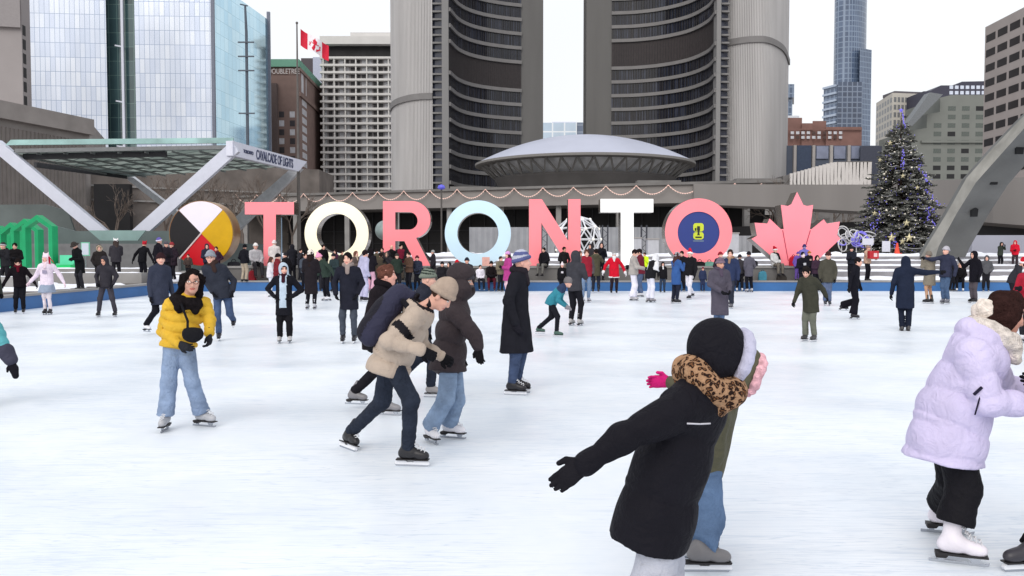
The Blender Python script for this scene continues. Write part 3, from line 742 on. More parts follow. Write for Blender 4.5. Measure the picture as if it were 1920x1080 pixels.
# -- far left concrete tower
t = thing('concrete_tower', 'plain pale brown concrete tower with one column of dark windows at the far left', 'tower', (XX(20, 140), 140, .4))
CT = mat('tower concrete', S8(156, 150, 150), .85, var=.05, vs=.2)
m = MB(); block(m, [(-60, 136), (50, 138), (66, 141), (66, 158), (-60, 158)], 0, 84); m.build('wall', CT, t)
a, b = PB(50, 138), PB(65.5, 140.9); u = nrm(np.append(b-a, 0))
windows(t, (a[0], a[1], 0), u, 1, 16, 1, 2.25, 1.05, 1.6, DARK, first=(.3, 2.9))
m = MB(); block(m, [(-60, 135.4), (48, 137.4), (48, 138), (-60, 136)], ZZ(47, 136), 86); m.build('upper_bay', mat('tower concrete b', S8(148, 143, 144), .85, var=.05), t)
# -- low dark concrete hall behind the stage
t = thing('concrete_hall', 'low brown concrete hall with vertical wall ribs behind the glass stage roof', 'hall', (XX(100, 118), 118, .4))
HC = mat('hall concrete', S8(148, 142, 139), .9, var=.16, vs=.3); HR = mat('hall concrete dark', S8(128, 122, 119), .9, var=.12, vs=.5)
a, b = PB(-30, 109.5), PB(172, 128); zl = zr = ZZ(226, 128)
m = MB(); m.prism([(a[0], a[1], 0), (b[0], b[1], 0), (b[0], b[1], zr), (a[0], a[1], zr)], (-8, 22, 0)); m.build('wall', HC, t)
m = MB(); u = b-a
for k in range(26):
    p = a+u*(.04+.036*k); m.box(p[0]-.3, p[0]+.3, p[1]-.75, p[1]-.1, 0, zr-3.2)
m.build('wall_ribs', HR, t)
m = MB(); slab(m, [a, b], .9, zr-2.2, zr+.1); m.build('cornice', HC, t)
m = MB(); c, d = PB(172, 129), PB(600, 150); m.prism([(c[0], c[1], 0), (d[0], d[1], 0), (d[0], d[1], ZZ(318, 150)), (c[0], c[1], ZZ(300, 129))], (0, 12, 0)); m.build('side_wall', mat('hall wall brown', S8(112, 105, 101), .9, var=.25, vs=.4), t)
m = MB()
for py in (352, 378): slab(m, [c-np.array((0, .2)), d-np.array((0, .2))], .25, ZZ(py, 132), ZZ(py-3, 132))
m.build('ledge', CONC, t)
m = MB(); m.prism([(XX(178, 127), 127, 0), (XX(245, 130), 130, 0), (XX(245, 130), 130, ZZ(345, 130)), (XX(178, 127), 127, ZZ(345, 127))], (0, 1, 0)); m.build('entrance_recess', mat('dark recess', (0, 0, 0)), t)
# -- brick hotel
t = thing('brick_hotel', 'brown brick hotel with a green roof edge and white lettering beside the flagpole', 'hotel', (XX(560, 320), 320, .4))
BRK = mat('brown brick', S8(128, 108, 102), .85, var=.12, vs=.3); GRN = mat('copper green', S8(104, 154, 134), .6, var=.06)
zt = ZZ(126, 320); zc = ZZ(112, 320)
m = MB(); Q = block(m, [(496, 320), (564, 320), (610, 372), (560, 400)], 0, zt); m.build('wall', BRK, t)
m = MB(); m.prism([(q[0], q[1], zt+.02) for q in (PB(495, 319), PB(564.5, 319), PB(612, 372), PB(560, 402))][::-1], (0, 0, zc-zt)); m.build('roof', GRN, t)
a, b = PB(564, 320), PB(608, 370); u = nrm(np.append(b-a, 0))
CRM = mat('pale window', S8(196, 196, 202), .3, var=.2, vs=.5); DWN = mat('dark window', S8(64, 62, 66), .3, var=.3)
m = MB(); slab(m, [a, b], .7, ZZ(180, 320), ZZ(172, 320)); slab(m, [a, b], .5, zt-1.2, zt); m.build('string_course', BRK, t)
windows(t, (a[0], a[1], 0), u, 6, 1, 8.6, 1, 4.2, 7.2, CRM, first=(4, ZZ(168, 320)))
windows(t, (a[0], a[1], 0), u, 3, 15, 17.5, 3.3, 9., 2.2, CRM, first=(5, ZZ(178, 320)-49))
f = PB(512, 320)
lettering('DOUBLETREE', (XX(536, 319.6), 319.6, ZZ(134, 320)), (1, 0, 0), (0, 0, 1), XX(561, 320)-XX(503, 320), 1.9, 'lettering', mat('sign letters', S8(206, 200, 200), .5), t, .1)
windows(t, (XX(526, 320), 320, 0), (1, 0, 0), 2, 15, XX(546, 320)-XX(526, 320), 3.3, 1.9, 2.2, [DWN, CRM], first=(0, 6), rnd=lambda c, r: (c+r) % 2)
m = MB(); m.box(XX(508, 318), XX(522, 318), 317.8, 319.9, 0, ZZ(158, 320)); m.build('side_bay', mat('brick grey', S8(100, 88, 86), .85), t)
t = thing('rooftop_block', 'small grey and dark rooftop plant room between the brick hotel and the balcony tower', 'plant room', (XX(597, 400), 400, 60))
m = MB(); block(m, [(568, 402), (594, 402), (594, 420), (568, 420)], 40, ZZ(109, 402)); m.build('dark_wall', mat('plant dark', S8(84, 78, 82), .8), t)
m = MB(); block(m, [(590, 398), (608, 398), (608, 420), (590, 420)], 0, ZZ(107, 398)); m.build('light_wall', mat('plant light', S8(176, 180, 198), .7), t)
a = PB(598, 397.8); windows(t, (a[0], a[1], 0), (1, 0, 0), 1, 14, 1, 3.4, 2.2, 1.9, DWN, first=(0, 28))
# -- balcony tower
t = thing('apartment_tower', 'pale apartment tower with rows of balconies left of the city hall', 'apartment block', (XX(672, 350), 350, .4))
AP = mat('apartment concrete', S8(206, 204, 202), .8, var=.05, vs=.2); zt = ZZ(68, 350)
m = MB(); block(m, [(606, 352), (742, 352), (742, 372), (606, 372)], 0, zt-9); m.build('wall', mat('apartment wall', S8(170, 166, 168), .8, var=.12, vs=.5), t)
m = MB(); block(m, [(603, 349.5), (744, 349.5), (744, 372), (603, 372)], zt-3.2, zt); m.build('roof', AP, t)
m = MB(); block(m, [(606, 353), (742, 353), (742, 370), (606, 370)], zt-9, zt-3.2); m.build('attic', DARK, t)
m = MB(); block(m, [(660, 353), (742, 353), (742, 370), (660, 370)], zt, ZZ(57, 350)); m.build('plant_room', AP, t)
fl = 13.45/1600*350
for k in range(24):
    z = zt-8.6-fl*k
    if z < 12: break
    m = MB(); m.box(XX(603, 350), XX(742, 350), 349.6, 351.95, z-.42, z+.42); m.build('balcony', AP, t)
m = MB()
for k in range(7): x = XX(609+20.2*k, 350); m.box(x-.22, x+.22, 349.8, 352, 10, zt-8.6)
m.build('dividing_wall', AP, t)
ux = (XX(742, 352)-XX(606, 352))/13.
windows(t, (XX(606, 352), 352, 0), (1, 0, 0), 13, 24, ux, fl, ux*.72, 1.75, [DWN, mat('curtain window', S8(206, 208, 214), .4, var=.15)], first=(.4, zt-8.6-24*fl+.62), rnd=lambda c, r: 0 if (c % 4 in (1, 2) or (c*7+r*5) % 11 == 0) else 1)
# -- far glass block in the gap
t = thing('glass_block', 'small pale blue glass building seen in the gap between the curved towers', 'office block', (XX(1058, 500), 500, .4))
GB = panel_mat('gap glass', S8(176, 196, 214), S8(190, 206, 222), S8(226, 232, 238), 7., 12., .2, .5)
m = MB(); block(m, [(1012, 500), (1081, 500), (1081, 530), (1012, 530)], 0, ZZ(230, 500)); m.build('glass_front', GB, t)
m = MB(); block(m, [(1081, 501), (1105, 501), (1105, 530), (1081, 530)], 0, ZZ(229, 500)); m.build('dark_bay', panel_mat('gap dark glass', S8(92, 104, 126), S8(110, 122, 142), S8(140, 150, 164), 6., 4., .2, .3), t)
m = MB(); m.box(XX(1035, 505), XX(1080, 505), 505, 520, ZZ(230, 500), ZZ(226, 500)); m.build('roof_plant', WHITEP, t)
# -- right-hand side
BG = panel_mat('blue tower glass', S8(68, 84, 110), S8(86, 102, 128), S8(122, 138, 160), 2.2, 3.6, .15, .35)
BGD = panel_mat('blue tower glass dark', S8(50, 62, 84), S8(64, 78, 102), S8(116, 128, 148), 3.4, 3.6, .15, .4)
t = thing('blue_skyscraper', 'tall slim blue glass skyscraper with stepped shoulders', 'skyscraper', (XX(1585, 600), 600, .4))
Y = 600
def cyl(px0, px1, z1, name, mt, ry=1.):
    c = (px0+px1)/2; r = (px1-px0)/2; m = MB(); P = [PB(c+r*math.cos(a), Y+8+ry*r*Y/1600*math.sin(a)) for a in np.linspace(0, 2*math.pi, 24, endpoint=False)]
    m.prism([(p[0], p[1], 0) for p in P][::-1], (0, 0, z1)); return m.build(name, mt, t)
cyl(1557.5, 1618, 215, 'shaft', BG); cyl(1585, 1617.5, 219, 'shaft_bay', BGD, .5)
m = MB(); block(m, [(1540, 602), (1565, 590), (1600, 596), (1600, 630), (1540, 630)], 0, ZZ(164, 600)); m.build('lower_wing', BG, t)
m = MB(); block(m, [(1566, 588), (1612, 588), (1612, 620), (1566, 620)], 0, ZZ(160, 600)); m.build('middle_wing', BGD, t)
m = MB(); block(m, [(1606, 592), (1628, 598), (1628, 630), (1606, 630)], 0, ZZ(95, 600)); m.build('side_wing', BG, t)
m = MB()
for k in range(23): slab(m, [PB(1540, 602), PB(1565, 590)], 1.2, 6+k*5., 7.4+k*5.)
m.build('balcony_lines', mat('pale line', S8(170, 182, 200), .5), t)
t = thing('sliver_tower', 'narrow blue tower just showing past the east curved tower', 'tower', (XX(1474, 480), 480, .4))
m = MB(); block(m, [(1462, 480), (1481, 480), (1481, 500), (1462, 500)], 0, ZZ(218, 480)); m.build('lower_shaft', BG, t)
m = MB(); block(m, [(1460, 478), (1485, 478), (1485, 500), (1460, 500)], ZZ(184, 480), ZZ(159, 480)); block(m, [(1462, 480), (1482, 480), (1482, 500), (1462, 500)], ZZ(218, 480), ZZ(184, 480)); m.build('crown', BG, t)
t = thing('brick_block', 'red brown brick building stepping down below the blue skyscraper', 'brick building', (XX(1540, 330), 330, .4))
RB = mat('red brick', S8(134, 102, 95), .85, var=.14, vs=.25)
m = MB(); Y = 330
for x0, x1, y0 in ((1466, 1500.5, 220), (1500, 1520.5, 231), (1520, 1545.5, 226), (1545, 1612, 238)): block(m, [(x0, 330+(x0 % 3)*.5), (x1, 330+(x0 % 3)*.5), (x1, 350), (x0, 350)], 0, ZZ(y0, 330))
m.build('wall', RB, t)
m = MB(); m.box(XX(1466, 328), XX(1500, 328), 331, 345, ZZ(220, 330), ZZ(216, 330)); m.build('roof', mat('snowy roof', S8(220, 224, 232), .7), t)
windows(t, (XX(1480, 329), 329.2, 0), (1, 0, 0), 10, 2, XX(1490, 329)-XX(1480, 329), 1.75, 1.25, 1.05, [CRM, mat('dark brown window', S8(84, 66, 62), .4)], first=(0, ZZ(260, 329)), rnd=lambda c, r: 1 if (c*5+r*3) % 7 in (2, 5) else 0)
m = MB(); slab(m, [PB(1466, 329.4), PB(1612, 329.4)], .3, ZZ(244, 330), ZZ(242, 330)); m.build('string_course', RB, t)
t = thing('blue_office', 'low slate blue office with three big reflecting windows behind the bare trees', 'office', (XX(1550, 215), 215, .4))
SL = mat('slate panel', S8(84, 92, 108), .5, var=.08, vs=.4)
m = MB(); block(m, [(1466, 216), (1645, 216), (1645, 232), (1466, 232)], 0, ZZ(272, 215)); m.build('wall', SL, t)
SKYW = mat('sky window', S8(150, 158, 182), .08, .3, var=.2, vs=.4, spec=.9)
for x0, x1 in ((1530, 1552), (1563, 1584), (1595, 1610)):
    m = MB(); m.box(XX(x0, 215), XX(x1, 215), 215.6, 216.1, ZZ(297, 215), ZZ(273.5, 215)); m.build('window', SKYW, t)
m = MB(); m.box(XX(1493, 215), XX(1520, 215), 215.5, 216.1, ZZ(322, 215), ZZ(272, 215)); m.build('dark_panel', mat('navy panel', S8(62, 74, 96), .3), t)
m = MB()
for x in (1489, 1524, 1557, 1590): m.box(XX(x, 215)-.35, XX(x, 215)+.35, 215.2, 216, ZZ(335, 215), ZZ(272, 215))
m.build('pilaster', CONC_L, t)
m = MB(); block(m, [(1610, 214), (1650, 214), (1650, 225), (1610, 225)], 0, ZZ(274, 214)); m.build('end_block', mat('end block', S8(72, 76, 90), .6), t)
t = thing('finned_wall', 'low pale building front of white slanting fins above the raised walkway', 'low building', (XX(1550, 190), 190, .4))
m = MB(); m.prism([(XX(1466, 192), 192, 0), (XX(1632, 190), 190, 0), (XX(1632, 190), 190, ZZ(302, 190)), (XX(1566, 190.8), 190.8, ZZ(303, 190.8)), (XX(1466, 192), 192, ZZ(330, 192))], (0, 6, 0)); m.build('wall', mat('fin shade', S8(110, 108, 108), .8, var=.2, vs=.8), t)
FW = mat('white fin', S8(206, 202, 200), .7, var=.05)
rr = random.Random(8)
for k in range(22):
    x = 1482+k*6.9; yt = 304 if x > 1560 else 304+(1560-x)*.27
    xa = XX(x, 189); w = .30+.012*k; s_ = rr.uniform(-.14, .14)*(1 if k > 10 else .3); zt, zb = ZZ(yt, 189), ZZ(350, 189)
    zm = (zt+zb)/2-.5
    m = MB(); m.prism([(xa-w*.6+s_, 189, zb), (xa+w+s_, 189, zb), (xa+w*.7-s_, 189, zm), (xa+w-s_*.3, 189, zt), (xa-w-s_*.3, 189, zt), (xa-w*.9-s_, 189, zm)], (0, .5, 0)); m.build('fin', FW, t)
t = thing('gridded_office', 'cream gridded office block behind the top of the decorated tree', 'office block', (XX(1690, 400), 400, .4))
GC = mat('grid cream', S8(190, 186, 178), .8, var=.05)
a, b, c = PB(1638, 425), PB(1668, 398), PB(1745, 402); zt = ZZ(174, 398)
m = MB(); m.prism([(q[0], q[1], 0) for q in (a, b, c, PB(1745, 440))][::-1], (0, 0, zt)); m.build('wall', GC, t)
m = MB(); m.prism([(q[0], q[1], zt+.02) for q in (PB(1650, 412), PB(1672, 401), PB(1745, 405), PB(1745, 435))][::-1], (0, 0, 1.4)); m.build('roof', mat('roof dark', S8(92, 88, 94), .7), t)
u = nrm(np.append(b-a, 0)); L = np.linalg.norm(b-a)
windows(t, (a[0], a[1], 0), u, 6, 13, L/6.05, 3.5, L/6*.62, 2.2, mat('grid window', S8(118, 120, 122), .3, var=.3), first=(1.2, zt-46.2), name='side_window')
u = nrm(np.append(c-b, 0)); L = np.linalg.norm(c-b)
windows(t, (b[0], b[1], 0), u, 11, 9, L/11.1, 3.5, L/11*.66, 2.3, mat('grid window', (0, 0, 0)), first=(.8, zt-32.2))
t = thing('dark_office', 'dark slate office with one row of lit square windows near its top', 'office block', (XX(1790, 380), 380, .4))
m = MB(); m.prism([(XX(1726, 383), 383, 0), (XX(1842, 383), 383, 0), (XX(1842, 383), 383, ZZ(152, 383)), (XX(1797, 383), 383, ZZ(153, 383)), (XX(1783, 383), 383, ZZ(160, 383)), (XX(1758, 383), 383, ZZ(160, 383)), (XX(1738, 383), 383, ZZ(171, 383)), (XX(1726, 383), 383, ZZ(171, 383))], (0, 30, 0)); m.build('wall', mat('dark slate', S8(66, 66, 80), .6, var=.08), t)
windows(t, (XX(1774, 383), 383, 0), (1, 0, 0), 7, 2, XX(1784, 383)-XX(1774, 383), 2.4, 1.6, 1.5, mat('bright window', S8(206, 214, 230), .2, var=.2), first=(0, ZZ(177, 383)))
t = thing('stepped_block', 'grey green concrete block with a stepped left side and deep square windows', 'concrete block', (XX(1770, 280), 280, .4))
SB = mat('stepped concrete', S8(124, 127, 123), .85, var=.06, vs=.2)
m = MB(); Y = 280
m.prism([(XX(x, Y), Y, ZZ(y, Y) if y < 400 else 0) for x, y in ((1700, 500), (1842, 500), (1842, 178), (1778, 178), (1757, 183), (1757, 210), (1733, 214), (1733, 240), (1706, 244))], (0, 25, 0)); m.build('wall', SB, t)
m = MB(); m.prism([(XX(x, 276), 276, ZZ(y, 276)) for x, y in ((1694, 236), (1706, 236), (1762, 177), (1738, 173))], (0, 4, 0)); m.build('sloping_roof', mat('slope grey', S8(118, 122, 126), .6), t)
windows(t, (XX(1746, Y), Y, 0), (1, 0, 0), 4, 9, XX(1772, Y)-XX(1746, Y), 2.75, 2.5, 1.5, [mat('deep window', S8(92, 98, 94), .3, var=.2), mat('deep window dark', S8(38, 38, 40), .4)], first=(0, ZZ(335, Y)), rnd=lambda c, r: 1 if (c*3+r*5) % 7 == 0 or r < 2 else 0, skip=lambda c, r: c == 0 and r > 6)
m = MB(); m.box(XX(1722, Y), XX(1842, Y), 279.3, 279.95, ZZ(268, Y), ZZ(264, Y)); m.build('string_course', SB, t)
t = thing('concrete_office', 'grey brown concrete office with long dark window strips at the upper right edge', 'office block', (XX(1870, 175), 175, .4))
RO = mat('office concrete', S8(172, 164, 162), .85, var=.05, vs=.25)
a, b = PB(1838, 180), PB(1975, 154); zt = ZZ(51, 180); u = nrm(np.append(b-a, 0)); L = np.linalg.norm(b-a)
m = MB(); m.prism([(q[0], q[1], 0) for q in (a, b, PB(1990, 200), PB(1838, 205))][::-1], (0, 0, zt)); m.build('wall', RO, t)
sp = 4.55
for k in range(11):
    pass
windows(t, (a[0], a[1], 0), u, 5, 12, sp*1.0, 3.07, sp*.8, 1.5, mat('strip window', S8(40, 36, 38), .35, var=.3, vs=.6), first=(.55, zt-3.4-11*3.07), depth=.2, rnd=None)
# no blocks are built across the street behind the camera
# ================================================================= STAGE, TREE AND OTHER THINGS ON THE SQUARE
TEAL = mat('teal glass', S8(124, 150, 148), .2, var=.2, vs=.5, spec=.6); TEALD = mat('dark teal panel', S8(92, 104, 104), .4, var=.2, vs=.4)
t = thing('stage_canopy', 'glass stage roof on white zigzag beams with a lettered white beam at its right', 'stage', (XX(230, 66), 66, .42))
def wb(name, a, b, w, h, mt=WHITEP, up=(0, 0, 1)):
    m = MB(); m.bar(W(*a), W(*b), w, h, up); return m.build(name, mt, t)
# front zigzag: wide faces towards the rink
def flat_beam(name, p, q, depth, mt=WHITEP):
    """p, q: the two long edges in the picture as (px, py, Y) pairs, given real depth"""
    P = [W(*v) for v in (p[0], p[1], q[1], q[0])]; m = MB(); m.prism(P[::-1], (0, depth, 0)); return m.build(name, mt, t)
flat_beam('front_beam', ((-4, 262, 62), (222, 452, 62)), ((-4, 290, 62), (190, 452, 62)), .55)
flat_beam('front_beam', ((225, 452, 61.6), (436, 263, 61.6)), ((259, 452, 61.6), (447, 284, 61.6)), .5)
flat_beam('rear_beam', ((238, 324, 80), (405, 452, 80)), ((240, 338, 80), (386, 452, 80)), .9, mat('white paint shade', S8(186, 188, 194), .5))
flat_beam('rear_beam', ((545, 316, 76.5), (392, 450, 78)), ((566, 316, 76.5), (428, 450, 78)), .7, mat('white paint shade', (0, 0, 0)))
a0, a1 = W(436, 264, 61.4), W(576, 303, 76); b0 = a0-np.array((0, 0, 1.05)); b1 = a0+(a1-a0)*.86-np.array((0, 0, 1.05))
SGN = mat('sign white', S8(216, 218, 232), .4, var=.03)
m = MB(); nn = nrm(np.cross(a1-a0, (0, 0, 1))); m.prism([b0, b1, a1, a0], -nn*.5); o_ = m.build('sign_beam', SGN, t)
ux = nrm(a1-a0); uz = nrm(np.cross(nrm(np.cross(ux, (0, 0, 1))), ux)); L = np.linalg.norm(a1-a0)
mid = lambda f, s: (a0*(1-f)+a1*f)*(1-s)+(b0*(1-f)+b1*f)*s + nn*.02
uxx = nrm(a1+b1-a0-b0); upv = nrm((a0+a1)/2-(b0+b1)/2)
INK = mat('sign ink', S8(70, 76, 104), .6)
lettering('CAVALCADE OF LIGHTS', mid(.56, .5), nrm(a1-a0), (0, 0, 1), L*.5, .74, 'lettering', INK, o_, .02, .012)
lettering('TORONTO', mid(.19, .5), nrm(a1-a0), (0, 0, 1), L*.115, .26, 'lettering', INK, o_, .02, .012)
lettering('2025', mid(.90, .5), uxx, upv, .01, .01, 'lettering', INK, o_) if False else None
m = MB(); m.prism([W(18, 285, 62.3), W(424, 280, 62.3), W(540, 312, 76), W(238, 332, 80)], (0, 0, .06))
CAN = panel_mat('canopy mosaic', S8(174, 182, 178), S8(198, 204, 200), S8(130, 138, 138), 1.4, 1.2, .3, .1, spec=.4)
cn = CAN.node_tree; pb = cn.nodes['Principled BSDF']; tl = cn.nodes.new('ShaderNodeBsdfTranslucent'); msx = cn.nodes.new('ShaderNodeMixShader'); msx.inputs[0].default_value = .85
cn.links.new(pb.inputs['Base Color'].links[0].from_socket, tl.inputs['Color']); cn.links.new(pb.outputs[0], msx.inputs[1]); cn.links.new(tl.outputs[0], msx.inputs[2]); cn.links.new(msx.outputs[0], cn.nodes['Material Output'].inputs[0])
m.build('roof_glass', CAN, t)
m = MB()
for k in range(9):
    f = k/8; p = W(18, 285, 62.3)*(1-f)+W(424, 280, 62.3)*f; q = W(238, 332, 80)*(1-f)+W(540, 312, 76)*f
    m.bar(p+(0, 0, -.12), q+(0, 0, -.12), .07, .14)
for k in range(1, 6):
    f = k/6; p = W(18, 285, 62.3)*(1-f)+W(238, 330, 80)*f; q = W(424, 280, 62.3)*(1-f)+W(540, 312, 76)*f
    m.bar(p+(0, 0, -.1), q+(0, 0, -.1), .06, .1)
m.build('roof_purlins', mat('purlin grey', S8(128, 132, 132), .5), t)
m = MB(); m.prism([W(10, 272, 62), W(437, 268, 62), W(437, 258, 62), W(20, 262, 62)], (0, .25, 0)); m.build('glass_edge', mat('green edge glass', S8(150, 186, 184), .2, var=.25, vs=.6, spec=.6), t)
m = MB(); m.bar(W(30, 283, 62.2), W(440, 276, 62.2), .3, .28); m.build('edge_beam', mat('edge beam', S8(120, 122, 124), .5), t)
m = MB(); m.bar(W(45, 294, 63), W(312, 288, 63), .3, .42); m.build('lamp_rail', mat('rail dark', S8(58, 58, 62), .6), t)
m = MB(); m.bar(W(66, 309, 68), W(236, 331, 79), .25, .4); m.build('side_beam', mat('rail dark', (0, 0, 0)), t)
m = MB(); m.prism([W(188, 451, 58), W(258, 451, 58), W(273, 432, 58), W(166, 432, 58)], (0, .12, 0)); m.build('glass_front', TEAL, t)
m = MB(); m.prism([(XX(60, 60.5), 60.5, .5), (XX(334, 60.5), 60.5, .5), (XX(334, 60.5), 60.5, ZZ(433, 60.5)), (XX(140, 60.5), 60.5, ZZ(433, 60.5)), (XX(90, 60.5), 60.5, ZZ(420, 60.5)), (XX(60, 60.5), 60.5, ZZ(420, 60.5))], (0, .3, 0)); m.build('glass_wall', TEALD, t)
m = MB(); m.box(XX(-40, 58), XX(330, 58), 61, 80, .42, ZZ(452, 58)); m.build('stage_floor', TEALD, t)
m = MB(); m.box(XX(60, 57.5), XX(335, 57.5), 57.4, 57.9, .42, ZZ(457, 57.5)); m.build('base_wall', mat('base grey', S8(112, 112, 114), .8, var=.1), t)
m = MB(); m.prism([(XX(-30, 66), 66, 1), (XX(160, 66), 66, 1), (XX(128, 66), 66, ZZ(395, 66)), (XX(85, 66), 66, ZZ(383, 66)), (XX(-30, 66), 66, ZZ(384, 66))], (0, .2, 0)); m.build('glass_screen', mat('screen glass', S8(98, 106, 106), .25, var=.2, vs=.3), t)
# ---- flagpole and flag
t = thing('flagpole', 'tall grey flagpole flying a flag behind the pink T and the cream O', 'flagpole', (XX(561, 75), 75, .42))
m = MB(); x = XX(561, 75); m.tube([(x, 75, .42), (x, 75, ZZ(300, 75)), (x, 75, ZZ(45, 75))], [.19, .13, .06], 12); m.ball((x, 75, ZZ(43, 75)), .12, 10); m.build('pole', mat('pole grey', S8(96, 92, 90), .5, .3), t)
f = thing('flag', 'red and white maple leaf flag blowing from the top of the flagpole', 'flag', (x, 75, ZZ(100, 75)))
FR, FW_ = mat('flag red', S8(206, 34, 62), .7, var=.06), mat('flag white', S8(236, 232, 238), .7, var=.04)
def flagpt(u, v, d=0.):  # u along the fly, v down the hoist
    px = 563.5+u*53; py = 54+u*31+v*(31-2*u)+1.6*math.sin(u*9)
    return W(px, py, 75+.35*math.sin(u*8+v*1.2)-d)
def flagsheet(name, mt, u0, u1, d=0.):
    n, k = 14, 8; V = [flagpt(u0+(u1-u0)*i/n, j/k, d+e) for e in (0, -.03) for j in range(k+1) for i in range(n+1)]; F = []; o = (n+1)*(k+1)
    for j in range(k):
        for i in range(n):
            a = j*(n+1)+i; F += [(a, a+n+1, a+n+2, a+1), (a+o, a+1+o, a+n+2+o, a+n+1+o)]
    raw(name, V, F, mt, f, True)
flagsheet('red_bar', FR, 0, .25); flagsheet('white_field', FW_, .25, .76); flagsheet('red_bar', FR, .76, 1.)
lf = [((x-1210)/800, (y-425)/680) for x, y in Z7]
V = [flagpt(.505+a*.42, .5+b*.82, .04) for a, b in lf]; n = len(V); c = flagpt(.505, .5, .04)
raw('leaf', V+[c], [(i, n, (i+1) % n) for i in range(n)], FR, f)
# ---- green house-shaped frames
GRP = mat('green paint', S8(22, 152, 98), .45, var=.08, vs=1.5); GRL = mat('green paint light', S8(96, 206, 166), .45, var=.05)
spots = [(70, 47.5, 57, 403, 1.0), (46, 49, 52, 410, 1.), (20, 50.5, 48, 417, 1.), (-4, 52, 46, 423, 1.)]
for i, (px, Y, w, ya, _) in enumerate(spots):
    xw = XX(px+w/2, Y)-XX(px, Y); x = XX(px, Y); za = ZZ(ya, Y); ze = za-.62; b = .2; D = .42
    t = thing('house_frame', ['green open house-shaped frame nearest the stage, tallest of the row', 'green open house-shaped frame second from the stage end of the row', 'green open house-shaped frame third from the stage end of the row', 'green open house-shaped frame cut by the left edge of the view'][i], 'play frame', (x, Y, .42), 'green house-shaped frames')
    O = [(-xw, .42), (-xw, ze), (0, za), (xw, ze), (xw, .42)]; I = [(-xw+b, .42), (-xw+b, ze-.1), (0, za-.28), (xw-b, ze-.1), (xw-b, .42)]
    for nm, k0 in (('post', 0), ('rafter', 1), ('rafter', 2), ('post', 3)):
        q = [O[k0], O[k0+1], I[k0+1], I[k0]]; m = MB(); m.prism([(x+a, Y, z) for a, z in q][::-1], (.1, D, 0)); m.build(nm, GRP, t)
        m = MB(); m.prism([(x+a+.003, Y-.012, z) for a, z in [O[k0], O[k0+1], ((O[k0+1][0]*.6+I[k0+1][0]*.4), (O[k0+1][1]*.6+I[k0+1][1]*.4)), ((O[k0][0]*.6+I[k0][0]*.4), O[k0][1]*.6+I[k0][1]*.4)]][::-1], (0, .01, 0))
    m = MB(); m.prism([(x+xw-b-.01, Y+.02, .42), (x+xw-b-.01, Y+.02, ze-.12), (x+xw-b-.01+.1, Y+D, ze-.12), (x+xw-b-.01+.1, Y+D, .42)], (-.012, 0, 0)); m.prism([(x+.02, Y+.02, za-.31), (x+.12, Y+D, za-.31), (x+xw-b+.09, Y+D, ze-.12), (x+xw-b, Y+.02, ze-.12)], (0, 0, -.012)); m.build('light_lining', GRL, t)
t = thing('green_bench', 'stepped green bench boxes standing in the snow beside the green frames', 'bench', (XX(116, 47), 47, .42))
m = MB(); x = XX(116, 47); m.box(x-.75, x+.55, 46.8, 47.6, .42, 1.0); m.build('box_base', mat('bright green', S8(32, 190, 104), .45), t)
m = MB(); m.box(x-.45, x+.5, 47.62, 48.2, .42, 1.55); m.build('box_step', GRL, t)
m = MB(); m.box(x-.5, x+.45, 47.3, 47.64, 1.01, 1.09); m.build('seat', GRL, t)
t = thing('small_sign', 'small green and white framed sign standing by the glass stage front', 'sign', (XX(160, 50), 50, .42))
m = MB(); x = XX(160, 50); m.box(x-.25, x+.25, 50, 50.05, 1.5, 2.3); m.build('panel', mat('sign green', S8(120, 190, 160), .5), t)
m = MB(); m.box(x-.2, x+.2, 49.98, 50, 1.56, 2.24); m.build('sheet', WHITEP, t)
m = MB(); m.tube([(x, 50.03, .42), (x, 50.03, 1.5)], .03); m.build('post', STEEL, t)
# concrete bench walls on the left of the rink
for i, (x0, x1, Y, zt, lab) in enumerate(((-19.5, -14.9, 34.3, .86, 'low concrete bench wall at the left corner of the rink'), (-26, -16.2, 38.8, .95, 'long low concrete wall behind the skaters left of the medallion'), (-25.5, -16.5, 29, .85, 'grey concrete bench wall behind the pink haired skater'))):
    t = thing('bench_wall', lab, 'bench wall', ((x0+x1)/2, Y, .42)); m = MB(); m.box(x0, x1, Y, Y+.7, .41, zt); m.build('wall', CONC, t)
    m = MB(); snowsheet(m, x0+.2, x1-.2, Y+.06, Y+.66, zt, .06, .16, .03, s=i*3., ragged=.03); m.build('snow_cap', SNOW, t, True)
# ---- scalloped light string along the podium
AF = [PB(438, 141), PB(735, 129), PB(1222, 115), PB(1470, 110)]
hk = [442, 481, 525, 569, 614, 661, 708, 757, 806, 857, 910, 964, 1018, 1075, 1136, 1193, 1253, 1316, 1378, 1428]; yk = [364.5, 365, 365, 363, 361.5, 361, 359.5, 358, 357, 355, 355, 353, 352, 351, 349, 348, 347, 345.5, 344, 344]
def fasY(px):
    for (a, b) in zip(((438, 141), (735, 129), (1222, 115)), ((735, 129), (1222, 115), (1470, 110))):
        if px <= b[0]: return 1/((1/a[1])+(1/b[1]-1/a[1])*(px-a[0])/(b[0]-a[0]))-.6
    return 109.4
t = thing('light_string', 'scalloped string of warm lights hung along the podium roof edge', 'light string', (0, 118, 9))
cab = MB(); bulbs = MB()
for i in range(len(hk)-1):
    pts = []
    for k in range(15):
        f = k/14; px = hk[i]*(1-f)+hk[i+1]*f; py = yk[i]*(1-f)+yk[i+1]*f+(15.5+1.0*(i > 6))*4*f*(1-f); pts.append(W(px, py, fasY(px)))
    cab.tube(pts, .055, 5)
    for p in pts[::1]: bulbs.ball(p+np.array((0, -.03, -.03)), .07, 5)
cab.build('cable', mat('cable pale', S8(226, 190, 178), .6, emit=.15), t)
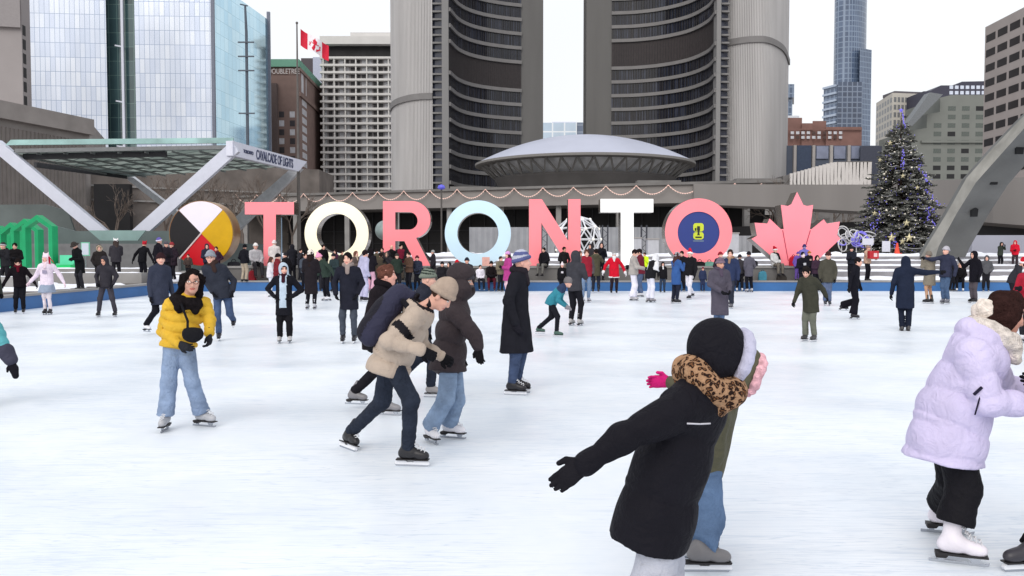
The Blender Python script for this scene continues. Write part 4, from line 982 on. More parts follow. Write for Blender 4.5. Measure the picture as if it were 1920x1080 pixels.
bulbs.build('bulbs', mat('warm bulb', S8(246, 214, 204), .4, emit=.35), t)
# ---- lamp posts
LAMPB = mat('blue lamp', S8(92, 92, 200), .4, emit=.25)
for px, Y, y0, y1, lab in ((828, 90, 352, 470, 'thin lamp post with a small blue lamp head before the podium edge'),):
    t = thing('lamp_post', lab, 'lamp post', (XX(px, Y), Y, .42)); x = XX(px, Y)
    m = MB(); m.tube([(x, Y, .42), (x, Y, ZZ(y0, Y))], .09, 8); m.build('pole', mat('pole grey', (0, 0, 0)), t)
    m = MB(); m.lathe((x, Y, ZZ(y0, Y)), [(.01, .35), (.3, .25), (.42, 0), (.3, -.15), (.01, -.2)], 14); m.build('lamp_head', LAMPB, t)
t = thing('banner_post', 'slim blue grey banner post standing right behind the stem of the first pink T', 'post', (XX(524, 46), 46, .42))
m = MB(); x = XX(524, 46); m.box(x-.1, x+.1, 46, 46.2, .42, ZZ(408, 46)); m.build('post', mat('slate post', S8(118, 138, 156), .5), t)
m = MB(); m.box(x-.13, x-.02, 45.96, 46, 2.3, ZZ(412, 46)); m.build('banner', mat('banner pale', S8(150, 170, 176), .6), t)
# ---- grey globe behind the R
t = thing('globe_sculpture', 'round grey disc-like globe half hidden by the pink R', 'sculpture', (XX(714, 60), 60, .42)); c = W(722, 432, 60)
m = MB(); m.ball(c, .7, 26); m.build('globe', mat('globe grey', S8(128, 142, 142), .3, var=.3, vs=1.2), t, True)
m = MB(); m.lathe((c[0], c[1], .42), [(.5, 0), (.5, .1), (.12, .3), (.1, c[2]-.42-.7)], 16); m.build('stand', DARK, t)
# ---- hoarding panels and trusses
HO = mat('hoarding grey', S8(152, 154, 160), .6, var=.1, vs=.9); HOD = mat('hoarding shade', S8(96, 98, 104), .6, var=.15)
t = thing('hoarding', 'grey corrugated hoarding fence seen between the letters under the podium', 'fence', (XX(1130, 86), 86, .42))
for k, (p0, p1) in enumerate(((880, 934), (936, 992), (1004, 1040), (1122, 1180), (1182, 1262), (1345, 1410))):
    m = MB(); x0, x1 = XX(p0, 86), XX(p1, 86); zt = ZZ(426 if k < 5 else 442, 86); n = max(4, int((x1-x0)/.28)); 
    V = []; 
    for i in range(n+1):
        x = x0+(x1-x0)*i/n; y = 86+(.1 if i % 2 else 0); V += [(x, y, .42), (x, y, zt)]
    m.add(V, [(2*i, 2*i+2, 2*i+3, 2*i+1) for i in range(n)]); m.build('panel', HO, t)
for px in (935, 998, 1124, 1181, 1262):
    m = MB(); x = XX(px, 85.8); m.box(x-.06, x+.06, 85.75, 85.9, .42, ZZ(423, 86)); m.build('post', HOD, t)
for px, lab in ((1021, 'dark lattice truss post seen through the pink N, left of the sphere'), (1135, 'dark lattice truss post right of the geodesic sphere'), (1208, 'dark lattice truss post between the white T and the pink O')):
    t = thing('truss_post', lab, 'truss post', (XX(px, 72), 72, .42), 'lattice truss posts'); x = XX(px, 72); zt = ZZ(422, 72)
    m = MB()
    for a in (-.22, .22):
        for b in (0, .44): m.tube([(x+a, 72+b, .42), (x+a, 72+b, zt)], .045, 6)
    m.build('uprights', mat('truss dark', S8(74, 76, 84), .5, .4), t)
    m = MB(); z = .5; s_ = 1
    while z < zt-.4: m.tube([(x-.22*s_, 72, z), (x+.22*s_, 72, z+.4)], .025, 5); m.tube([(x-.22, 72+.22-.22*s_, z), (x-.22, 72+.22+.22*s_, z+.4)], .025, 5); z += .4; s_ = -s_
    m.build('lacing', mat('truss dark', (0, 0, 0)), t)
for px, Y, y, w in ((1192, 70, 447, 22), (1225, 69, 449, 20), (1370, 68, 438, 30)):
    t = thing('white_cabinet', {1192: 'plain pale cabinet half hidden by the white T stem', 1225: 'plain pale cabinet right of the lattice post by the white T', 1370: 'wide pale grey booth between the pink O and the leaf'}[px], 'cabinet', (XX(px, Y), Y, .42)); x = XX(px, Y); h_ = w/2/1600*Y
    m = MB(); m.box(x-h_, x+h_, Y, Y+1, .42, ZZ(y, Y)); m.build('body', mat('cabinet pale', S8(190, 192, 200), .6, var=.08), t)
    m = MB(); m.box(x-h_-.05, x+h_+.05, Y-.06, Y+1.06, ZZ(y, Y)+.002, ZZ(y, Y)+.09); m.build('lid', CONC_L, t)
# ---- geodesic sphere
t = thing('geodesic_sphere', 'white tube geodesic sphere with lights behind the pink N', 'sphere frame', (XX(1083, 56), 56, .42)); c = W(1083, 449, 56); r = 44/1600*56
import bmesh
bm = bmesh.new(); bmesh.ops.create_icosphere(bm, subdivisions=2, radius=r)
m = MB(); m2 = MB()
for e in bm.edges:
    p, q = [np.array(v.co[:])+c for v in e.verts]
    if p[2] > 1.0 or q[2] > 1.0: m.tube([p, q], .05, 6)
for v in bm.verts: m2.ball(np.array(v.co[:])+c, .1, 7)
bm.free()
m.build('tubes', mat('tube white', S8(214, 216, 222), .4, emit=.1), t); m2.build('hubs', mat('hub white', S8(246, 240, 230), .4, emit=.4), t)
m = MB(); m.lathe((c[0], c[1], .42), [(r*.7, 0), (r*.7, .5), (r*.3, .55)], 24); m.build('base', DARK, t)
# ================================================================= DECORATED TREE
rr = random.Random(11); TX, TY, TZB, TH = XX(1685, 66), 66., 1.35, 0; ztop = ZZ(210, TY); TH = ztop-TZB
t = thing('christmas_tree', 'tall dark decorated fir with white and violet lights in front of the raised walkway', 'tree', (TX, TY, .42))
m = MB(); m.tube([(TX, TY, .42), (TX, TY, TZB+TH*.5), (TX, TY, ztop-.3)], [.28, .16, .03], 10); m.build('trunk', mat('bark', S8(70, 58, 50), .9, bump=.4), t)
LV = [mat('fir a', S8(124, 126, 120), .8, var=.25, vs=2), mat('fir b', S8(98, 100, 96), .8, var=.25, vs=2), mat('fir c', S8(168, 168, 164), .8, var=.2, vs=2)]
fol = MB(); lim = MB(); lite = MB(); viol = MB(); tips = []
def radius(f): return (4.05*(1-f)**.9+.12)*(1+.09*math.sin(f*39)+.05*math.sin(f*91+1))
N = 900
for i in range(N):
    f = 1-math.sqrt(rr.random()*.995); f = min(.985, f*1.0); a = i*2.39996+rr.uniform(-.3, .3); L = radius(f)*rr.uniform(.72, 1.08)
    if rr.random() < .05: L *= 1.14
    z = TZB+.25+f*(TH-.3); d = np.array((math.cos(a), math.sin(a), 0)); base = np.array((TX, TY, z))
    droop = -.16-.22*(1-f); droop += rr.uniform(-.16, .16); P = [base+d*L*s_+np.array((0, 0, L*(droop*s_*1.5+.24*s_*s_*s_))) for s_ in (.12, .4, .7, 1.)]
    if i % 4 == 0: lim.tube(P, [.035, .028, .02, .01], 4)
    tips.append((P, f, a)); side = np.array((-d[1], d[0], 0))
    n = int(11+L*11)
    for k in range(n):
        s_ = .22+.78*(k+rr.random())/n; q = P[0]+(P[-1]-P[0])*s_+np.array((0, 0, L*.1*s_*(s_-1)))
        sg = rr.choice((-1, 1)); ln = rr.uniform(.2, .42)*(1.15-.5*s_); up_ = rr.uniform(-.25, .45)
        tip = q+side*sg*ln*.75+d*ln*.7+np.array((0, 0, up_*ln)); w = .052
        e = nrm(np.cross(tip-q, (rr.gauss(0, .4), rr.gauss(0, .4), 1)))*w
        fol.add([q-e, q+e, tip+e*.55, tip-e*.55], [(0, 1, 2, 3)], rr.choice((0, 0, 1, 1, 1, 2)))
        e2 = nrm(np.cross(tip-q, e))*w*.9; fol.add([q-e2, q+e2, tip+e2*.5, tip-e2*.5], [(0, 1, 2, 3)], rr.choice((0, 1, 1, 2)))
o_ = lim.build('limbs', mat('bark', (0, 0, 0)), t); o_['kind'] = 'stuff'; fol.build('crown', LV, t)
for P, f, a in tips:
    if math.sin(a) > .55: continue
    for k in range(2):
        q = P[-1]*1.+(P[-2]-P[-1])*rr.random()+np.array((0, 0, .05))
        vio = (math.sin(a*3+f*14) > .35) or f > .9
        if rr.random() < (.5 if vio else .26): (viol if vio and rr.random() < .75 else lite).ball(q, rr.uniform(.035, .06) if vio else rr.uniform(.045, .09), 5)
VIO = mat('violet light', S8(112, 104, 206), .4, emit=.35); WL = mat('white light', S8(236, 228, 214), .4, emit=.35)
for k in range(420):
    f = 1-math.sqrt(rr.random()*.99); a = rr.uniform(-2.95, -.2); r_ = radius(f)*rr.uniform(.8, 1.02)
    (viol if rr.random() < .45 else lite).ball((TX+r_*math.cos(a), TY+r_*math.sin(a), TZB+.1+f*TH*.98), rr.uniform(.014, .034), 4)
o_ = lite.build('white_lights', WL, t); o_['kind'] = 'stuff'
for a0, f0, f1 in ((-1.1, .62, .5), (-1.0, .46, .3), (-1.25, .33, .2), (-.75, .24, .1), (-2.1, .16, .06), (-1.57, .99, .9), (-1.9, .72, .6), (-2.5, .3, .18)):
    for k in range(26):
        f = f0+(f1-f0)*k/25+rr.uniform(-.012, .012); r_ = radius(f)*.98; a = a0+rr.uniform(-.07, .07)
        viol.ball((TX+r_*math.cos(a), TY+r_*math.sin(a), TZB+f*TH+rr.uniform(-.05, .05)), .045, 5)
o_ = viol.build('violet_lights', VIO, t); o_['kind'] = 'stuff'
def star(c, r, mt, parent):
    P = [np.array(c)+np.array((math.sin(k*math.pi/5)*(r if k % 2 == 0 else r*.42), 0, math.cos(k*math.pi/5)*(r if k % 2 == 0 else r*.42))) for k in range(10)]
    m = MB(); F = np.array(c)+np.array((0, -.08, 0)); B = np.array(c)+np.array((0, .08, 0))
    m.add(P+[F, B], [(i, (i+1) % 10, 10) for i in range(10)]+[((i+1) % 10, i, 11) for i in range(10)]); return m.build('star', mt, parent)
GO = mat('gold star', S8(206, 196, 160), .35, .4)
for px, py, r_ in ((1672, 446, .36), (1705, 446, .36), (1692, 453, .26), (1669, 268, .22), (1700, 418, .28), (1650, 300, .18), (1720, 352, .2), (1640, 400, .22), (1693, 330, .2)):
    f = (ZZ(py, TY)-TZB)/TH; star(W(px, py, TY-radius(max(0, f))*1.0-.12), r_, GO, t)
star((TX, TY, ztop+.12), .22, mat('violet light', (0, 0, 0)), t)
gp = []
for k in range(26):
    f = rr.uniform(.06, .8); a = rr.uniform(-2.7, -.4); pts = []
    for s_ in range(6):
        aa = a+s_*.07; r_ = radius(f)*.97; pts.append((TX+r_*math.cos(aa), TY+r_*math.sin(aa), TZB+f*TH+.09*math.sin(s_/5*math.pi)*-1))
    gar = MB(); gar.tube(pts, .022, 5); gar.build('garland', mat('silver garland', S8(176, 176, 178), .4, .4), t)
t = thing('tree_planter', 'grey tiered planter steps under the decorated tree', 'planter', (TX, TY-3.5, .42))
m = MB()
for k, (e, z) in enumerate(((4.6, .75), (4.3, 1.05), (4.0, 1.33))): m.box(TX-e-.2, TX+e+.3, TY-4.6+.35*k, TY+4, .41 if k == 0 else (.75, 1.05)[k-1], z)
m.build('steps', mat('planter grey', S8(124, 122, 124), .85, var=.12, vs=.6), t)
t = thing('light_sculpture', 'tangled white wire light sculpture at the left foot of the decorated tree', 'light sculpture', (XX(1606, 58), 58, .42)); c = W(1606, 446, 58)
m = MB(); m2 = MB(); rs = np.random.RandomState(2)
for k in range(17):
    p = c+np.array((rs.uniform(-1.3, 1.3), rs.uniform(-.4, .4), rs.uniform(-.5, .45))); r_ = rs.uniform(.25, .55); ax = nrm(rs.normal(size=3)+np.array((0, 2, 0))); u = nrm(np.cross(ax, (0, 0, 1))); v = np.cross(ax, u)
    pts = [p+r_*(math.cos(s_)*u+math.sin(s_)*v) for s_ in np.linspace(0, 6.28, 15)]
    (m if k % 3 else m2).tube(pts, .04, 5)
for s_ in (-1, 0, 1): m.tube([(c[0]+s_, 58, .42), (c[0]+s_, 58, c[2])], .03, 5)
m.build('white_loops', mat('loop white', S8(206, 206, 208), .5), t); m2.build('violet_loops', mat('loop violet', S8(128, 120, 220), .4, emit=.3), t)
for px, py, w, h, Y, lab in ((1661.5, 462, 15, 20, 55, 'white notice board on a stand right of the tan coated man'), (1627, 453, 20, 12, 55, 'small pale blue white panel among the wire light sculpture')):
    t = thing('notice_board', lab, 'notice board', (XX(px, Y), Y, .42)); s_ = Y/1600; x = XX(px, Y); z = ZZ(py, Y)
    m = MB(); m.box(x-w*s_/2, x+w*s_/2, Y, Y+.04, z-h*s_/2, z+h*s_/2); m.build('board', mat('board white', S8(222, 224, 238), .5, var=.03), t)
    m = MB(); m.box(x-.2, x-.15, Y+.042, Y+.08, .42, z); m.box(x+.15, x+.2, Y+.042, Y+.08, .42, z); m.build('stand', DARK, t)
t = thing('traffic_cone', 'orange traffic cone in the snow beyond the notice board', 'cone', (XX(1682, 52), 52, 1.62)); x = XX(1682, 52)
m = MB(); m.lathe((x, 52, 1.66), [(.16, 0), (.04, .62), (.01, .63)], 16); m.build('body', mat('cone orange', S8(236, 84, 62), .5), t)
m = MB(); m.box(x-.2, x+.2, 51.8, 52.2, 1.60, 1.66); m.build('base', mat('cone orange', (0, 0, 0)), t)
# ---- big concrete arch leg on the right
AC = mat('arch concrete', S8(106, 107, 106), .85, var=.2, vs=.5, bump=.2, bs=10); AL = mat('arch lit side', S8(150, 148, 142), .85, var=.22, vs=.8, bump=.2, bs=10)  # two tones of one concrete paint the leg's lit side and shaded face
t = thing('concrete_arch', 'huge slanting concrete arch leg with small square openings at the right edge', 'arch', (XX(1780, 46), 46, .42))
# picture outline of the leg: pale narrow side, ridge, far lower edge; it leans towards the viewer as it rises
lv = [(0, (1726, 482), (1754, 482), (1810, 482), 46.), (1, (1737, 462), (1760, 462), (1818, 464), 45.7), (2, (1775, 400), (1794, 400), (1855, 400), 44.6), (3, (1812, 334), (1830, 342), (1890, 346), 43.3), (4, (1862, 277), (1878, 288), (1937, 292), 42), (5, (1915, 222), (1921, 240), (1984, 246), 40.5), (6, (1990, 150), (1998, 172), (2066, 184), 38)]
V = []
for _, a, b, c, Y in lv:
    A_, B_, C_ = W(a[0], a[1], Y+1.0), W(b[0], b[1], Y), W(c[0], c[1], Y+.1); V += [A_, B_, C_, C_+np.array((0, 1.8, 0)), A_+np.array((.3, 1.0, 0))]
n = len(lv); m = MB(); F = []; M_ = []
for i in range(n-1):
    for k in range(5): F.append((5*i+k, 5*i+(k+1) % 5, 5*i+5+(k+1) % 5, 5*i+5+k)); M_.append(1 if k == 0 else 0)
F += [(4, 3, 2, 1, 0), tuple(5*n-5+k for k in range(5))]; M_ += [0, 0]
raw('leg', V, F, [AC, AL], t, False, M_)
for px, py, s_, Y in ((1865, 337, 1., 43.4), (1828, 398, .95, 44.5), (1913, 279, 1.05, 41.7)):
    m = MB(); p = W(px, py, Y-.12); w = .19*s_; h_ = .24*s_
    m.prism([p+np.array(v) for v in ((-w, 0, -h_), (w*.8, 0, -h_), (w, 0, h_*.7), (w*.1, 0, h_*1.15), (-w, 0, h_*.5))], (0, .12, 0)); m.build('opening', mat('opening dark', S8(24, 25, 28), .8), t)
# ================================================================= BARE TREES
BK = mat('twig bark', S8(104, 94, 88), .9, var=.15, vs=2)
def bare_tree(x, y, h, seed, lab, name='bare_tree'):
    r = random.Random(seed); m = MB(); tr = MB()
    t = thing(name, lab, 'tree', (x, y, .42), 'bare winter trees')
    def grow(p, d, L, rad, lev, mb):
        q = p+d*L*.5+np.array((r.gauss(0, .05), r.gauss(0, .05), 0))*L; e = q+nrm(d+np.array((0, 0, .12)))*L*.5
        mb.tube([p, q, e], [max(rad, .022), max(rad*.82, .02), max(rad*.64, .016)], 5 if lev < 2 else 3, cap=False)
        if lev >= 5: return
        n = 3 if lev < 3 else r.choice((2, 3))
        for k in range(n):
            a = r.uniform(0, 6.28); sp = r.uniform(.35, .75); u = nrm(np.cross(d, (math.cos(a), math.sin(a), .1)))
            grow(p+(e-p)*r.uniform(.6, 1) if lev else e, nrm(d+u*sp), L*r.uniform(.62, .8), rad*.58, lev+1, m)
    grow(np.array((x, y, .42)), np.array((0, 0, 1.)), h*.3, h*.019, 0, tr)
    tr.build('trunk', BK, t); m.build('crown', BK, t)
for i, (px, Y, h, lab) in enumerate(((305, 104, 13.5, 'bare tree under the middle of the stage roof'), (350, 100, 12.5, 'bare tree directly above the medallion'), (400, 106, 14, 'bare tree between the white beam and the medallion top'), (455, 103, 12, 'bare tree just left of the first pink T'), (505, 108, 13, 'bare tree under the lettered white beam'), (548, 112, 11.5, 'bare tree just left of the flagpole'), (215, 108, 11., 'bare tree left of the middle of the stage'),
    (1462, 104, 12.5, 'large bare tree left of the low blue office'), (1527, 108, 12, 'bare tree before the slanting white fins'), (1572, 108, 10.5, 'bare tree right of the fins close to the decorated fir'))):
    bare_tree(XX(px, Y), Y, h, i+1, lab)
for i, (px, Y, h) in enumerate(((648, 112, 3.2), (700, 108, 2.6))):
    pass
# ================================================================= PEOPLE
PC = {}
def fab(rgb, kind='cloth'):
    """cloth in a given colour; near colours get their own grain"""
    if rgb[2] > rgb[0]+6:
        g_ = sum(rgb)/3; rgb = tuple(int(round(v*.76+g_*.24)) for v in rgb)
    key = ('%s %d %d %d' % ((kind,)+tuple(rgb)))
    if kind == 'nylon': return mat(key, S8(*rgb), .62, var=.1, vs=5, bump=.2, bs=40, spec=.2 if max(rgb) > 90 else .06, crease=.4)
    if kind == 'wool': return mat(key, S8(*rgb), .95, var=.16, vs=9, bump=.5, bs=120, spec=.04)
    if kind == 'denim': return mat(key, S8(*rgb), .9, var=.24, vs=7, bump=.35, bs=160, spec=.12, crease=.6)
    if kind == 'fur': return mat(key, S8(*rgb), .95, var=.3, vs=30, bump=.9, bs=90, spec=.05)
    if kind == 'leather': return mat(key, S8(*rgb), .4, var=.08, vs=6, bump=.15, bs=40, spec=.4)
    return mat(key, S8(*rgb), .85, var=.14, vs=6, bump=.3, bs=90, spec=.12 if max(rgb) > 90 else .04, crease=.5)
def skinm(rgb): return mat('skin %d %d %d' % rgb, S8(*rgb), .5, var=.07, vs=14, spec=.3)
SK1, SK2, SK3 = (224, 174, 156), (206, 152, 130), (150, 104, 84)
EYE = mat('eye dark', S8(36, 28, 26), .25, spec=.5); EYEW = mat('eye white', S8(226, 220, 216), .3)
STL = mat('blade steel', S8(176, 180, 188), .25, .9, var=.05)
HOLD = mat('holder white', S8(222, 224, 230), .4, var=.03); SOLE = mat('sole black', S8(38, 36, 38), .5)
def perp(v, u): u = nrm(u); return nrm(np.asarray(v)-u*(np.asarray(v)@u))
def lerp(a, b, t): return np.asarray(a)+(np.asarray(b)-np.asarray(a))*t
def hand_sd(wr, d, pn, S, curl=.5, side=1., mitt=False, gl=1.12):
    """palm, four unequal fingers bent at two knuckles and a thumb leaving the side of the palm; pn = palm normal"""
    d = nrm(d); pn = perp(pn, d); la = np.cross(d, pn)*side; s = SD(); k = S*gl
    s.cone(wr-d*.03*S, wr+d*.03*S, .027*k, .03*k, sq=(pn, .72), k=.01)
    s.cone(wr+d*.03*S, wr+d*.085*S, .034*k, .038*k, sq=(pn, .5), k=.012)
    if mitt:
        s.cone(wr+d*.08*S, wr+d*.155*S+pn*.02*S*curl, .043*k, .032*k, sq=(pn, .55), k=.02)
    else:
        for o_, ln, r in ((.027, .072, .0092), (.0095, .082, .0098), (-.0085, .075, .0095), (-.026, .058, .0085)):
            b = wr+d*.092*S+la*o_*k; ang = curl*(1.+.12*abs(o_)*40)
            d1 = nrm(d*math.cos(ang*.7)+pn*math.sin(ang*.7)+la*o_*1.6); d2 = nrm(d*math.cos(ang*1.75)+pn*math.sin(ang*1.75)+la*o_)
            m_ = b+d1*ln*.52*S; s.cone(b-d1*.02*S, m_, r*k*1.12, r*k*1.02, k=.006); s.cone(m_, m_+d2*ln*.5*S, r*k*1.02, r*k*.85, k=.003)
    tb = wr+d*.028*S+la*.026*k; t1 = nrm(d*.75+la*.75+pn*.2); t2 = nrm(d*1.+la*.22+pn*.3)
    s.cone(tb, tb+t1*.038*S, .0135*k, .0122*k, k=.012); s.cone(tb+t1*.038*S, tb+t1*.038*S+t2*.034*S, .0122*k, .0098*k, k=.004)
    return s
def skate(t, an, fd, fu, S, style, bm, name='skate', h=.014, lace=None, sh=None):
    """boot + blade; an = ankle joint .15 above the ice, fd = toe direction, fu = up along the shin"""
    fd = nrm(fd); fu = perp(fu, fd); la = np.cross(fd, fu); s = SD(); P = lambda f, u, l=0.: an+fd*f*S+fu*u*S+la*l*S
    top = .15 if style != 'shoe' else .06
    sh = fu if sh is None else nrm(np.asarray(sh)+fu*.25); tp = P(-.008, 0)+sh*top*S
    s.cone(tp, P(-.005, 0), .05*S, .047*S, sq=(la, .88), k=.02, cap=(tp, sh))
    s.cone(P(-.035, -.045), P(.02, -.04), .043*S, .046*S, sq=(la, .86), k=.03)
    s.cone(P(.01, -.03), P(.13, -.056), .044*S, .034*S, k=.03)
    s.cone(P(.1, -.058), P(.15, -.062), .036*S, .03*S, k=.02); s.cut(P(0, -.09), -fu)
    b = sdobj(name, s, h, [bm], t, relax=1)
    m = MB()
    def plate(pts, w, mi):
        m.prism([P(f, u, -w/2) for f, u in pts], la*w*S, mi)
    if style == 'fig':
        plate([(-.085, -.088), (.18, -.088), (.18, -.097), (.06, -.1), (-.02, -.1), (-.085, -.108)], .066, 0)
        plate([(-.085, -.105), (-.015, -.1), (-.03, -.118), (-.08, -.12)], .05, 0)
        plate([(-.072, -.118), (-.035, -.118), (-.04, -.134), (-.066, -.134)], .016, 1); plate([(.08, -.098), (.15, -.098), (.135, -.134), (.1, -.134)], .016, 1)
        plate([(-.115, -.133), (.165, -.133), (.19, -.126), (.185, -.142), (.16, -.15), (-.115, -.15)], .006, 1)
        m.build('blade', [SOLE, STL], b)
    elif style == 'hock':
        plate([(-.09, -.088), (.18, -.088), (.175, -.098), (-.09, -.098)], .062, 0)
        plate([(-.095, -.097), (-.02, -.097), (.0, -.112), (.05, -.112), (.07, -.097), (.165, -.097), (.185, -.118), (.18, -.132), (-.1, -.132)], .026, 1)
        plate([(-.105, -.131), (.18, -.131), (.165, -.15), (-.095, -.15)], .006, 2)
        m.build('blade', [SOLE, HOLD, STL], b)
    else:
        plate([(-.09, -.083), (.175, -.083), (.18, -.1), (-.09, -.1)], .074, 0); m.build('sole', [SOLE], b)
    if lace is not None:
        m = MB()
        for q in range(6):
            f, u = .012+.016*q, .075-.026*q
            if q > 2: f, u = .03+.026*(q-2), .012-.013*(q-3)
            c0, c1 = P(f+.027, u+.008, -.022), P(f+.027, u+.008, .022); m.tube([c0, P(f+.036, u+.014), c1], .0045*S, 5)
            m.tube([P(f+.027, u+.008, -.02), P(f+.04, u-.004), P(f+.035, u-.016, .02)], .004*S, 5)
        m.build('laces', lace, b)
    return b
def person(label, J, fw, lk, S=1., h=.02, top=None, hem=.1, w=1.07, flare=0., quilt=0., qa=1., topk='cloth', bot=(40, 40, 46), botk='cloth', lw=1., bell=0., crop=0.,
           shoe=(30, 30, 34), style='hock', hair=None, hat=None, hood=None, glove=(30, 30, 34), scarf=None, skin=SK1, ft=None, hu=None, grip=None,
           wr=.010, sleeve2=None, mitt=False, lace=None, legs=True, hd=None, group='skaters and onlookers at the rink', collar=1., hs=1., hoodk=1., zipper=None, bandm=None, trim=None, glasses=None, extra=None, cat='person', curl=.55, mask=None, barelegs=None):
    rs = random.Random(label); an0 = (J['an1']+J['an2'])/2; base = np.array((an0[0], an0[1], max(0., min(J['an1'][2], J['an2'][2])-.15*S)))
    t = thing('person', label, cat, base, group)
    pel, neck = J['pel'], J['neck']; up = nrm(neck-pel); lat = perp(J['sh2']-J['sh1'], up); f = nrm(np.cross(up, lat))
    if f@np.asarray(fw) < 0: f = -f
    lk = nrm(lk); hup = perp(np.array((0, 0, 1.))+f*.0 if hu is None else hu, lk); hl = np.cross(lk, hup); hc = J['head']
    sk = skinm(skin); SB = S; S = S*hs
    # ---- body: head, neck, trunk and limbs in one surface
    b = SD(); hh = min(h*.5, .011) if h > .012 else .0065
    b.ell(hc+hup*.03*S-lk*.008*S, np.array((.073, .092, .098))*S, (hl, lk, hup), k=.02)
    b.ell(hc-hup*.045*S+lk*.022*S, np.array((.057, .064, .066))*S, (hl, lk, hup), k=.03)
    b.ell(hc-hup*.086*S+lk*.058*S, np.array((.024, .02, .02))*S, (hl, lk, hup), k=.03)
    for sd_ in (-1, 1):
        b.ell(hc+hl*sd_*.033*S-hup*.018*S+lk*.062*S, np.array((.023, .02, .02))*S, k=.025)
        b.ell(hc+hl*sd_*.031*S+hup*.012*S+lk*.094*S, np.array((.016, .012, .011))*S, (hl, lk, hup), k=.012, op='s')
        b.ell(hc+hl*sd_*.075*S-hup*.01*S-lk*.01*S, np.array((.011, .02, .032))*S, (hl, lk, hup), k=.008)
    b.cone(hc+hup*.012*S+lk*.082*S, hc-hup*.026*S+lk*.098*S, .009*S, .0145*S, k=.014)
    b.ell(hc-hup*.062*S+lk*.076*S, np.array((.022, .012, .0105))*S, (hl, lk, hup), k=.008)
    b.cone(neck, hc-hup*.04*S-lk*.015*S, .058*S, .053*S, k=.03)
    S = SB
    b.cone(lerp(pel, neck, .1), lerp(pel, neck, .85), .09*S, .1*S, sq=(f, .7), k=.06)
    for i in '12':
        b.cone(lerp(neck, J['sh'+i], .3), J['sh'+i], .05*S, .045*S, k=.04); b.cone(J['sh'+i], J['el'+i], .04*S, .032*S); b.cone(J['el'+i], J['wr'+i], .031*S, .022*S)
        b.cone(lerp(pel, J['hip'+i], .8), J['kn'+i], .062*S, .045*S, k=.04); b.cone(J['kn'+i], J['an'+i]+(J['kn'+i]-J['an'+i])*.12, .045*S, .03*S)
    def facem(V, I):
        q = (V-hc)/S; l, a, u = q@hl, q@lk, q@hup; I = np.zeros(len(V), np.int64); fr = a > .055
        I[fr & (abs(abs(l)-.031) < .0135) & (abs(u-.011) < .0065)] = 2
        I[fr & (abs(abs(l)-.031) < .0065) & (abs(u-.011) < .0068)] = 1
        I[fr & (abs(abs(l)-.032) < .02) & (abs(u-.034) < .0058)] = 3
        I[fr & (abs(l) < .023) & (abs(u+.062) < .0085)] = 4
        if mask: I[(u < -.02) & (a > -.02) & (np.linalg.norm(q, axis=1) < .2)] = 5
        return I
    hm = fab(hair[1], 'fur') if hair else fab((50, 38, 34), 'fur')
    bo = sdobj('body', b, hh, [sk, EYE, EYEW if h < .012 else EYE, hm, mat('lips %d' % skin[0], S8(int(skin[0]*.86), int(skin[1]*.66), int(skin[2]*.68)), .45, var=.05), fab(mask or (40, 40, 44))], t, relax=1 if h > .012 else 0, matf=facem)
    # ---- upper garment
    if top is not None:
        tm = fab(top, topk); c = SD(); r0 = .152*S*w; q = (quilt*S, .021*S*min(1.3, w)) if quilt else None; pos = []
        kn = (J['kn1']+J['kn2'])/2; hip = (J['hip1']+J['hip2'])/2; dn = nrm(lerp(kn-hip, -up, .25)); he = pel+dn*max(hem, .06)*S
        mid = lerp(pel, neck, .5)
        c.cone(lerp(pel, neck, .08), mid, r0*1.0, r0*.99, sq=(f, .76), k=.05)
        c.cone(mid, lerp(pel, neck, .8), r0*1.02, r0*1.0, sq=(f, .72), k=.06)
        c.cone(lerp(neck, J['sh1'], .75)-up*.02*S, lerp(neck, J['sh2'], .75)-up*.02*S, .072*S*w, k=.06)
        c.cone(lerp(pel, neck, .86), neck+up*.045*S*collar, .086*S*w**.5, .07*S, k=.035)
        c.cone(pel+up*.08*S, he, r0*1.08, max(r0*(1.14+flare), .165*S*max(1, lw)**.5+flare*r0), sq=(f, .82), k=.05, cap=(he, dn))
        for i in '12':
            sh, el, wj = J['sh'+i], J['el'+i], J['wr'+i]
            c.cone(sh, el, .066*S*w, .057*S*w, k=.035, m=9+2*int(i))
            c.cone(el, lerp(el, wj, .97), .056*S*w, .044*S*w**.7, k=.02, m=10+2*int(i))
        if hood == 'down':
            c.ell(neck-f*.085*S+up*.005*S, np.array((.125, .07, .085))*S*hoodk, (lat, f, up), k=.03); c.ell(neck-f*.035*S+up*.075*S*hoodk, np.array((.085, .06, .05))*S*hoodk, (lat, f, up), k=.02, op='s')
        if hood == 'up':
            c.ell(hc+hup*.025*S-lk*.02*S, np.array((.108, .125, .135))*S*hoodk, (hl, lk, hup), k=.05); c.cone(neck, hc-hup*.06*S-lk*.01*S, .09*S*hoodk, .095*S*hoodk, k=.05)
            c.ell(hc+lk*.12*S-hup*.005*S, np.array((.078, .105, .105))*S, (hl, lk, hup), k=.015, op='s')
        mts = [tm, fab(sleeve2, topk) if sleeve2 else tm]
        mts = mts+[fab(bandm[0] if bandm is not None else top)]
        def mf(V, I):
            I = np.where(I >= 10, 1, 0)
            return np.where(bandm[1](V, J, S, f, up, lat), 2, I) if bandm is not None else I
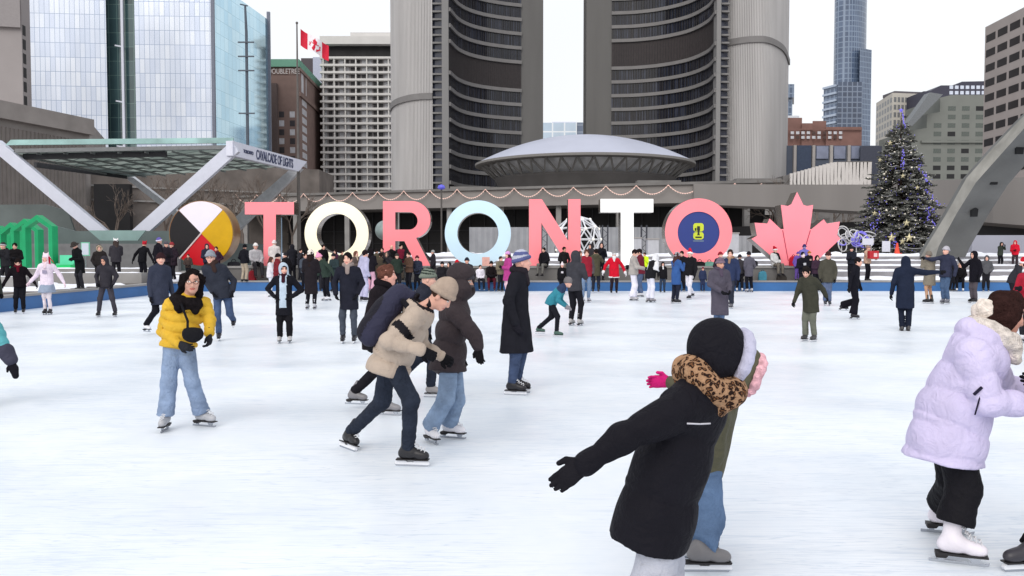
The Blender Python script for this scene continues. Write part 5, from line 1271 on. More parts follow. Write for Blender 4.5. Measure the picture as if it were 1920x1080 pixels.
        def elbows(p, I):
            d_ = np.zeros(len(p)); wv = p@np.array((9., 7., 11.))
            for i in '12':
                e_, s_, w_ = J['el'+i], J['sh'+i], J['wr'+i]; mk = I >= 10
                r_ = np.linalg.norm(p-e_, axis=1); ax_ = nrm(w_-s_)
                d_ += np.where(mk, .008*S*np.exp(-r_/(.11*S))*(np.abs(np.sin(((p-e_)@ax_)/(.055*S)*math.pi+1.2*np.sin(wv)))-.6), 0)
            return d_
        def quilting(p, I):
            ax = {11: ('sh1', 'el1'), 12: ('el1', 'wr1'), 13: ('sh2', 'el2'), 14: ('el2', 'wr2')}
            tt = (p-pel)@up; pt = np.full(len(p), quilt*S)
            low = tt < 0; tt = np.where(low, -((p-pel)@dn), tt)
            for k_, (a_, b_) in ax.items():
                mk = I == k_; d_ = nrm(J[b_]-J[a_]); tt[mk] = (p[mk]-J[a_])@d_+(np.linalg.norm(J['el'+a_[-1]]-J['sh'+a_[-1]]) if a_[:2] == 'el' else 0); pt[mk] = quilt*S*.72
            wob = .012*np.sin(p@np.array((17., 13., 3.)))
            return np.where(I >= 10, .013, .034*qa)*S*(np.abs(np.sin(math.pi*(tt+wob)/pt))**.55-.62)
        sdobj('jacket', c, h, mts, t, wr=(wr*S, 13/S**.5, rs.randrange(999)), relax=1, matf=mf, disp=quilting if quilt else elbows)
        if zipper:
            m = MB(); pts = [lerp(pel, neck, a)+f*(r0*.76)*(1.0 if a < .8 else .9) for a in (-.05, .2, .4, .6, .8)]; m.tube(pts, .006*S, 5); m.build('zip', fab(zipper), t)
        if trim is not None and hood == 'up':
            s_ = SD(); n = 14
            for k in range(n):
                a0, a1 = 2*math.pi*k/n, 2*math.pi*(k+1)/n; P = lambda a: hc+lk*.062*S+hl*.094*S*math.cos(a)+hup*(.112*math.sin(a)+.005)*S
                s_.cone(P(a0), P(a1), .026*S, k=.01)
            sdobj('hood_trim', s_, h*.8, [fab(trim, 'fur')], t, wr=(.012*S, 45, 5))
    # ---- trousers
    if legs and bot is not None:
        p = SD(); bmx = fab(bot, botk)
        p.cone(lerp(pel, J['hip1'], .5)+up*.04*S, lerp(pel, J['hip2'], .5)+up*.04*S, .105*S, sq=(f, .95), k=.04)
        for i in '12':
            hp, kn_, a_ = J['hip'+i], J['kn'+i], J['an'+i]; e = a_+nrm(kn_-a_)*(.0+crop)*S
            p.cone(hp, kn_, .084*S*lw**.6, (.068+bell*.25)*S*lw, k=.05); p.cone(kn_, e, (.064+bell*.25)*S*lw, (.055+bell)*S*lw, k=.035, cap=(e, nrm(a_-kn_)))
        def folds(p_, I):
            d_ = np.zeros(len(p_)); wv = p_@np.array((8., 9., 6.))
            for i in '12':
                hp, kn_, a_ = J['hip'+i], J['kn'+i], J['an'+i]
                for c_, ax_, ln, am in ((a_+nrm(kn_-a_)*.05*S, nrm(kn_-a_), .12, .0085), (kn_, nrm(hp-a_), .09, .0065), (hp, nrm(hp-kn_), .1, .007)):
                    r_ = np.linalg.norm(p_-c_, axis=1); d_ += am*S*lw**.5*np.exp(-(r_/(ln*S))**2*.7)*(np.abs(np.sin(((p_-c_)@ax_)/(.06*S)*math.pi+1.5*np.sin(wv)))-.6)
            return d_
        sdobj('trousers', p, h, [bmx], t, wr=(wr*S*.9, 15/S**.5, rs.randrange(999)), relax=1, disp=folds)
    # ---- feet
    for i in '12':
        a_ = J['an'+i]; fd, fu = (ft[int(i)-1] if ft else (f-np.array((0, 0, f[2])), (0, 0, 1)))
        skate(t, a_, fd, fu, S, style, fab(shoe, 'leather'), 'skate' if style != 'shoe' else 'shoe', min(h*.7, .013), lace, nrm(J['kn'+i]-a_))
    # ---- gloves
    if glove is not None:
        for i in '12':
            d = nrm(J['wr'+i]-J['el'+i]) if not hd or i not in hd else nrm(hd[i]); pn = lat*(1 if i == '1' else -1)+f*.3
            if grip and i in grip: pn = np.asarray(grip[i], float)
            sdobj('mitten' if mitt else 'glove', hand_sd(J['wr'+i], d, pn, S, curl, 1 if i == '2' else -1, mitt), min(h*.62, .0105) if h > .012 else .005, [fab(glove)], t)
    # ---- scarf, hair, hats
    if scarf:
        s_ = SD(); n = 10
        for k in range(n):
            a0, a1 = 2*math.pi*k/n, 2*math.pi*(k+1)/n; P = lambda a: neck+up*.05*S+(lat*math.cos(a)*.072+f*math.sin(a)*.072)*S
            s_.cone(P(a0), P(a1), .04*S, k=.02)
        s_.cone(neck+f*.08*S+up*.04*S, neck+f*.13*S-up*.1*S, .045*S, .04*S, sq=(f, .5), k=.02)
        sdobj('scarf', s_, h*.8, [fab(scarf, 'wool')], t, wr=(.006*S, 30, 3))
    S = SB*hs
    if hair:
        st = hair[0]; s_ = SD()
        s_.ell(hc+hup*.037*S-lk*.014*S, np.array((.086, .104, .107))*S, (hl, lk, hup), k=.02)
        if st in ('long', 'curly'):
            s_.cone(hc-lk*.05*S, neck-f*.075*S-up*.02*S, .085*S, .075*S, sq=(lk, .8), k=.05)
        if st == 'long':
            for sd_ in (-1, 1): s_.cone(hc+hl*sd_*.075*S-lk*.01*S, neck+lat*sd_*.075*S*(1 if hl@lat > 0 else -1)-up*.12*S+f*.05*S, .038*S, .03*S, k=.04)
            s_.cone(hc-lk*.06*S, neck-f*.1*S-up*.2*S, .08*S, .06*S, sq=(f, .5), k=.05)
        if st == 'curly':
            for sd_ in (-1, 1): s_.cone(hc+hl*sd_*.082*S+hup*.02*S-lk*.03*S, neck+hl*sd_*.095*S-up*.06*S+lk*.02*S, .036*S, .055*S, k=.05)
        s_.ell(hc+lk*.105*S-hup*.03*S, np.array((.07, .09, .104) if st == 'curly' else (.066, .085, .1))*S, (hl, lk, hup), k=.012, op='s')
        if st in ('short', 'mop'): s_.cut(hc-hup*.05*S-lk*.02*S, -hup*.9+lk*.35)
        sdobj('hair', s_, hh*1.1, [fab(hair[1], 'fur')], t, wr=((.017 if st in ('curly', 'mop') else .011)*S, (42 if st in ('curly', 'mop') else 55)/S**.5, rs.randrange(99)))
    if hat:
        st, c1 = hat[0], hat[1]; c2 = hat[2] if len(hat) > 2 else c1; s_ = SD(); tn = nrm(hup*.95-lk*.22)  # brim plane tilted back
        o_ = hc+hup*.048*S
        s_.ell(hc+hup*.042*S-lk*.012*S, np.array((.091, .11, .117))*S, (hl, lk, hup), k=.01)
        if st == 'peak': s_.ell(hc+hup*.075*S-lk*.015*S, np.array((.084, .1, .115))*S, (hl, lk, hup), k=.03)
        s_.cut(o_-tn*.03*S, -tn)
        if st in ('beanie', 'pom', 'peak', 'santa'):
            n = 14; x_ = perp(hl, tn); y_ = np.cross(tn, x_)
            for k in range(n):
                a0, a1 = 2*math.pi*k/n, 2*math.pi*(k+1)/n; P = lambda a: hc-lk*.012*S+hup*.036*S+(x_*.087*math.cos(a)+y_*.105*math.sin(a))*S
                s_.cone(P(a0), P(a1), .02*S if st != 'santa' else .027*S, k=.012, m=1)
        if st == 'pom': s_.ell(hc+hup*.175*S-lk*.02*S, .042*S, k=.01, m=2)
        if st == 'santa':
            a = hc+hup*.12*S; m_ = a+hup*.07*S-lk*.07*S+hl*.03*S; s_.cone(a, m_, .07*S, .04*S, k=.03); s_.cone(m_, m_-hup*.1*S-lk*.04*S, .04*S, .02*S, k=.02); s_.ell(m_-hup*.12*S-lk*.05*S, .03*S, m=1, k=.006)
        if st == 'ears':
            for sd_ in (-1, 1): s_.cone(hc+hl*sd_*.06*S+hup*.12*S, hc+hl*sd_*.085*S+hup*.2*S, .032*S, .006*S, k=.02)
        if st == 'bucket':
            x_ = perp(hl, tn); y_ = np.cross(tn, x_)
            for k in range(16):
                a0, a1 = 2*math.pi*k/16, 2*math.pi*(k+1)/16; P = lambda a, e=1.: hc-lk*.01*S+hup*.02*S+(x_*.115*math.cos(a)+y_*.135*math.sin(a))*S
                s_.cone(P(a0), P(a1), .022*S, k=.02)
        if st == 'helmet':
            s_.ell(hc+hup*.05*S-lk*.01*S, np.array((.102, .122, .122))*S, (hl, lk, hup), k=.01); s_.cut(o_-tn*.045*S, -tn)
        c3 = hat[3] if len(hat) > 3 else c2
        mf = None; mts = [fab(c1, 'wool'), fab(c2, 'wool'), fab(c3, 'fur')]
        if len(hat) > 4:   # stripes round the cap
            def mf(V, I, k=hat[4]):
                u = ((V-hc)/S)@hup; return np.where((I == 0) & (np.sin(u*k) > .0), 1, I)
        sdobj('hat', s_, hh*1.15, mts, t, wr=(.003*S, 50, 2), matf=mf)
    if glasses:
        m = MB()
        for sd_ in (-1, 1):
            c0 = hc+hl*sd_*.033*S+hup*.009*S+lk*.103*S
            m.tube([c0+(hl*.023*math.cos(a)+hup*.018*math.sin(a))*S for a in np.linspace(0, 6.283, 13)], .0025*S, 5, cap=False)
            m.tube([c0+hl*sd_*.023*S, hc+hl*sd_*.078*S+hup*.012*S], .0025*S, 4)
        m.tube([hc+lk*.108*S-hl*.01*S+hup*.009*S, hc+lk*.108*S+hl*.01*S+hup*.009*S], .0025*S, 4); m.build('glasses', fab((40, 30, 30), 'leather'), t)
    S = SB
    if extra: extra(t, J, S, f, up, lat, h)
    return t
# ---- standing figures described by place, heading and gesture
def stance(base, yaw, S, arms='down', legs='stand', lean=0., sit=None, tw=0., skates=True, nod=0., turn=0., sway=0.):
    y_ = R(yaw); F = np.array((math.sin(y_), -math.cos(y_), 0)); Lv = np.array((math.cos(y_), math.sin(y_), 0)); Uz = np.array((0, 0, 1.))
    a0 = .15 if skates else .09
    L = {'pel': (0, 0, .95), 'neck': (0, 0, 1.47), 'head': (0, .035, 1.615), 'sh': (.175, 0, 1.415), 'hip': (.085, 0, .9), 'kn': (.095, .02, .52), 'an': (.1, 0, a0)}
    J = {}
    def two(n, a, b): J[n+'1'] = np.array(a, float); J[n+'2'] = np.array(b, float)
    J['pel'] = np.array((0, 0, .95)); J['neck'] = np.array((0, 0., 1.47)); J['head'] = np.array((0, .035, 1.62))
    two('sh', (-.175, 0, 1.41), (.175, 0, 1.41)); two('hip', (-.085, 0, .91), (.085, 0, .91)); two('kn', (-.1, .035, .53), (.1, .035, .53)); two('an', (-.11, -.01, a0), (.11, -.01, a0))
    A = {'down': ((-.24, -.03, 1.13), (-.25, .06, .87), (.24, -.03, 1.13), (.25, .06, .87)),
         'pocket': ((-.27, -.06, 1.14), (-.2, .1, .97), (.27, -.06, 1.14), (.2, .1, .97)),
         'hips': ((-.37, -.06, 1.18), (-.19, .08, 1.02), (.37, -.06, 1.18), (.19, .08, 1.02)),
         'front': ((-.22, .06, 1.14), (-.06, .26, 1.16), (.22, .06, 1.14), (.06, .26, 1.16)),
         'phone': ((-.22, .1, 1.17), (-.07, .26, 1.36), (.22, .1, 1.17), (.07, .26, 1.36)),
         'up': ((-.23, .1, 1.25), (-.1, .2, 1.5), (.23, .1, 1.25), (.1, .2, 1.5)),
         'out': ((-.42, 0, 1.24), (-.64, .05, 1.1), (.42, 0, 1.24), (.64, .05, 1.1)),
         'low': ((-.33, -.02, 1.15), (-.47, .03, .92), (.33, -.02, 1.15), (.47, .03, .92)),
         'reach2': ((-.25, -.03, 1.13), (-.26, .06, .88), (.32, .22, 1.36), (.4, .48, 1.38)),
         'reach1': ((-.32, .22, 1.36), (-.4, .48, 1.38), (.25, -.03, 1.13), (.26, .06, .88)),
         'side2': ((-.26, -.03, 1.13), (-.3, .05, .88), (.44, .04, 1.36), (.72, .06, 1.38)),
         'side1': ((-.44, .04, 1.36), (-.72, .06, 1.38), (.26, -.03, 1.13), (.3, .05, .88)),
         'wave': ((-.25, -.03, 1.13), (-.26, .06, .88), (.3, .16, 1.2), (.27, .3, 1.44)),
         'wave1': ((-.3, .16, 1.2), (-.27, .32, 1.44), (.25, -.03, 1.13), (.26, .06, .88)),
         'hold': ((-.2, .14, 1.14), (-.12, .4, 1.12), (.2, .14, 1.14), (.12, .4, 1.12)),
         'lap': ((-.24, .05, 1.14), (-.1, .3, 1.03), (.24, .05, 1.14), (.1, .3, 1.03)),
         'swing': ((-.24, .12, 1.15), (-.2, .32, 1.02), (.25, -.15, 1.17), (.26, -.28, .97))}[arms]
    J['el1'], J['wr1'], J['el2'], J['wr2'] = [np.array(v, float) for v in A]
    if legs == 'stride1': two('kn', (-.1, .17, .55), (.11, -.03, .53)); two('an', (-.1, .17, a0), (.14, -.36, a0+.06))
    if legs == 'stride2': two('kn', (-.11, -.03, .53), (.1, .17, .55)); two('an', (-.14, -.36, a0+.06), (.1, .17, a0))
    if legs == 'wide': two('kn', (-.16, .05, .53), (.16, .05, .53)); two('an', (-.23, 0, a0), (.23, 0, a0))
    if legs == 'kick2': two('kn', (-.09, .08, .54), (.12, .0, .52)); two('an', (-.09, .02, a0), (.16, -.36, a0+.22))
    if legs == 'close': two('kn', (-.07, .04, .53), (.07, .04, .53)); two('an', (-.07, 0, a0), (.07, 0, a0))
    if legs == 'bend': J['pel'] = J['pel']-(0, .06, .1); [J.__setitem__(k, J[k]-np.array((0, .06, .1))) for k in ('neck', 'head', 'sh1', 'sh2', 'hip1', 'hip2', 'el1', 'el2', 'wr1', 'wr2')]; two('kn', (-.11, .15, .52), (.11, .15, .52))
    if legs == 'sit':
        dz = .95-sit/S-.1
        for k in ('pel', 'neck', 'head', 'sh1', 'sh2', 'hip1', 'hip2', 'el1', 'el2', 'wr1', 'wr2'): J[k] = J[k]-np.array((0, 0, dz))
        z = J['hip1'][2]; two('kn', (-.13, .42, z+.0), (.13, .42, z+.0)); two('an', (-.13, .45, max(a0, z-.43)), (.13, .45, max(a0, z-.43)))
    if legs == 'crouch':
        for k in ('pel', 'neck', 'head', 'sh1', 'sh2', 'hip1', 'hip2', 'el1', 'el2', 'wr1', 'wr2'): J[k] = J[k]-np.array((0, .18, .52))
        two('kn', (-.13, .22, .55), (.13, .22, .55)); two('an', (-.12, -.06, a0), (.12, -.06, a0))
    a = R(lean); p0 = J['pel'].copy()
    for k in ('neck', 'head', 'sh1', 'sh2', 'el1', 'el2', 'wr1', 'wr2'):
        v = J[k]-p0; v = np.array((v[0], v[1]*math.cos(a)+v[2]*math.sin(a), v[2]*math.cos(a)-v[1]*math.sin(a)))
        if sway: v = v+np.array((sway*v[2], 0, 0))
        J[k] = p0+v
    W_ = {k: np.asarray(base)+S*(Lv*v[0]+F*v[1]+Uz*v[2]) for k, v in J.items()}
    ty = R(yaw+turn); lk = np.array((math.sin(ty)*math.cos(R(nod)), -math.cos(ty)*math.cos(R(nod)), -math.sin(R(nod))))
    return W_, F, lk
def P(label, px, py, top_, yaw=0., arms='down', legs='stand', z0=0., Y=None, lean=0., nod=0., turn=0., S=None, sit=None, sway=0., skates=None, h=.02, **k):
    """a person whose feet are at picture point (px, py) on a floor of height z0; top_ = picture height of the crown"""
    style = k.get('style', 'hock' if z0 < .2 else 'shoe'); k['style'] = style
    skt = style in ('hock', 'fig')
    b = G(px, py, z0) if Y is None else np.array((XX(px, Y), Y, z0))
    if S is None:
        zt = ZZ(top_, b[1])-z0; hgt = (1.79 if k.get('hat') or k.get('hood') == 'up' else 1.765)*math.cos(R(lean))**.5
        if not skt: hgt -= .0
        S = zt/hgt
        if legs == 'bend': S *= 1.06
        if legs == 'sit': S = (zt-sit-.1)/(hgt-.95)*1.0
        if legs == 'crouch': S = zt/(hgt-.52)
    rg = random.Random(label+'v'); yaw += rg.uniform(-8, 8); turn += rg.uniform(-22, 22); lean += rg.uniform(-1.5, 4); nod += rg.uniform(-4, 10)
    J, F, lk = stance(b, yaw, S, arms, legs, lean, sit, 0, skt, nod, turn, sway)
    lt = np.array((-F[1], F[0], 0)); sw = rg.uniform(-.035, .035)*S
    for n_ in ('pel', 'hip1', 'hip2'): J[n_] = J[n_]+lt*sw
    for n_ in ('el1', 'el2', 'wr1', 'wr2'): J[n_] = J[n_]+np.array([rg.uniform(-.03, .03) for _ in range(3)])*S
    for n_ in ('kn1', 'kn2'): J[n_] = J[n_]+F*rg.uniform(0, .04)*S+lt*rg.uniform(-.02, .02)*S
    k.setdefault('w', 1.07*rg.uniform(1.02, 1.16)); k.setdefault('lw', rg.uniform(1.02, 1.18))
    return person(label, J, F, lk, S, h, **k)
# ================================================================= THE CROWD (far and middle distance)
BK1, BK2, BK3, BK4 = (28, 28, 34), (36, 35, 40), (44, 44, 52), (32, 34, 46)
def skirt(rgb, ln=.3, fl=.12):
    def fn(t, J, S, f, up, lat, h):
        s = SD(); e = J['pel']-up*ln*S; s.cone(J['pel']+up*.04*S, e, .15*S, (.16+fl)*S, sq=(f, .85), cap=(e, -up)); sdobj('skirt', s, h, [fab(rgb)], t, wr=(.012*S, 22, 4))
    return fn
def ribbon(t, J, S, f, up, lat, h):
    m = MB(); a = J['head']+lat*.1*S+up*.06*S+f*.03*S; m.bar(a, a+lat*.12*S-up*.16*S, .045*S, .012*S); m.bar(a, a+lat*.03*S-up*.2*S+f*.03*S, .045*S, .012*S); m.build('hair_ribbon', fab((176, 26, 52)), t)
def both(*fs): return lambda *a: [q(*a) for q in fs]
def beard(t, J, S, f, up, lat, h):
    s = SD(); c = J['head']; s.ell(c-up*.08*S+f*.055*S, np.array((.075, .05, .09))*S, (lat, f, up), k=.03); s.cone(c-up*.1*S+f*.07*S, c-up*.24*S+f*.09*S, .07*S, .03*S, k=.04); sdobj('beard', s, h*.7, [fab((232, 228, 230), 'fur')], t, wr=(.012*S, 40, 3))
def suit_trim(t, J, S, f, up, lat, h):
    s = SD(); n = 16; e = J['pel']-up*.24*S
    for k in range(n):
        a0, a1 = 2*math.pi*k/n, 2*math.pi*(k+1)/n; q = lambda a: e+lat*.2*S*math.cos(a)+f*.165*S*math.sin(a)
        s.cone(q(a0), q(a1), .034*S, k=.02)
    for i in '12':
        d = nrm(J['wr'+i]-J['el'+i]); s.cone(J['wr'+i]-d*.04*S, J['wr'+i], .066*S, k=.01)
    sdobj('fur_trim', s, h, [fab((234, 232, 236), 'fur')], t, wr=(.008*S, 40, 2))
    s = SD(); e = J['pel']+up*.06*S
    for k in range(n):
        a0, a1 = 2*math.pi*k/n, 2*math.pi*(k+1)/n; q = lambda a: e+lat*.172*S*math.cos(a)+f*.138*S*math.sin(a)
        s.cone(q(a0), q(a1), .028*S, k=.02)
    sdobj('belt', s, h*.8, [fab((26, 24, 26), 'leather')], t)
def tee(rgb):
    def fn(t, J, S, f, up, lat, h):
        m = MB(); c = J['pel']+up*.3*S+f*.155*S; m.prism([c-lat*.06*S-up*.05*S, c+lat*.06*S-up*.05*S, c+lat*.06*S+up*.05*S, c-lat*.06*S+up*.05*S], f*.01); m.build('chest_print', fab(rgb), t)
    return fn
ZC = .44   # the walkway behind the board
# -- far left
P('person cut by the left edge in a grey green coat, facing into the rink', -14, 617, 474, 90, 'down', top=(58, 62, 58), bot=(28, 40, 36), shoe=(120, 200, 180), style='hock', hat=('beanie', (44, 44, 46)))
P('person in black with a dark red collar, arms held low, before the green frames', 37, 588, 484, 15, 'low', lean=10, nod=25, top=(26, 22, 26), hem=.12, bot=BK1, hair=('short', (30, 24, 24)), scarf=(92, 22, 36), shoe=BK1, w=1.1)
P('person in a dark coat and grey cap behind the green frames at far left', 9, 0, 453, -20, 'phone', z0=.42, Y=29.5, top=(40, 40, 44), hat=('beanie', (52, 50, 54), (170, 168, 172)), w=1.1, hood='down', bot=BK2)
P('person in a bulky black coat with bare dark hair right of the grey cap', 28, 0, 455, 30, 'front', z0=.42, Y=30.5, top=(30, 28, 30), hair=('short', (26, 22, 22)), w=1.2, quilt=.12, bot=BK2)
P('skater with long pale pink hair, cat eared hood, blue grey skirt and white stockings', 90, 590, 474, 2, 'low', 'close', top=(226, 212, 226), hem=.1, bot=(222, 212, 218), lw=.85, hair=('long', (236, 208, 220)), hat=('ears', (238, 214, 226)), shoe=(34, 32, 38), style='fig', glove=(234, 208, 218), w=1.05, flare=.02, extra=both(skirt((140, 156, 182), .3, .08), ribbon, tee((150, 140, 170))), scarf=(228, 206, 216))
P('person in a long black coat and dark brimmed hat looking down on the plaza', 151, 543, 452, -35, 'front', z0=.42, lean=14, nod=40, top=(24, 26, 28), hem=.36, hat=('bucket', (60, 56, 54)), bot=BK3, flare=.03)
P('person in a dark coat with a tan lined hood behind the charcoal hoodie skater', 188, 541, 458, 20, 'pocket', z0=.42, top=(46, 42, 42), hem=.3, hood='up', trim=(176, 160, 140), bot=BK1)
P('person wearing a fluffy white hat with ears and a dark grey jacket', 219, 529, 447, -150, 'front', z0=.42, top=(58, 56, 62), hat=('ears', (232, 230, 232)), hair=('long', (70, 60, 58)), bot=BK2, hem=.12)
P('skater in a charcoal hoodie and grey trousers with the hood up, left of the medallion', 201, 594, 478, 12, 'pocket', 'wide', top=(54, 52, 58), hem=.1, hood='up', bot=(64, 62, 70), nod=18, lean=6, w=1.05, shoe=(28, 28, 32), skin=SK2, topk='wool')
P('person in black with a red and black hat holding both arms out', 268, 528, 451, 165, 'low', z0=.42, lean=8, top=(26, 26, 30), hat=('ears', (176, 38, 52), (30, 26, 28)), bot=BK1, w=1.1)
P('person in a violet and white bobble hat and black jacket left of the medallion', 297, 531, 444, 150, 'down', z0=.42, top=(28, 27, 34), hat=('beanie', (96, 84, 176), (210, 206, 226)), bot=BK1)
P('person in a dark jacket and grey knitted hat standing left of the medallion', 312, 529, 451, 30, 'front', z0=.42, top=(42, 38, 46), hat=('beanie', (86, 84, 92)), bot=BK2, w=1.1)
P('person in a plum coat and faded red hat at the medallion left rim', 325, 527, 453, -30, 'pocket', z0=.42, top=(44, 36, 44), hat=('beanie', (140, 52, 58)), bot=BK1, hem=.25)
P('skater in a long navy coat with a dark red beanie, left of the yellow jacket', 302, 628, 472, 55, 'down', 'stride2', top=(52, 58, 78), hem=.3, hat=('beanie', (52, 34, 38)), bot=BK1, shoe=(222, 222, 228), style='fig', turn=-20, skin=SK1, h=.015)
P('person in a brown fur collared jacket in front of the red medallion quarter', 353, 0, 476, 10, 'lap', z0=ZC, Y=37.8, top=(74, 62, 58), hair=('short', (60, 42, 36)), scarf=(120, 90, 80), bot=BK2)
P('person in a navy anorak with the hood up before the yellow medallion quarter', 388, 0, 456, 20, 'front', z0=ZC, Y=38.0, top=(42, 46, 66), hood='up', bot=BK1)
P('person in a plum jacket and maroon scarf at the medallion lower right', 406, 0, 462, -20, 'pocket', z0=ZC, Y=38.1, top=(54, 36, 50), hair=('short', (40, 28, 30)), scarf=(120, 36, 48), bot=BK1)
P('skater in a dark navy jacket, blue jeans and striped beanie kicking one skate back', 420, 638, 467, 12, 'pocket', 'kick2', top=(46, 50, 64), hem=.14, bot=(62, 84, 124), botk='denim', hat=('beanie', (58, 62, 76), (140, 146, 160), (90, 90, 96), 1), glasses=True, w=1.1, sway=-.34, turn=-10, shoe=(40, 40, 46), h=.014, scarf=(60, 46, 44))
# -- between the first T and the first O
P('man in a black jacket and khaki trousers seen from behind, left of the first T', 458, 527, 457, 165, 'pocket', z0=ZC, top=(28, 28, 34), bot=(168, 154, 136), hat=('beanie', (26, 26, 30)), lw=1.15, hem=.1)
P('person in a white hat and grey jacket sitting left of the first T', 479, 0, 455, 40, 'lap', 'sit', z0=ZC, Y=38.35, sit=.64, top=(176, 174, 178), hat=('beanie', (226, 224, 222)), bot=(58, 56, 60), shoe=(48, 34, 34))
P('girl in a white jacket and white trousers standing sideways under the first T', 507, 557, 481, 95, 'front', 'close', top=(214, 210, 216), bot=(212, 216, 232), hair=('long', (84, 62, 54)), shoe=(226, 226, 232), style='fig', lw=.95, glove=(196, 168, 158))
P('person in a dark red puffer jacket and black cap right of the white dressed girl', 521, 562, 474, 120, 'down', top=(112, 34, 42), bot=(120, 132, 150), botk='denim', hat=('beanie', (28, 26, 30)), quilt=.13, w=1.15)
P('person in a cream hooded coat standing against the stem of the first T', 514, 0, 449, 190, 'front', z0=ZC, Y=37.9, top=(206, 198, 196), hat=('beanie', (212, 204, 204)), bot=BK2, hem=.25)
P('person in a black parka with a grey fur hood right of the first T', 548, 0, 457, -160, 'phone', z0=ZC, Y=37.7, top=(34, 34, 40), hood='up', trim=(92, 86, 84), bot=BK1, w=1.15, hem=.2)
P('person in a dark grey jacket holding a camera up below the cream O', 563, 0, 466, 60, 'up', z0=ZC, Y=37.6, top=(46, 46, 54), hair=('short', (36, 30, 30)), bot=BK3)
P('person in a long black coat and cream knitted hat, seen from behind', 583, 580, 466, 172, 'front', top=(38, 34, 38), hem=.5, hat=('beanie', (222, 214, 204)), bot=BK1, shoe=(170, 172, 180), style='fig', flare=.05, hair=('long', (40, 32, 32)), topk='wool', w=1.08)
P('skater in a dark green jacket and round pink hat bending forward', 613, 564, 474, -50, 'low', lean=24, nod=20, top=(50, 62, 56), hat=('pom', (232, 150, 186), (236, 160, 194), (240, 170, 200)), bot=BK1, shoe=(224, 224, 230), style='fig', hood='down', w=1.1)
P('person in black leaning on the plinth at the foot of the cream O', 604, 0, 458, 30, 'pocket', z0=ZC, Y=38.1, lean=10, top=(28, 26, 30), hair=('short', (22, 20, 22)), bot=BK1)
P('person in a plum jacket with a pale bag strap below the cream O', 629, 0, 468, -40, 'lap', z0=ZC, Y=37.8, top=(70, 42, 62), hair=('long', (48, 34, 34)), bot=(180, 170, 170))
P('man in a dark olive jacket behind the navy coated man', 640, 0, 470, 60, 'down', z0=ZC, Y=37.6, top=(58, 56, 52), hair=('short', (46, 34, 30)), bot=BK3)
# -- people packed in behind the first row
for (lab, px, Y, tp, yw, ar, tc, bc, kw) in (
    ('person in a grey blue jacket squeezed in left of the long black coat', 571, 36.6, 474, 40, 'front', (70, 78, 92), BK1, dict(hair=('short', (40, 30, 28)))),
    ('person in a black puffer jacket right of the dark red puffer jacket', 537, 36.4, 472, -120, 'pocket', (30, 29, 33), BK2, dict(hat=('beanie', (40, 38, 42)), quilt=.12)),
    ('person with fair hair and a dark coat beside the pink hat', 596, 36.3, 476, 15, 'pocket', (40, 38, 44), BK3, dict(hair=('long', (150, 118, 92)))),
    ('person in a dark teal jacket just right of the pink hat', 627, 36.2, 474, -30, 'front', (44, 60, 64), BK1, dict(hat=('beanie', (36, 36, 40)))),
    ('brown haired woman in a beige scarf right of the navy coated man', 667, 36.5, 470, 60, 'front', (92, 80, 76), BK2, dict(hair=('long', (110, 76, 64)), scarf=(190, 170, 150))),
    ('person in an olive brown parka facing away near the pink trousers', 713, 36.4, 473, 170, 'down', (78, 70, 60), BK3, dict(hair=('short', (40, 32, 30)), hem=.25)),
    ('person in a charcoal parka with a fur hood under the R counter', 728, 36.5, 470, -20, 'phone', (48, 46, 50), BK1, dict(hood='up', trim=(110, 98, 90))),
    ('person in a dark green coat between the R stem and its leg', 744, 36.3, 474, 30, 'pocket', (44, 54, 48), BK2, dict(hat=('beanie', (60, 56, 54)))),
    ('person in a brown jacket by the leg of the R', 767, 36.6, 472, -40, 'front', (84, 64, 54), BK1, dict(hair=('short', (44, 32, 30)))),
    ('person in a navy puffer looking over the tan jacket', 782, 36.8, 478, 10, 'lap', (44, 50, 70), BK1, dict(hat=('beanie', (90, 40, 50)), quilt=.12)),
    ('person in a khaki jacket left of the magenta coat', 938, 36.6, 480, 40, 'front', (112, 104, 88), BK2, dict(hair=('short', (60, 46, 42)))),
    ('person in a dark hooded coat just right of the magenta coat', 972, 36.4, 476, -30, 'pocket', (36, 36, 42), BK1, dict(hood='up')),
    ('person in a brown fur collared coat behind the grey hoodie skater', 1087, 36.9, 470, 25, 'pocket', (72, 58, 54), BK2, dict(hair=('short', (92, 64, 54)), scarf=(120, 96, 80))),
    ('person in a black coat behind the royal blue coat', 1279, 36.7, 470, -30, 'front', (30, 30, 34), BK1, dict(hair=('short', (30, 26, 26)))),
    ('child in a dark blue snowsuit by the board right of the red and white hat', 1318, 36.9, 500, 0, 'down', (44, 54, 90), (44, 54, 90), dict(hat=('beanie', (120, 40, 60)))),
    ('person in a grey jacket with a backpack left of the slate coat', 1387, 37.0, 476, 150, 'down', (60, 58, 62), BK1, dict(hat=('beanie', (50, 46, 50)))),
    ('person in a dark plum coat right of the mustard beanie', 1531, 36.9, 478, 15, 'front', (60, 44, 58), BK1, dict(hair=('long', (46, 34, 34)))),
    ('person in a black coat with a red scarf left of the crouching blond person', 1786, 36.8, 486, 20, 'front', (30, 29, 33), BK1, dict(scarf=(150, 40, 50), hair=('short', (40, 32, 30)))),
    ('person in a grey parka between the red clad skater and the board at right', 1850, 36.9, 478, -20, 'pocket', (84, 84, 88), BK2, dict(hood='up'))):
    P(lab, px, 0, tp, yw, ar, Y=Y, top=tc, bot=bc, **kw)
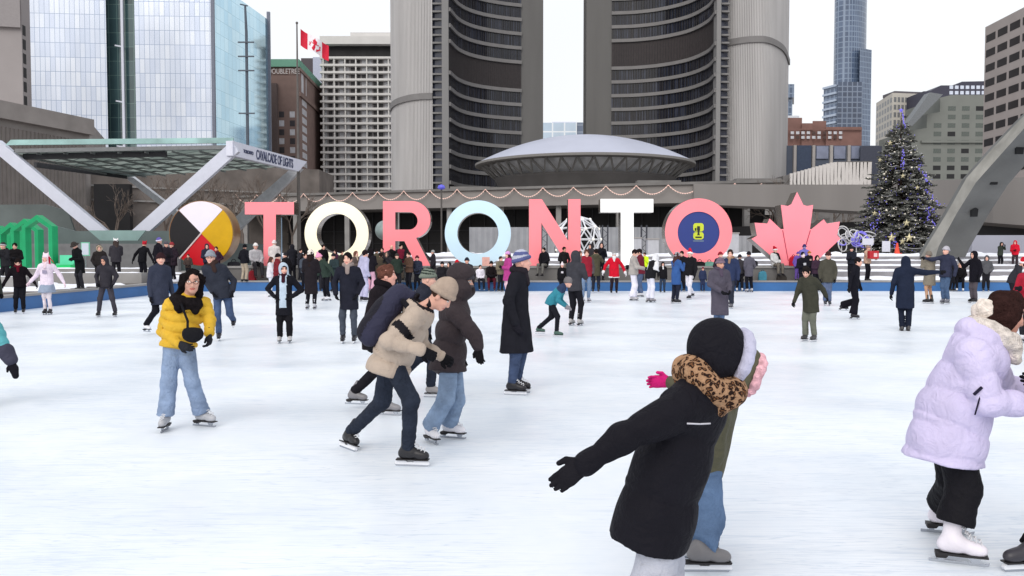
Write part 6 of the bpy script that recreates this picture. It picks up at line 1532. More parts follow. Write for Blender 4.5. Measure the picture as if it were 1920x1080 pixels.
# -- the two who face the camera
P('woman in a pale blue hood under a long open black coat, hands on hips', 534, 643, 491, 12, 'hips', top=(28, 28, 36), hem=.34, hood='up', bot=(30, 29, 33), shoe=(186, 184, 186), style='fig', h=.012, w=1.04, flare=.05, legs='stand', skin=SK1, extra=None, mask=None, hair=('short', (46, 34, 34)), bandm=((176, 196, 216), lambda V, J, S, f, up, lat: (((V-J['neck'])@up > .03*S)) | ((((V-J['pel'])@f) > .06*S) & (abs((V-J['pel'])@lat) < .075*S) & (((V-J['pel'])@up) > -.16*S))), scarf=(58, 30, 40))
P('man in a dark navy wool coat and grey jeans facing the camera, hands in pockets', 654, 643, 472, 6, 'pocket', top=(36, 37, 50), hem=.3, bot=(66, 74, 88), botk='denim', hair=('short', (28, 24, 26)), shoe=(32, 32, 38), style='hock', h=.012, scarf=(148, 134, 130), topk='wool', w=1.06, lw=1.05, skin=SK1)
# -- between O and R
P('person in a lavender hoodie and lavender trousers turned to the right', 682, 565, 468, 125, 'down', 'stand', top=(172, 170, 206), bot=(180, 178, 214), hair=('short', (38, 30, 32)), hood='down', shoe=(38, 36, 42), hem=.12, bell=.03, lw=1.1)
P('person with long black hair, black top and pink trousers', 695, 549, 466, 150, 'front', top=(30, 28, 34), bot=(206, 160, 180), hair=('long', (26, 22, 26)), bell=.03, shoe=(200, 180, 190), style='fig')
P('person in an olive green jacket and dark cap left of the R', 705, 528, 467, 140, 'pocket', z0=ZC, top=(80, 74, 62), hair=('short', (34, 28, 28)), bot=(76, 80, 74), hem=.15)
P('person in a dark grey jacket directly left of the stem of the R', 717, 0, 464, -20, 'phone', z0=ZC, Y=37.6, top=(46, 44, 46), hair=('short', (30, 24, 24)), bot=BK2)
P('bald man in a black jacket under the bowl of the R', 734, 0, 459, 170, 'front', z0=ZC, Y=37.8, top=(28, 26, 28), bot=BK2, w=1.1)
P('person in a burgundy jacket with a black backpack strap at the leg of the R', 751, 0, 457, 20, 'lap', z0=ZC, Y=38.0, top=(116, 30, 52), hair=('short', (32, 26, 26)), bot=(100, 92, 84), sleeve2=(34, 32, 36))
P('person in a dark coat and pale grey beanie reaching towards the foot of the R', 812, 0, 468, -70, 'wave1', z0=ZC, Y=37.9, top=(44, 42, 48), hat=('beanie', (150, 152, 152)), hem=.25, bot=BK1)
P('person with a black beanie sitting on the rink edge beyond the tan jacket', 829, 0, 489, 10, 'lap', 'sit', z0=0, Y=37.15, sit=.46, top=BK2, hat=('beanie', BK1), bot=BK1)
P('person with a dark hood sitting on the rink edge left of the red hat', 843, 0, 490, -15, 'lap', 'sit', z0=0, Y=37.15, sit=.46, top=(40, 42, 48), hood='up', bot=BK3)
P('person with a bright red hat sitting on the rink edge', 857, 0, 486, 5, 'lap', 'sit', z0=0, Y=37.15, sit=.46, top=(52, 48, 50), hat=('beanie', (190, 36, 48)), bot=BK2)
P('person with a navy knitted hat sitting on the rink edge under the pale blue O', 875, 0, 482, 10, 'lap', 'sit', z0=0, Y=37.15, sit=.46, top=(46, 46, 54), hat=('beanie', (38, 40, 54)), bot=BK2)
P('child in a white jacket sitting on the rink edge under the pale blue O', 900, 0, 495, 10, 'lap', 'sit', z0=0, Y=37.15, sit=.46, top=(220, 216, 226), hair=('short', (60, 46, 42)), bot=BK2)
P('person in black with maroon trousers and a furry black hat on the rink edge', 921, 0, 488, 0, 'hold', 'sit', z0=0, Y=37.15, sit=.47, top=(30, 26, 28), hat=('beanie', (26, 24, 24), (44, 38, 36)), bot=(82, 30, 42), w=1.15, shoe=(60, 40, 44))
P('woman in a magenta coat and lilac hat, pale trousers and white skates', 953, 559, 470, -70, 'front', 'close', top=(170, 62, 130), hem=.3, hat=('beanie', (206, 150, 206)), bot=(224, 190, 202), shoe=(220, 220, 226), style='fig', hair=('long', (64, 44, 46)))
P('person in a black jacket and grey trousers sitting on the plinth before the N', 1021, 0, 463, -30, 'lap', 'sit', z0=ZC, Y=38.35, sit=.64, top=(28, 28, 32), hair=('short', (26, 22, 22)), bot=(110, 108, 104))
P('red faced person in a black jacket sitting under the diagonal of the N', 1057, 0, 462, 15, 'lap', 'sit', z0=ZC, Y=38.35, sit=.64, top=(34, 32, 34), hair=('short', (40, 30, 28)), bot=(112, 104, 96), skin=SK2)
P('small child in a black hoodie with a white chest print and white hat', 1054, 553, 492, 5, 'down', top=(26, 25, 28), hat=('pom', (226, 214, 220), (226, 214, 220), (230, 220, 224)), bot=BK1, extra=tee((206, 200, 206)))
P('person in a dark red jacket and light blue jeans behind the grey hoodie skater', 1098, 567, 467, 20, 'pocket', top=(140, 34, 50), bot=(104, 130, 168), botk='denim', hood='down', hair=('short', (84, 56, 46)), shoe=(150, 152, 166), style='hock', sleeve2=(84, 78, 82))
P('skater in a dark grey hoodie and black trousers, seen from behind beside the child', 1079, 611, 468, 150, 'front', 'stand', top=(62, 62, 68), hem=.12, hood='up', bot=(30, 30, 36), shoe=(160, 158, 158), style='fig', h=.014, w=1.08, topk='wool', lw=1.12)
P('person in an olive parka with a pale fur collar holding a phone up', 1117, 549, 466, 172, 'up', top=(78, 76, 62), hem=.28, hood='down', hair=('short', (34, 28, 28)), bot=(38, 42, 58), scarf=(140, 128, 110), w=1.12)
P('person in a black hooded parka right of the pink N', 1127, 0, 454, 20, 'phone', z0=ZC, Y=37.8, top=(30, 30, 36), hood='up', bot=BK1, w=1.1)
P('person in a grey coat, hood up, against the right stem of the N', 1108, 0, 456, -30, 'front', z0=ZC, Y=38.0, top=(56, 54, 58), hood='up', bot=BK2)
P('person in a red suit with white fur trim and a white beard', 1151, 551, 471, -8, 'low', top=(196, 20, 44), hem=.26, hat=('beanie', (150, 148, 150), (232, 230, 232)), bot=(44, 34, 40), shoe=(26, 24, 28), extra=both(beard, suit_trim), w=1.22, flare=.04, glove=(230, 228, 232))
P('woman in a grey beige jacket and wide white trousers embracing someone', 1187, 564, 467, 75, 'hold', top=(168, 162, 158), hem=.06, bot=(222, 220, 236), bell=.06, lw=1.12, hair=('short', (38, 28, 30)), shoe=(190, 186, 190), style='fig', nod=15)
P('person in a burgundy jacket and jeans embraced under the white T', 1201, 557, 466, -85, 'hold', top=(104, 34, 48), bot=(74, 92, 130), botk='denim', hair=('short', (34, 28, 28)), shoe=(196, 196, 204), style='fig')
P('person in a lime yellow safety jacket behind the embracing pair', 1209, 0, 473, -20, 'phone', z0=ZC, Y=37.6, top=(206, 236, 40), hair=('short', (46, 34, 30)), bot=(50, 56, 80))
P('skater in a white hood, black jacket and white trousers bending away', 1219, 567, 474, 120, 'front', lean=16, top=(32, 32, 36), hood='up', bot=(218, 218, 234), bell=.03, lw=1.1, shoe=(150, 146, 152), style='fig', bandm=((222, 222, 226), lambda V, J, S, f, up, lat: ((V-J['neck'])@up > .02*S) | ((abs((V-J['pel'])@lat) > .17*S) & ((V-J['pel'])@up > .2*S))))
P('child in a black coat with a white scarf by the rink board', 1242, 549, 490, 5, 'down', top=(28, 27, 30), hem=.15, scarf=(226, 224, 226), hair=('short', (30, 24, 24)), bot=(46, 60, 84), hood='up')
P('woman in a royal blue coat and grey beanie with long brown hair', 1266, 569, 471, 110, 'phone', top=(40, 84, 160), hem=.3, hat=('beanie', (158, 156, 164)), hair=('long', (74, 52, 50)), bot=(36, 40, 60), shoe=(38, 38, 44), w=1.06)
P('skater in a red and white hat, black jacket and white trousers', 1294, 561, 468, -40, 'down', 'stride2', top=(30, 30, 34), hat=('santa', (196, 32, 52), (232, 230, 232)), bot=(220, 218, 230), shoe=(40, 36, 42), lw=1.12)
P('skater in a long grey plum coat and mauve beanie gliding towards the camera', 1347, 628, 481, 8, 'lap', 'close', top=(82, 76, 92), hem=.5, hat=('beanie', (116, 96, 112), (128, 108, 122)), bot=(84, 112, 156), botk='denim', shoe=(60, 58, 64), w=1.18, h=.013, hood='down', flare=.02, skin=SK2, scarf=(86, 76, 92))
P('person with a dark red hat half hidden behind the grey plum coat', 1349, 549, 471, 20, 'pocket', top=(50, 42, 50), hat=('beanie', (140, 40, 52)), bot=BK1)
P('skater in a dark blue coat pushing one leg out beside the grey plum coat', 1370, 578, 467, -40, 'down', 'stride2', top=(42, 54, 92), hem=.28, hair=('short', (52, 40, 38)), scarf=(150, 120, 100), bot=(46, 50, 66), shoe=(96, 96, 104), w=1.06)
P('person in a slate grey coat and black hood standing at the board by the leaf', 1405, 548, 470, 190, 'pocket', top=(86, 84, 98), hem=.26, hat=('beanie', (36, 34, 40)), bot=BK1, shoe=(180, 180, 190), style='fig', w=1.1)
P('child in black with white skates sitting on the rink edge by the leaf', 1386, 0, 492, -10, 'lap', 'sit', z0=0, Y=37.15, sit=.46, top=(32, 31, 36), hair=('short', (28, 24, 24)), bot=BK2, shoe=(222, 222, 228), style='fig')
P('person in a red and white hat and black jacket sitting before the leaf', 1453, 0, 463, 20, 'lap', 'sit', z0=ZC, Y=38.35, sit=.64, top=(30, 34, 36), hat=('santa', (180, 26, 44), (226, 222, 224)), bot=(110, 104, 96), bandm=((196, 196, 196), lambda V, J, S, f, up, lat: (V-J['el2'])@nrm(J['wr2']-J['el2']) > .08*S))
P('child in a purple snowsuit standing before the leaf', 1495, 0, 471, 20, 'down', z0=ZC, Y=37.7, top=(98, 66, 168), hat=('beanie', (96, 62, 166)), bot=(92, 62, 156))
P('person in a violet blue coat and hat before the right leaf lobe', 1508, 0, 457, -10, 'front', z0=ZC, Y=38.1, top=(110, 104, 200), hat=('beanie', (58, 46, 110)), bot=(60, 50, 110), skin=(150, 140, 190))
P('pale faced person with black hair and a black jacket before the leaf', 1504, 551, 472, 5, 'front', top=(28, 27, 34), hair=('short', (26, 24, 28)), bot=BK1, skin=(226, 206, 208), extra=tee((190, 190, 200)))
P('person in a black jacket and mustard beanie before the leaf', 1517, 0, 470, 10, 'pocket', z0=ZC, Y=37.6, top=(30, 28, 34), hat=('beanie', (168, 110, 46)), bot=BK1, extra=tee((180, 150, 140)))
P('skater in a dark olive parka and grey green trousers looking down', 1518, 640, 497, -52, 'swing', lean=12, nod=28, top=(62, 62, 54), hem=.28, bot=(104, 106, 96), lw=1.15, hair=('short', (34, 30, 30)), shoe=(60, 58, 60), style='hock', h=.013, skin=SK1, w=1.1)
P('man in an olive coat and brown hat with blue jeans walking towards the camera', 1551, 573, 470, -6, 'down', 'close', top=(74, 72, 64), hem=.2, hat=('beanie', (72, 44, 44)), bot=(82, 100, 136), botk='denim', shoe=(60, 60, 70), w=1.12)
P('skater dressed in black with a pale belt gliding on one leg', 1600, 598, 482, 45, 'low', 'kick2', lean=8, top=(26, 26, 36), hem=.06, bot=(26, 25, 34), bell=.05, hair=('short', (32, 28, 30)), shoe=(40, 38, 44), style='fig', lw=1.1, w=.98)
P('person in a dark navy coat with black mittens behind the one legged skater', 1597, 0, 461, -30, 'front', z0=ZC, Y=37.7, top=(38, 40, 52), hat=('beanie', (34, 34, 42)), bot=BK1, mitt=True, w=1.1)
P('person in a tan coat and beige hat carrying a red box', 1627, 0, 459, 30, 'hold', z0=ZC, Y=37.9, top=(186, 156, 136), hat=('beanie', (150, 130, 118)), bot=BK1, glove=(180, 150, 130))
P('skater in a long navy hooded coat, seen from behind with one arm stretched out', 1697, 620, 478, 160, 'side1', 'close', top=(32, 40, 62), hem=.42, hood='up', bot=(30, 36, 54), shoe=(64, 62, 64), style='shoe', w=1.15, flare=.03, h=.013, lean=6, lw=1.15)
P('skater in a khaki coat with bare looking tan legs and black skates', 1742, 569, 469, -150, 'up', top=(126, 118, 106), hem=.34, hat=('beanie', (120, 112, 104)), bot=(178, 140, 114), lw=.85, shoe=(30, 28, 32), flare=.05)
P('skater in a navy jacket, jeans and pale grey beanie raising one arm', 1773, 570, 460, -60, 'reach1', 'close', top=(48, 52, 76), hem=.14, hat=('beanie', (176, 172, 184)), bot=(66, 92, 130), botk='denim', shoe=(112, 112, 124), style='hock', w=1.1)
P('blond person in black sitting on the rink edge lacing white skates', 1801, 0, 491, -25, 'lap', 'sit', z0=0, Y=37.15, sit=.46, top=(26, 25, 28), hair=('long', (180, 156, 130)), bot=BK1, shoe=(214, 214, 222), style='fig', lean=14)
P('person in a black hooded coat waving to the left', 1826, 568, 469, -75, 'wave1', 'close', top=(28, 27, 34), hem=.24, hood='up', bot=(84, 78, 84), w=1.08)
P('person in a dark green jacket with a fur hood taking a photograph', 1876, 0, 453, 10, 'up', z0=.87, Y=45, top=(56, 62, 56), hood='up', trim=(40, 36, 38), bot=BK1)
P('person in a bright red hooded jacket on the snowy terrace', 1903, 0, 450, -30, 'front', z0=.87, Y=45, top=(206, 30, 52), hood='up', bot=(60, 50, 56))
P('person in a dark jacket and red and white hat bending at the right edge', 1896, 577, 485, 60, 'hold', lean=24, nod=20, top=(48, 48, 54), hat=('santa', (190, 30, 46), (236, 232, 236)), bot=BK2, hood='down', w=1.15)
P('skater in a red jacket half outside the right edge behind the lilac coat', 1926, 643, 486, -60, 'front', top=(170, 36, 56), hat=('beanie', (60, 40, 44)), bot=BK3, shoe=(222, 222, 228), style='fig')
# ---- things they carry or left lying about
def prop(name, label, cat, p, parts):
    t = thing(name, label, cat, p)
    for nm, fn, mt in parts:
        m = MB(); fn(m, np.array(p, float)); m.build(nm, mt, t)
    return t
def bagparts(rgb, w, d, hgt):
    return [('bag_body', lambda m, p: m.prism([p+np.array(v) for v in ((-w, -d, 0), (w, -d, 0), (w*1.05, -d, hgt*.55), (w*.8, -d, hgt*.9), (w*.3, -d, hgt), (-w*.4, -d, hgt*.96), (-w*.9, -d, hgt*.8), (-w*1.05, -d, hgt*.4))], (0, 2*d, 0)), fab(rgb, 'nylon')),
            ('handle', lambda m, p: m.tube([p+np.array((w*.4*math.cos(a), 0, hgt*.95+w*.45*math.sin(a))) for a in np.linspace(0, math.pi, 9)], .014, 6), fab(tuple(int(c*.6) for c in rgb)))]
for px, Y, z0, rgb, w, hh_, lab in ((473, 38.05, ZC, (150, 34, 46), .15, .46, 'red bag on the walkway beside the man in khaki trousers'), (1430, 38.1, ZC, (52, 140, 170), .16, .42, 'turquoise bag leaning on the plinth below the leaf'),
    (1488, 38.7, 1.08, (186, 26, 48), .17, .45, 'red holdall standing on the plinth in front of the leaf'), (1410, 38.6, 1.08, (40, 42, 48), .24, .26, 'black duffel bag on the plinth left of the leaf'), (1312, 38.6, 1.08, (34, 32, 34), .22, .2, 'small black bag on the plinth under the navy disc'),
    (1330, 38.6, 1.08, (96, 160, 140), .2, .2, 'mint green bag on the plinth under the pink O'), (1466, 38.0, ZC, (60, 56, 54), .2, .24, 'dark grey boot bag on the walkway below the leaf'), (1500, 38.0, ZC, (220, 220, 222), .2, .1, 'pair of white shoes wrapped in a bag below the leaf'),
    (438, 38.7, 1.08, (36, 36, 42), .25, .2, 'flat black bag on the plinth beside the medallion'), (795, 38.0, ZC, (32, 32, 36), .2, .5, 'black rucksack standing by the plinth under the R'), (980, 38.1, ZC, (40, 40, 46), .2, .4, 'dark rucksack by the plinth under the pale blue O')):
    prop('bag', lab, 'bag', (XX(px, Y), Y, z0), bagparts(rgb, w, .1, hh_))
p = G(1632, 490, 0)*0+np.array((XX(1638, 37.4), 37.45, 1.42))
def bx(w, d, hh_): return lambda m, p: m.box(p[0]-w, p[0]+w, p[1]-d, p[1]+d, p[2], p[2]+hh_)
prop('gift_box', 'red box with a pale label carried by the person in tan', 'box', p, [('carton', bx(.2, .12, .34), fab((176, 44, 52), 'nylon')), ('label', lambda m, q: m.box(q[0]-.02, q[0]+.13, q[1]-.126, q[1]-.121, q[2]+.08, q[2]+.24), fab((222, 190, 190)))])
prop('placard', 'small peach placard leaning on the foot of the pale blue O', 'placard', (XX(911, 38.6), 38.62, 1.08), [('board', bx(.17, .015, .4), fab((226, 176, 166))), ('prop_leg', lambda m, q: m.box(q[0]-.02, q[0]+.02, q[1]+.016, q[1]+.12, q[2], q[2]+.03), fab((120, 100, 90)))])
# ================================================================= THE NEAR SKATERS (joints placed one by one)
def near(label, Y, S, jd, fw, lk, fd=None, tilt=None, h=.009, **k):
    """jd: joint -> (px, py, depth offset); ft1 / ft2 are the points where the blades touch the ice"""
    J = {n: W(v[0], v[1], Y+(v[2] if len(v) > 2 else 0)) for n, v in jd.items() if not n.startswith('ft')}
    ups = []
    for i in '12':
        g = G(*jd['ft'+i]); u = np.array((0, 0, 1.))
        if tilt and i in tilt: u = nrm(tilt[i])
        J['an'+i] = g+u*.15*S; ups.append(u)
    ft = [(np.array(fd[i], float), ups[i]) for i in (0, 1)]
    return person(label, J, np.array(fw, float), np.array(lk, float), S, h, ft=ft, **k), J
dirg = lambda a, b: nrm(G(*b)-G(*a))
WH_L = fab((206, 204, 210)); LACE = mat('lace white', S8(214, 214, 218), .8, var=.05)
# ---- woman in the yellow jacket
def yellow_extra(t, J, S, f, up, lat, h):
    s = SD(); n = 12; c = J['neck']
    for k in range(n):
        a0, a1 = 2*math.pi*k/n, 2*math.pi*(k+1)/n; q = lambda a: c+(lat*math.cos(a)*.115+f*math.sin(a)*.1)*S-up*.015*S
        s.cone(q(a0), q(a1), .05*S, k=.03)
    s.cone(c-lat*.09*S+f*.08*S-up*.02*S, c-lat*.07*S+f*.125*S-up*.09*S, .06*S, .045*S, k=.03); s.cone(c+lat*.09*S+f*.08*S-up*.02*S, c+lat*.08*S+f*.12*S-up*.08*S, .055*S, .042*S, k=.03)
    sdobj('fur_collar', s, .009, [fab((30, 26, 28), 'fur')], t, wr=(.014, 40, 7))
t, J = near('woman with long black curly hair in a yellow puffer jacket and wide pale jeans', 8.0, .93,
    dict(head=(360, 529, -.05), neck=(351, 562), pel=(335, 638), sh1=(318, 572, -.05), sh2=(383, 569, .09), el1=(305, 622, .03), wr1=(336, 645, -.2), el2=(394, 602, .05), wr2=(392, 624, -.08),
         hip1=(321, 652, -.03), hip2=(348, 650, .05), kn1=(317, 720, -.06), kn2=(361, 718, -.02), ft1=(311, 806), ft2=(378, 799)),
    (.35, -1, 0), (.42, -1, -.08), [(.12, -1, 0), (.93, -.38, 0)], h=.009, top=(208, 166, 50), zipper=(150, 116, 30), topk='nylon', w=1.02, hem=.06, quilt=.1, hood=None, bot=(128, 152, 190), botk='denim', bell=.035, lw=.98,
    shoe=(168, 170, 176), style='fig', hair=('curly', (26, 21, 22)), skin=(206, 156, 138), glasses=True, glove=(42, 44, 50), extra=yellow_extra, lace=LACE, curl=.7, hd={'1': (.9, -.4, -.25), '2': (.15, -.3, -1)})
bgp = W(362, 622, 7.74); BAGM = fab((26, 26, 30), 'nylon')
tb = thing('shoulder_bag', 'small black cross-body bag worn over the yellow puffer jacket', 'bag', bgp-np.array((0, 0, .09)))
s = SD(); s.ell(bgp, (.085, .035, .085), k=.02); s.cut(bgp+np.array((0, 0, .03)), (0, 0, 1)); s.ell(bgp-np.array((0, 0, .03)), (.09, .042, .06), k=.04); sdobj('bag_body', s, .008, [BAGM], tb, wr=(.005, 20, 1))
m = MB(); m.tube([W(339, 568, 7.86), W(345, 584, 7.80), W(352, 602, 7.77), bgp+np.array((-.05, 0, .02))], .012, 6); m.build('strap', BAGM, tb)
# ---- stooping skater in the tan jacket and his rucksack
def tan_band(V, J, S, f, up, lat):
    a, b = J['sh1'], J['el1']; d = b-a; tt = ((V-a)@d)/(d@d); r = np.linalg.norm(V-a-tt[:, None]*d, axis=1)
    return ((abs(tt-.52) < .115) & (r < .13*S)) | ((V-J['neck'])@up > .035*S)
t, J = near('skater in a tan puffer jacket and tan knitted hat stooping forward in mid stride', 6.6, .96,
    dict(head=(828, 556, 0), neck=(790, 582, 0), pel=(733, 668, 0), sh1=(778, 592, -.17), sh2=(790, 586, .17), el1=(727, 640, -.26), wr1=(790, 656, -.3), el2=(785, 645, .26), wr2=(826, 668, .2),
         hip1=(737, 684, -.08), hip2=(729, 684, .1), kn1=(772, 752, -.16), kn2=(716, 752, .22), ft1=(764, 874), ft2=(643, 839)),
    (1, 0, -.5), (.72, -.12, -.66), [dirg((745, 872), (803, 874)), dirg((622, 831), (681, 853))], {'2': (.42, 0, .9)}, h=.009,
    top=(176, 160, 146), topk='nylon', w=1.18, hem=.13, quilt=.17, bot=(38, 46, 64), botk='denim', lw=1.02, shoe=(34, 33, 37), style='hock', lace=LACE, hat=('peak', (168, 150, 136)), hair=('short', (70, 52, 44)),
    skin=(214, 164, 146), glove=(26, 26, 30), bandm=((34, 32, 36), tan_band), hood='down', hs=.93, curl=.9, hd={'1': (.85, .1, -.5)}, wr=.009)
pk = thing('rucksack', 'black and navy rucksack bulging on the back of the tan jacket', 'rucksack', W(716, 640, 6.6))
up = nrm(J['neck']-J['pel']); lat = np.array((0, 1., 0)); bk = nrm(np.cross(lat, up)); bk = bk if bk[0] < 0 else -bk
c = W(722, 592, 6.6)
s = SD(); s.cone(c-up*.13, c+up*.15, .15, .135, sq=(bk, .68), k=.05, m=0); s.cone(c-up*.14+bk*.06, c+up*.04+bk*.055, .12, .115, sq=(bk, .6), k=.04, m=1)
s.cone(c+up*.15-bk*.03, c+up*.22-bk*.09, .1, .07, sq=(bk, .5), k=.05)
sdobj('pack_body', s, .009, [fab((50, 50, 74), 'nylon'), fab((36, 35, 46), 'nylon')], pk, wr=(.012, 12, 3))
for sy in (-1, 1):
    m = MB(); e = np.array((0, sy*.13, 0)); m.tube([c+up*.19-bk*.05+e, lerp(J['pel'], J['neck'], .93)+bk*.06+e, lerp(J['pel'], J['neck'], .99)+bk*.0+e], [.02, .026, .02], 8); m.build('strap', fab((30, 29, 34), 'nylon'), pk)
# ---- dark hooded skater beside him
t, J = near('skater in a dark brown hooded puffer jacket, pale jeans and white figure skates', 7.4, .9,
    dict(head=(868, 530, .0), neck=(852, 570), pel=(840, 678), sh1=(857, 588, -.18), sh2=(866, 585, .19), el1=(890, 630, -.24), wr1=(897, 652, -.26), el2=(850, 640, .24), wr2=(862, 668, .16),
         hip1=(842, 690, -.08), hip2=(849, 690, .1), kn1=(836, 748, -.12), kn2=(857, 750, .06), ft1=(806, 829), ft2=(842, 821)),
    (1, -.1, 0), (1, -.22, -.06), [dirg((796, 822), (834, 839)), dirg((832, 820), (876, 824))], h=.009, top=(58, 51, 54), topk='nylon', w=1.26, hem=.07, quilt=.2, hood='up', bot=(124, 150, 186), botk='denim', bell=.03, lw=1.08,
    shoe=(222, 220, 226), style='fig', lace=LACE, mask=(92, 88, 92), hat=('beanie', (74, 72, 78)), glove=(28, 27, 30), hd={'1': (.12, -.1, -1)}, skin=(196, 150, 132), wr=.008, hoodk=1.18)
# ---- behind them
P('skater in a dark navy jacket and striped beanie hidden behind the tan jacket', 789, 742, 499, 80, 'down', 'stride1', lean=4, top=(44, 46, 60), hat=('beanie', (46, 54, 50), (120, 128, 118), (60, 60, 60), 160), bot=(36, 42, 58), botk='denim', shoe=(140, 136, 136), style='hock', h=.011)
P('young man with curly brown hair and a black collar passing behind the rucksack', 706, 774, 494, 82, 'down', 'stride1', lean=11, top=(32, 28, 32), hem=.2, hair=('mop', (104, 68, 58)), scarf=(28, 24, 28), bot=(34, 33, 38), shoe=(128, 126, 130), style='fig', h=.011, skin=(220, 162, 146))
P('tall man in a long black wool coat and a blue and white patterned hat', 966, 738, 465, 72, 'down', 'stand', lean=5, top=(34, 34, 42), hem=.44, flare=.34, hat=('beanie', (176, 180, 200), (84, 92, 150), (226, 224, 230), 75), bot=(58, 76, 112), botk='denim', shoe=(30, 29, 34), style='hock', lace=LACE, h=.011, topk='wool', w=1.14, skin=(218, 166, 150), glove=(34, 33, 40), scarf=(44, 40, 46), nod=-6)
P('small child in a teal and navy jacket and grey helmet lunging forward', 1033, 631, 527, 78, 'hold', 'stride1', lean=36, S=.74, top=(36, 132, 154), hem=.1, hat=('helmet', (112, 108, 110)), bot=(30, 30, 38), shoe=(58, 92, 78), style='hock', h=.011, glove=(140, 136, 142), mitt=True, w=1.12, bandm=((46, 60, 96), lambda V, J, S, f, up, lat: ((V-J['neck'])@up > -.13*S)), skin=SK1, nod=10)
# ---- woman in the lilac coat
def lilac_extra(t, J, S, f, up, lat, h):
    hc = J['head']; s = SD(); nearv = -lat if lat[1] > 0 else lat
    s.ell(hc+nearv*.085*S-f*.1*S-up*.03*S, np.array((.068, .045, .072))*S, (f, nearv, up), k=.01); s.ell(hc-nearv*.09*S-f*.08*S-up*.03*S, np.array((.07, .04, .07))*S, (f, nearv, up), k=.01)
    sdobj('earmuff', s, .008, [fab((226, 214, 204), 'fur')], t, wr=(.008, 60, 3))
    s = SD(); n = 14; c = J['neck']+up*.05*S+f*.02*S
    for k in range(n):
        a0, a1 = 2*math.pi*k/n, 2*math.pi*(k+1)/n; q = lambda a: c+(lat*math.cos(a)*.1+f*math.sin(a)*.1+up*.02*math.sin(a)*-1)*S
        s.cone(q(a0), q(a1), .052*S, k=.03)
    s.cone(c+f*.1*S, c+f*.15*S-up*.08*S, .05*S, .04*S, k=.03)
    sdobj('fleece_collar', s, .009, [fab((216, 206, 198), 'fur')], t, wr=(.01, 50, 5))
    m = MB(); a = W(1841, 726, 4.33); b = W(1826, 740, 4.33); m.bar(a, b, .012, .012); m.bar(W(1838, 742, 4.335), W(1828, 778, 4.335), .006, .006); m.build('pocket_zip', fab((40, 36, 60)), t)
t, J = near('woman in a long lilac puffer coat with cream earmuffs and white figure skates', 4.62, .95,
    dict(head=(1886, 590, .0), neck=(1846, 640, 0), pel=(1778, 795, 0), sh1=(1822, 668, -.17), sh2=(1838, 660, .17), el1=(1852, 752, -.24), wr1=(1948, 762, -.16), el2=(1885, 735, .22), wr2=(1960, 722, .16),
         hip1=(1790, 828, -.09), hip2=(1778, 825, .1), kn1=(1806, 918, -.1), kn2=(1790, 902, .1), ft1=(1784, 1056), ft2=(1764, 999)),
    (1, 0, 0), (1, -.02, -.32), [dirg((1750, 1052), (1850, 1064)), dirg((1735, 996), (1822, 1003))], h=.0095, top=(198, 186, 226), topk='nylon', w=1.46, hem=.2, flare=.03, quilt=.165, qa=.72, hood='down', hoodk=1.18, bot=(26, 25, 29), botk='nylon', lw=1.28, bell=.022, crop=.075,
    shoe=(224, 218, 226), style='fig', lace=LACE, hair=('long', (50, 32, 30)), glove=(28, 27, 32), skin=(206, 152, 134), extra=lilac_extra, wr=.007)
# ---- the person she is holding on to, mostly outside the frame
near('person in black trousers facing the lilac coat, mostly cut off by the right edge', 4.55, .9,
    dict(head=(2030, 590, 0), neck=(2040, 645), pel=(2050, 820), sh1=(2035, 670, -.16), sh2=(2035, 670, .16), el1=(2012, 735, -.22), wr1=(1972, 718, -.1), el2=(2020, 760, .2), wr2=(1990, 790, .15),
         hip1=(2046, 835, -.08), hip2=(2050, 835, .08), kn1=(1985, 940, -.1), kn2=(2060, 945, .1), ft1=(1935, 1070), ft2=(2070, 1050)),
    (-1, 0, 0), (-1, 0, -.1), [(-1, -.12, 0), (-1, 0, 0)], h=.011, top=(40, 40, 46), hem=.15, bot=(27, 26, 30), lw=1.1, shoe=(54, 52, 58), style='hock', hat=('beanie', (60, 58, 62)), hd={'1': (-1, 0, .1)})
# ---- children in front
def leopard():
    m = bpy.data.materials.new('leopard fleece'); m.use_nodes = True; n, l = m.node_tree.nodes, m.node_tree.links; b = n['Principled BSDF']; b.inputs['Roughness'].default_value = .95; b.inputs['Specular IOR Level'].default_value = .05
    tcx = n.new('ShaderNodeTexCoord'); nz_ = n.new('ShaderNodeTexNoise'); nz_.inputs['Scale'].default_value = 24; l.new(tcx.outputs['Object'], nz_.inputs[0])
    mxv = n.new('ShaderNodeMix'); mxv.data_type = 'VECTOR'; mxv.inputs[0].default_value = .045; l.new(tcx.outputs['Object'], mxv.inputs[4]); l.new(nz_.outputs['Color'], mxv.inputs[5])
    v = n.new('ShaderNodeTexVoronoi'); v.inputs['Scale'].default_value = 46; l.new(mxv.outputs[1], v.inputs[0])
    r = n.new('ShaderNodeValToRGB'); l.new(v.outputs['Distance'], r.inputs[0]); e = r.color_ramp.elements
    e[0].position = .0; e[0].color = S8(128, 88, 60)+(1,); e[1].position = .24; e[1].color = S8(112, 78, 54)+(1,)
    for p_, c_ in ((.3, (38, 28, 26)), (.46, (44, 32, 28)), (.53, (158, 122, 94)), (.9, (176, 140, 110))): x = e.new(p_); x.color = S8(*c_)+(1,)
    l.new(r.outputs[0], b.inputs['Base Color']); bp = n.new('ShaderNodeBump'); bp.inputs['Strength'].default_value = .8; bp.inputs['Distance'].default_value = .01
    n2 = n.new('ShaderNodeTexNoise'); n2.inputs['Scale'].default_value = 160; l.new(tcx.outputs['Object'], n2.inputs[0]); l.new(n2.outputs['Fac'], bp.inputs['Height']); l.new(bp.outputs[0], b.inputs['Normal']); return m
LEO = leopard()
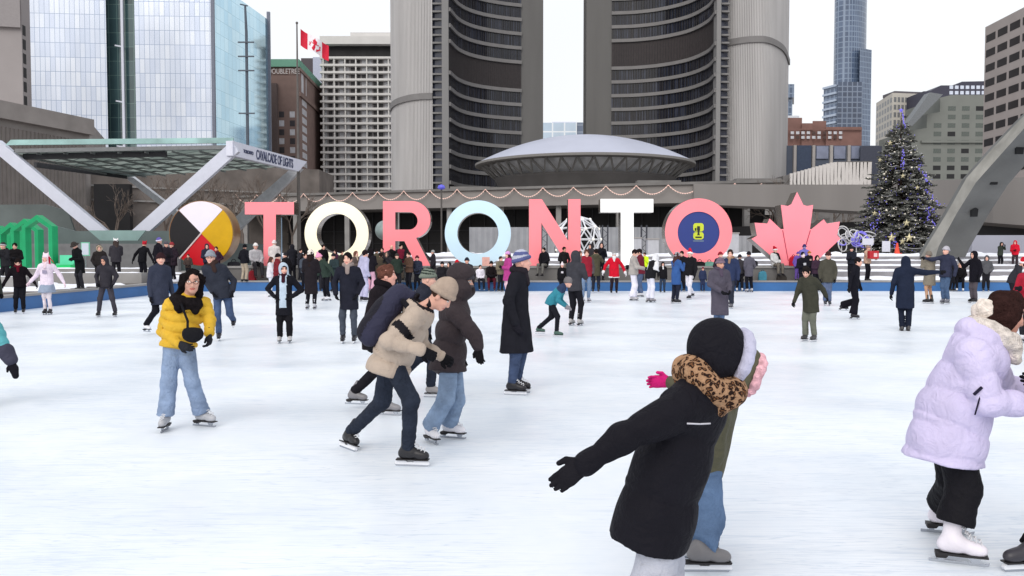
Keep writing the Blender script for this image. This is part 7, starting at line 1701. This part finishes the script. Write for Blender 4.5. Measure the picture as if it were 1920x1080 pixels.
def child_extra(t, J, S, f, up, lat, h):
    s = SD(); n = 16; hc = J['head']; ax = nrm(hc-J['neck']); c = lerp(J['neck'], hc, .34)+f*.01*S; la = perp(lat, ax); fo = np.cross(ax, la)
    fo = fo if fo@f > 0 else -fo
    for k in range(n):
        a0, a1 = 2*math.pi*k/n, 2*math.pi*(k+1)/n; q = lambda a: c+(la*math.cos(a)*.105+fo*math.sin(a)*.108+ax*.022*math.sin(a*2))*S
        s.cone(q(a0), q(a1), .05*S, k=.03)
    s.cone(c-fo*.09*S, c-fo*.06*S-ax*.06*S, .052*S, k=.03); s.cone(c+fo*.1*S, c+fo*.08*S-ax*.09*S, .06*S, .05*S, k=.03)
    sdobj('leopard_scarf', s, .007, [LEO], t, wr=(.012, 26, 3))
    m = MB(); m.tube([W(1288, 794, 3.405), W(1312, 795, 3.405), W(1332, 794, 3.42)], .0035, 5); m.build('piping', fab((190, 188, 196)), t)
    s = SD(); lk = nrm((.93, .22, -.3)); hu = perp((0, 0, 1.), lk); hl = np.cross(lk, hu)
    for k in range(12):
        a0, a1 = math.pi*(-.25+1.5*k/12), math.pi*(-.25+1.5*(k+1)/12); q = lambda a: hc+lk*.085*S+(hl*.095*math.cos(a)+hu*(.105*math.sin(a)+.01))*S
        s.cone(q(a0), q(a1), .026*S, sq=(lk, 1.), k=.015)
    sdobj('hood_lining', s, .007, [fab((184, 182, 212))], t)
t, J = near('child in a black puffer coat and leopard print scarf, one arm swung back', 3.65, 1.0,
    dict(head=(1348, 664, .02), neck=(1312, 742, 0), pel=(1240, 918, 0), sh1=(1264, 770, -.17), sh2=(1330, 775, .16), el1=(1168, 822, -.27), wr1=(1098, 868, -.3), el2=(1296, 850, .22), wr2=(1262, 905, .2),
         hip1=(1238, 950, -.08), hip2=(1248, 950, .09), kn1=(1230, 1070, -.06), kn2=(1244, 1066, .1), ft1=(1208, 1196), ft2=(1236, 1172)),
    (1, 0, 0), (.93, .22, -.3), [(1, -.1, 0), (1, .1, 0)], h=.009, top=(26, 25, 31), topk='nylon', w=1.14, hem=.235, flare=.05, quilt=.27, qa=.6, hood='up', bot=(178, 180, 194), lw=1.12, bell=.04, shoe=(60, 60, 66), style='hock', glove=(32, 31, 36),
    hd={'1': (-.85, -.1, -.62)}, grip={'1': (.1, 1, -.25)}, curl=.4, extra=child_extra, hair=('short', (46, 34, 32)), skin=(210, 162, 146), wr=.009)
t, J = near('child in an olive hooded coat with pink fur trim and jeans behind the black coat', 4.5, .9,
    dict(head=(1394, 697, .02), neck=(1352, 752, .1), pel=(1312, 868, .1), sh1=(1345, 782, -.06), sh2=(1345, 770, .28), el1=(1338, 850, -.02), wr1=(1296, 900, .04), el2=(1300, 742, .44), wr2=(1256, 716, .5),
         hip1=(1322, 890, .02), hip2=(1322, 888, .2), kn1=(1332, 975, -.02), kn2=(1318, 970, .2), ft1=(1312, 1072), ft2=(1292, 1046)),
    (1, 0, 0), (.92, .0, -.38), [(1, -.02, 0), (1, 0, 0)], h=.0095, top=(88, 86, 70), topk='nylon', w=1.03, hem=.06, quilt=0, hood='up', trim=(232, 176, 186), bot=(86, 116, 158), botk='denim', lw=1.08, bell=.03, shoe=(112, 110, 112), style='hock',
    glove=(196, 34, 112), hd={'2': (-1, .0, .02)}, curl=.5, hair=('short', (92, 60, 52)), skin=(214, 164, 148))
# ---- arm reaching in at the left edge
def cuff(t, J, S, f, up, lat, h):
    d = nrm(J['wr2']-J['el2']); s = SD(); s.cone(J['wr2']-d*.13*S, J['wr2']-d*.02*S, .082*S, .068*S, k=.02); sdobj('cuff', s, .01, [fab((62, 62, 82), 'nylon')], t, wr=(.008, 20, 2))
near('person in a teal jacket reaching a black mitten in from the left edge', 9.0, 1.0,
    dict(head=(-66, 500, 0), neck=(-64, 532), pel=(-66, 640), sh1=(-98, 545), sh2=(-34, 552, -.05), el1=(-112, 600), wr1=(-112, 645), el2=(-6, 622, -.1), wr2=(21, 678, -.15), hip1=(-80, 648), hip2=(-52, 648), kn1=(-82, 710), kn2=(-52, 710), ft1=(-84, 770), ft2=(-50, 770)),
    (.2, -1, 0), (.5, -1, 0), [(0, -1, 0), (0, -1, 0)], h=.011, top=(70, 168, 178), topk='nylon', w=1.2, quilt=.12, bot=BK3, hat=('beanie', (60, 70, 90)), glove=(28, 27, 34), mitt=True, extra=cuff, hd={'2': (.4, -.1, -1)}, grip={'2': (0, -1, 0)})
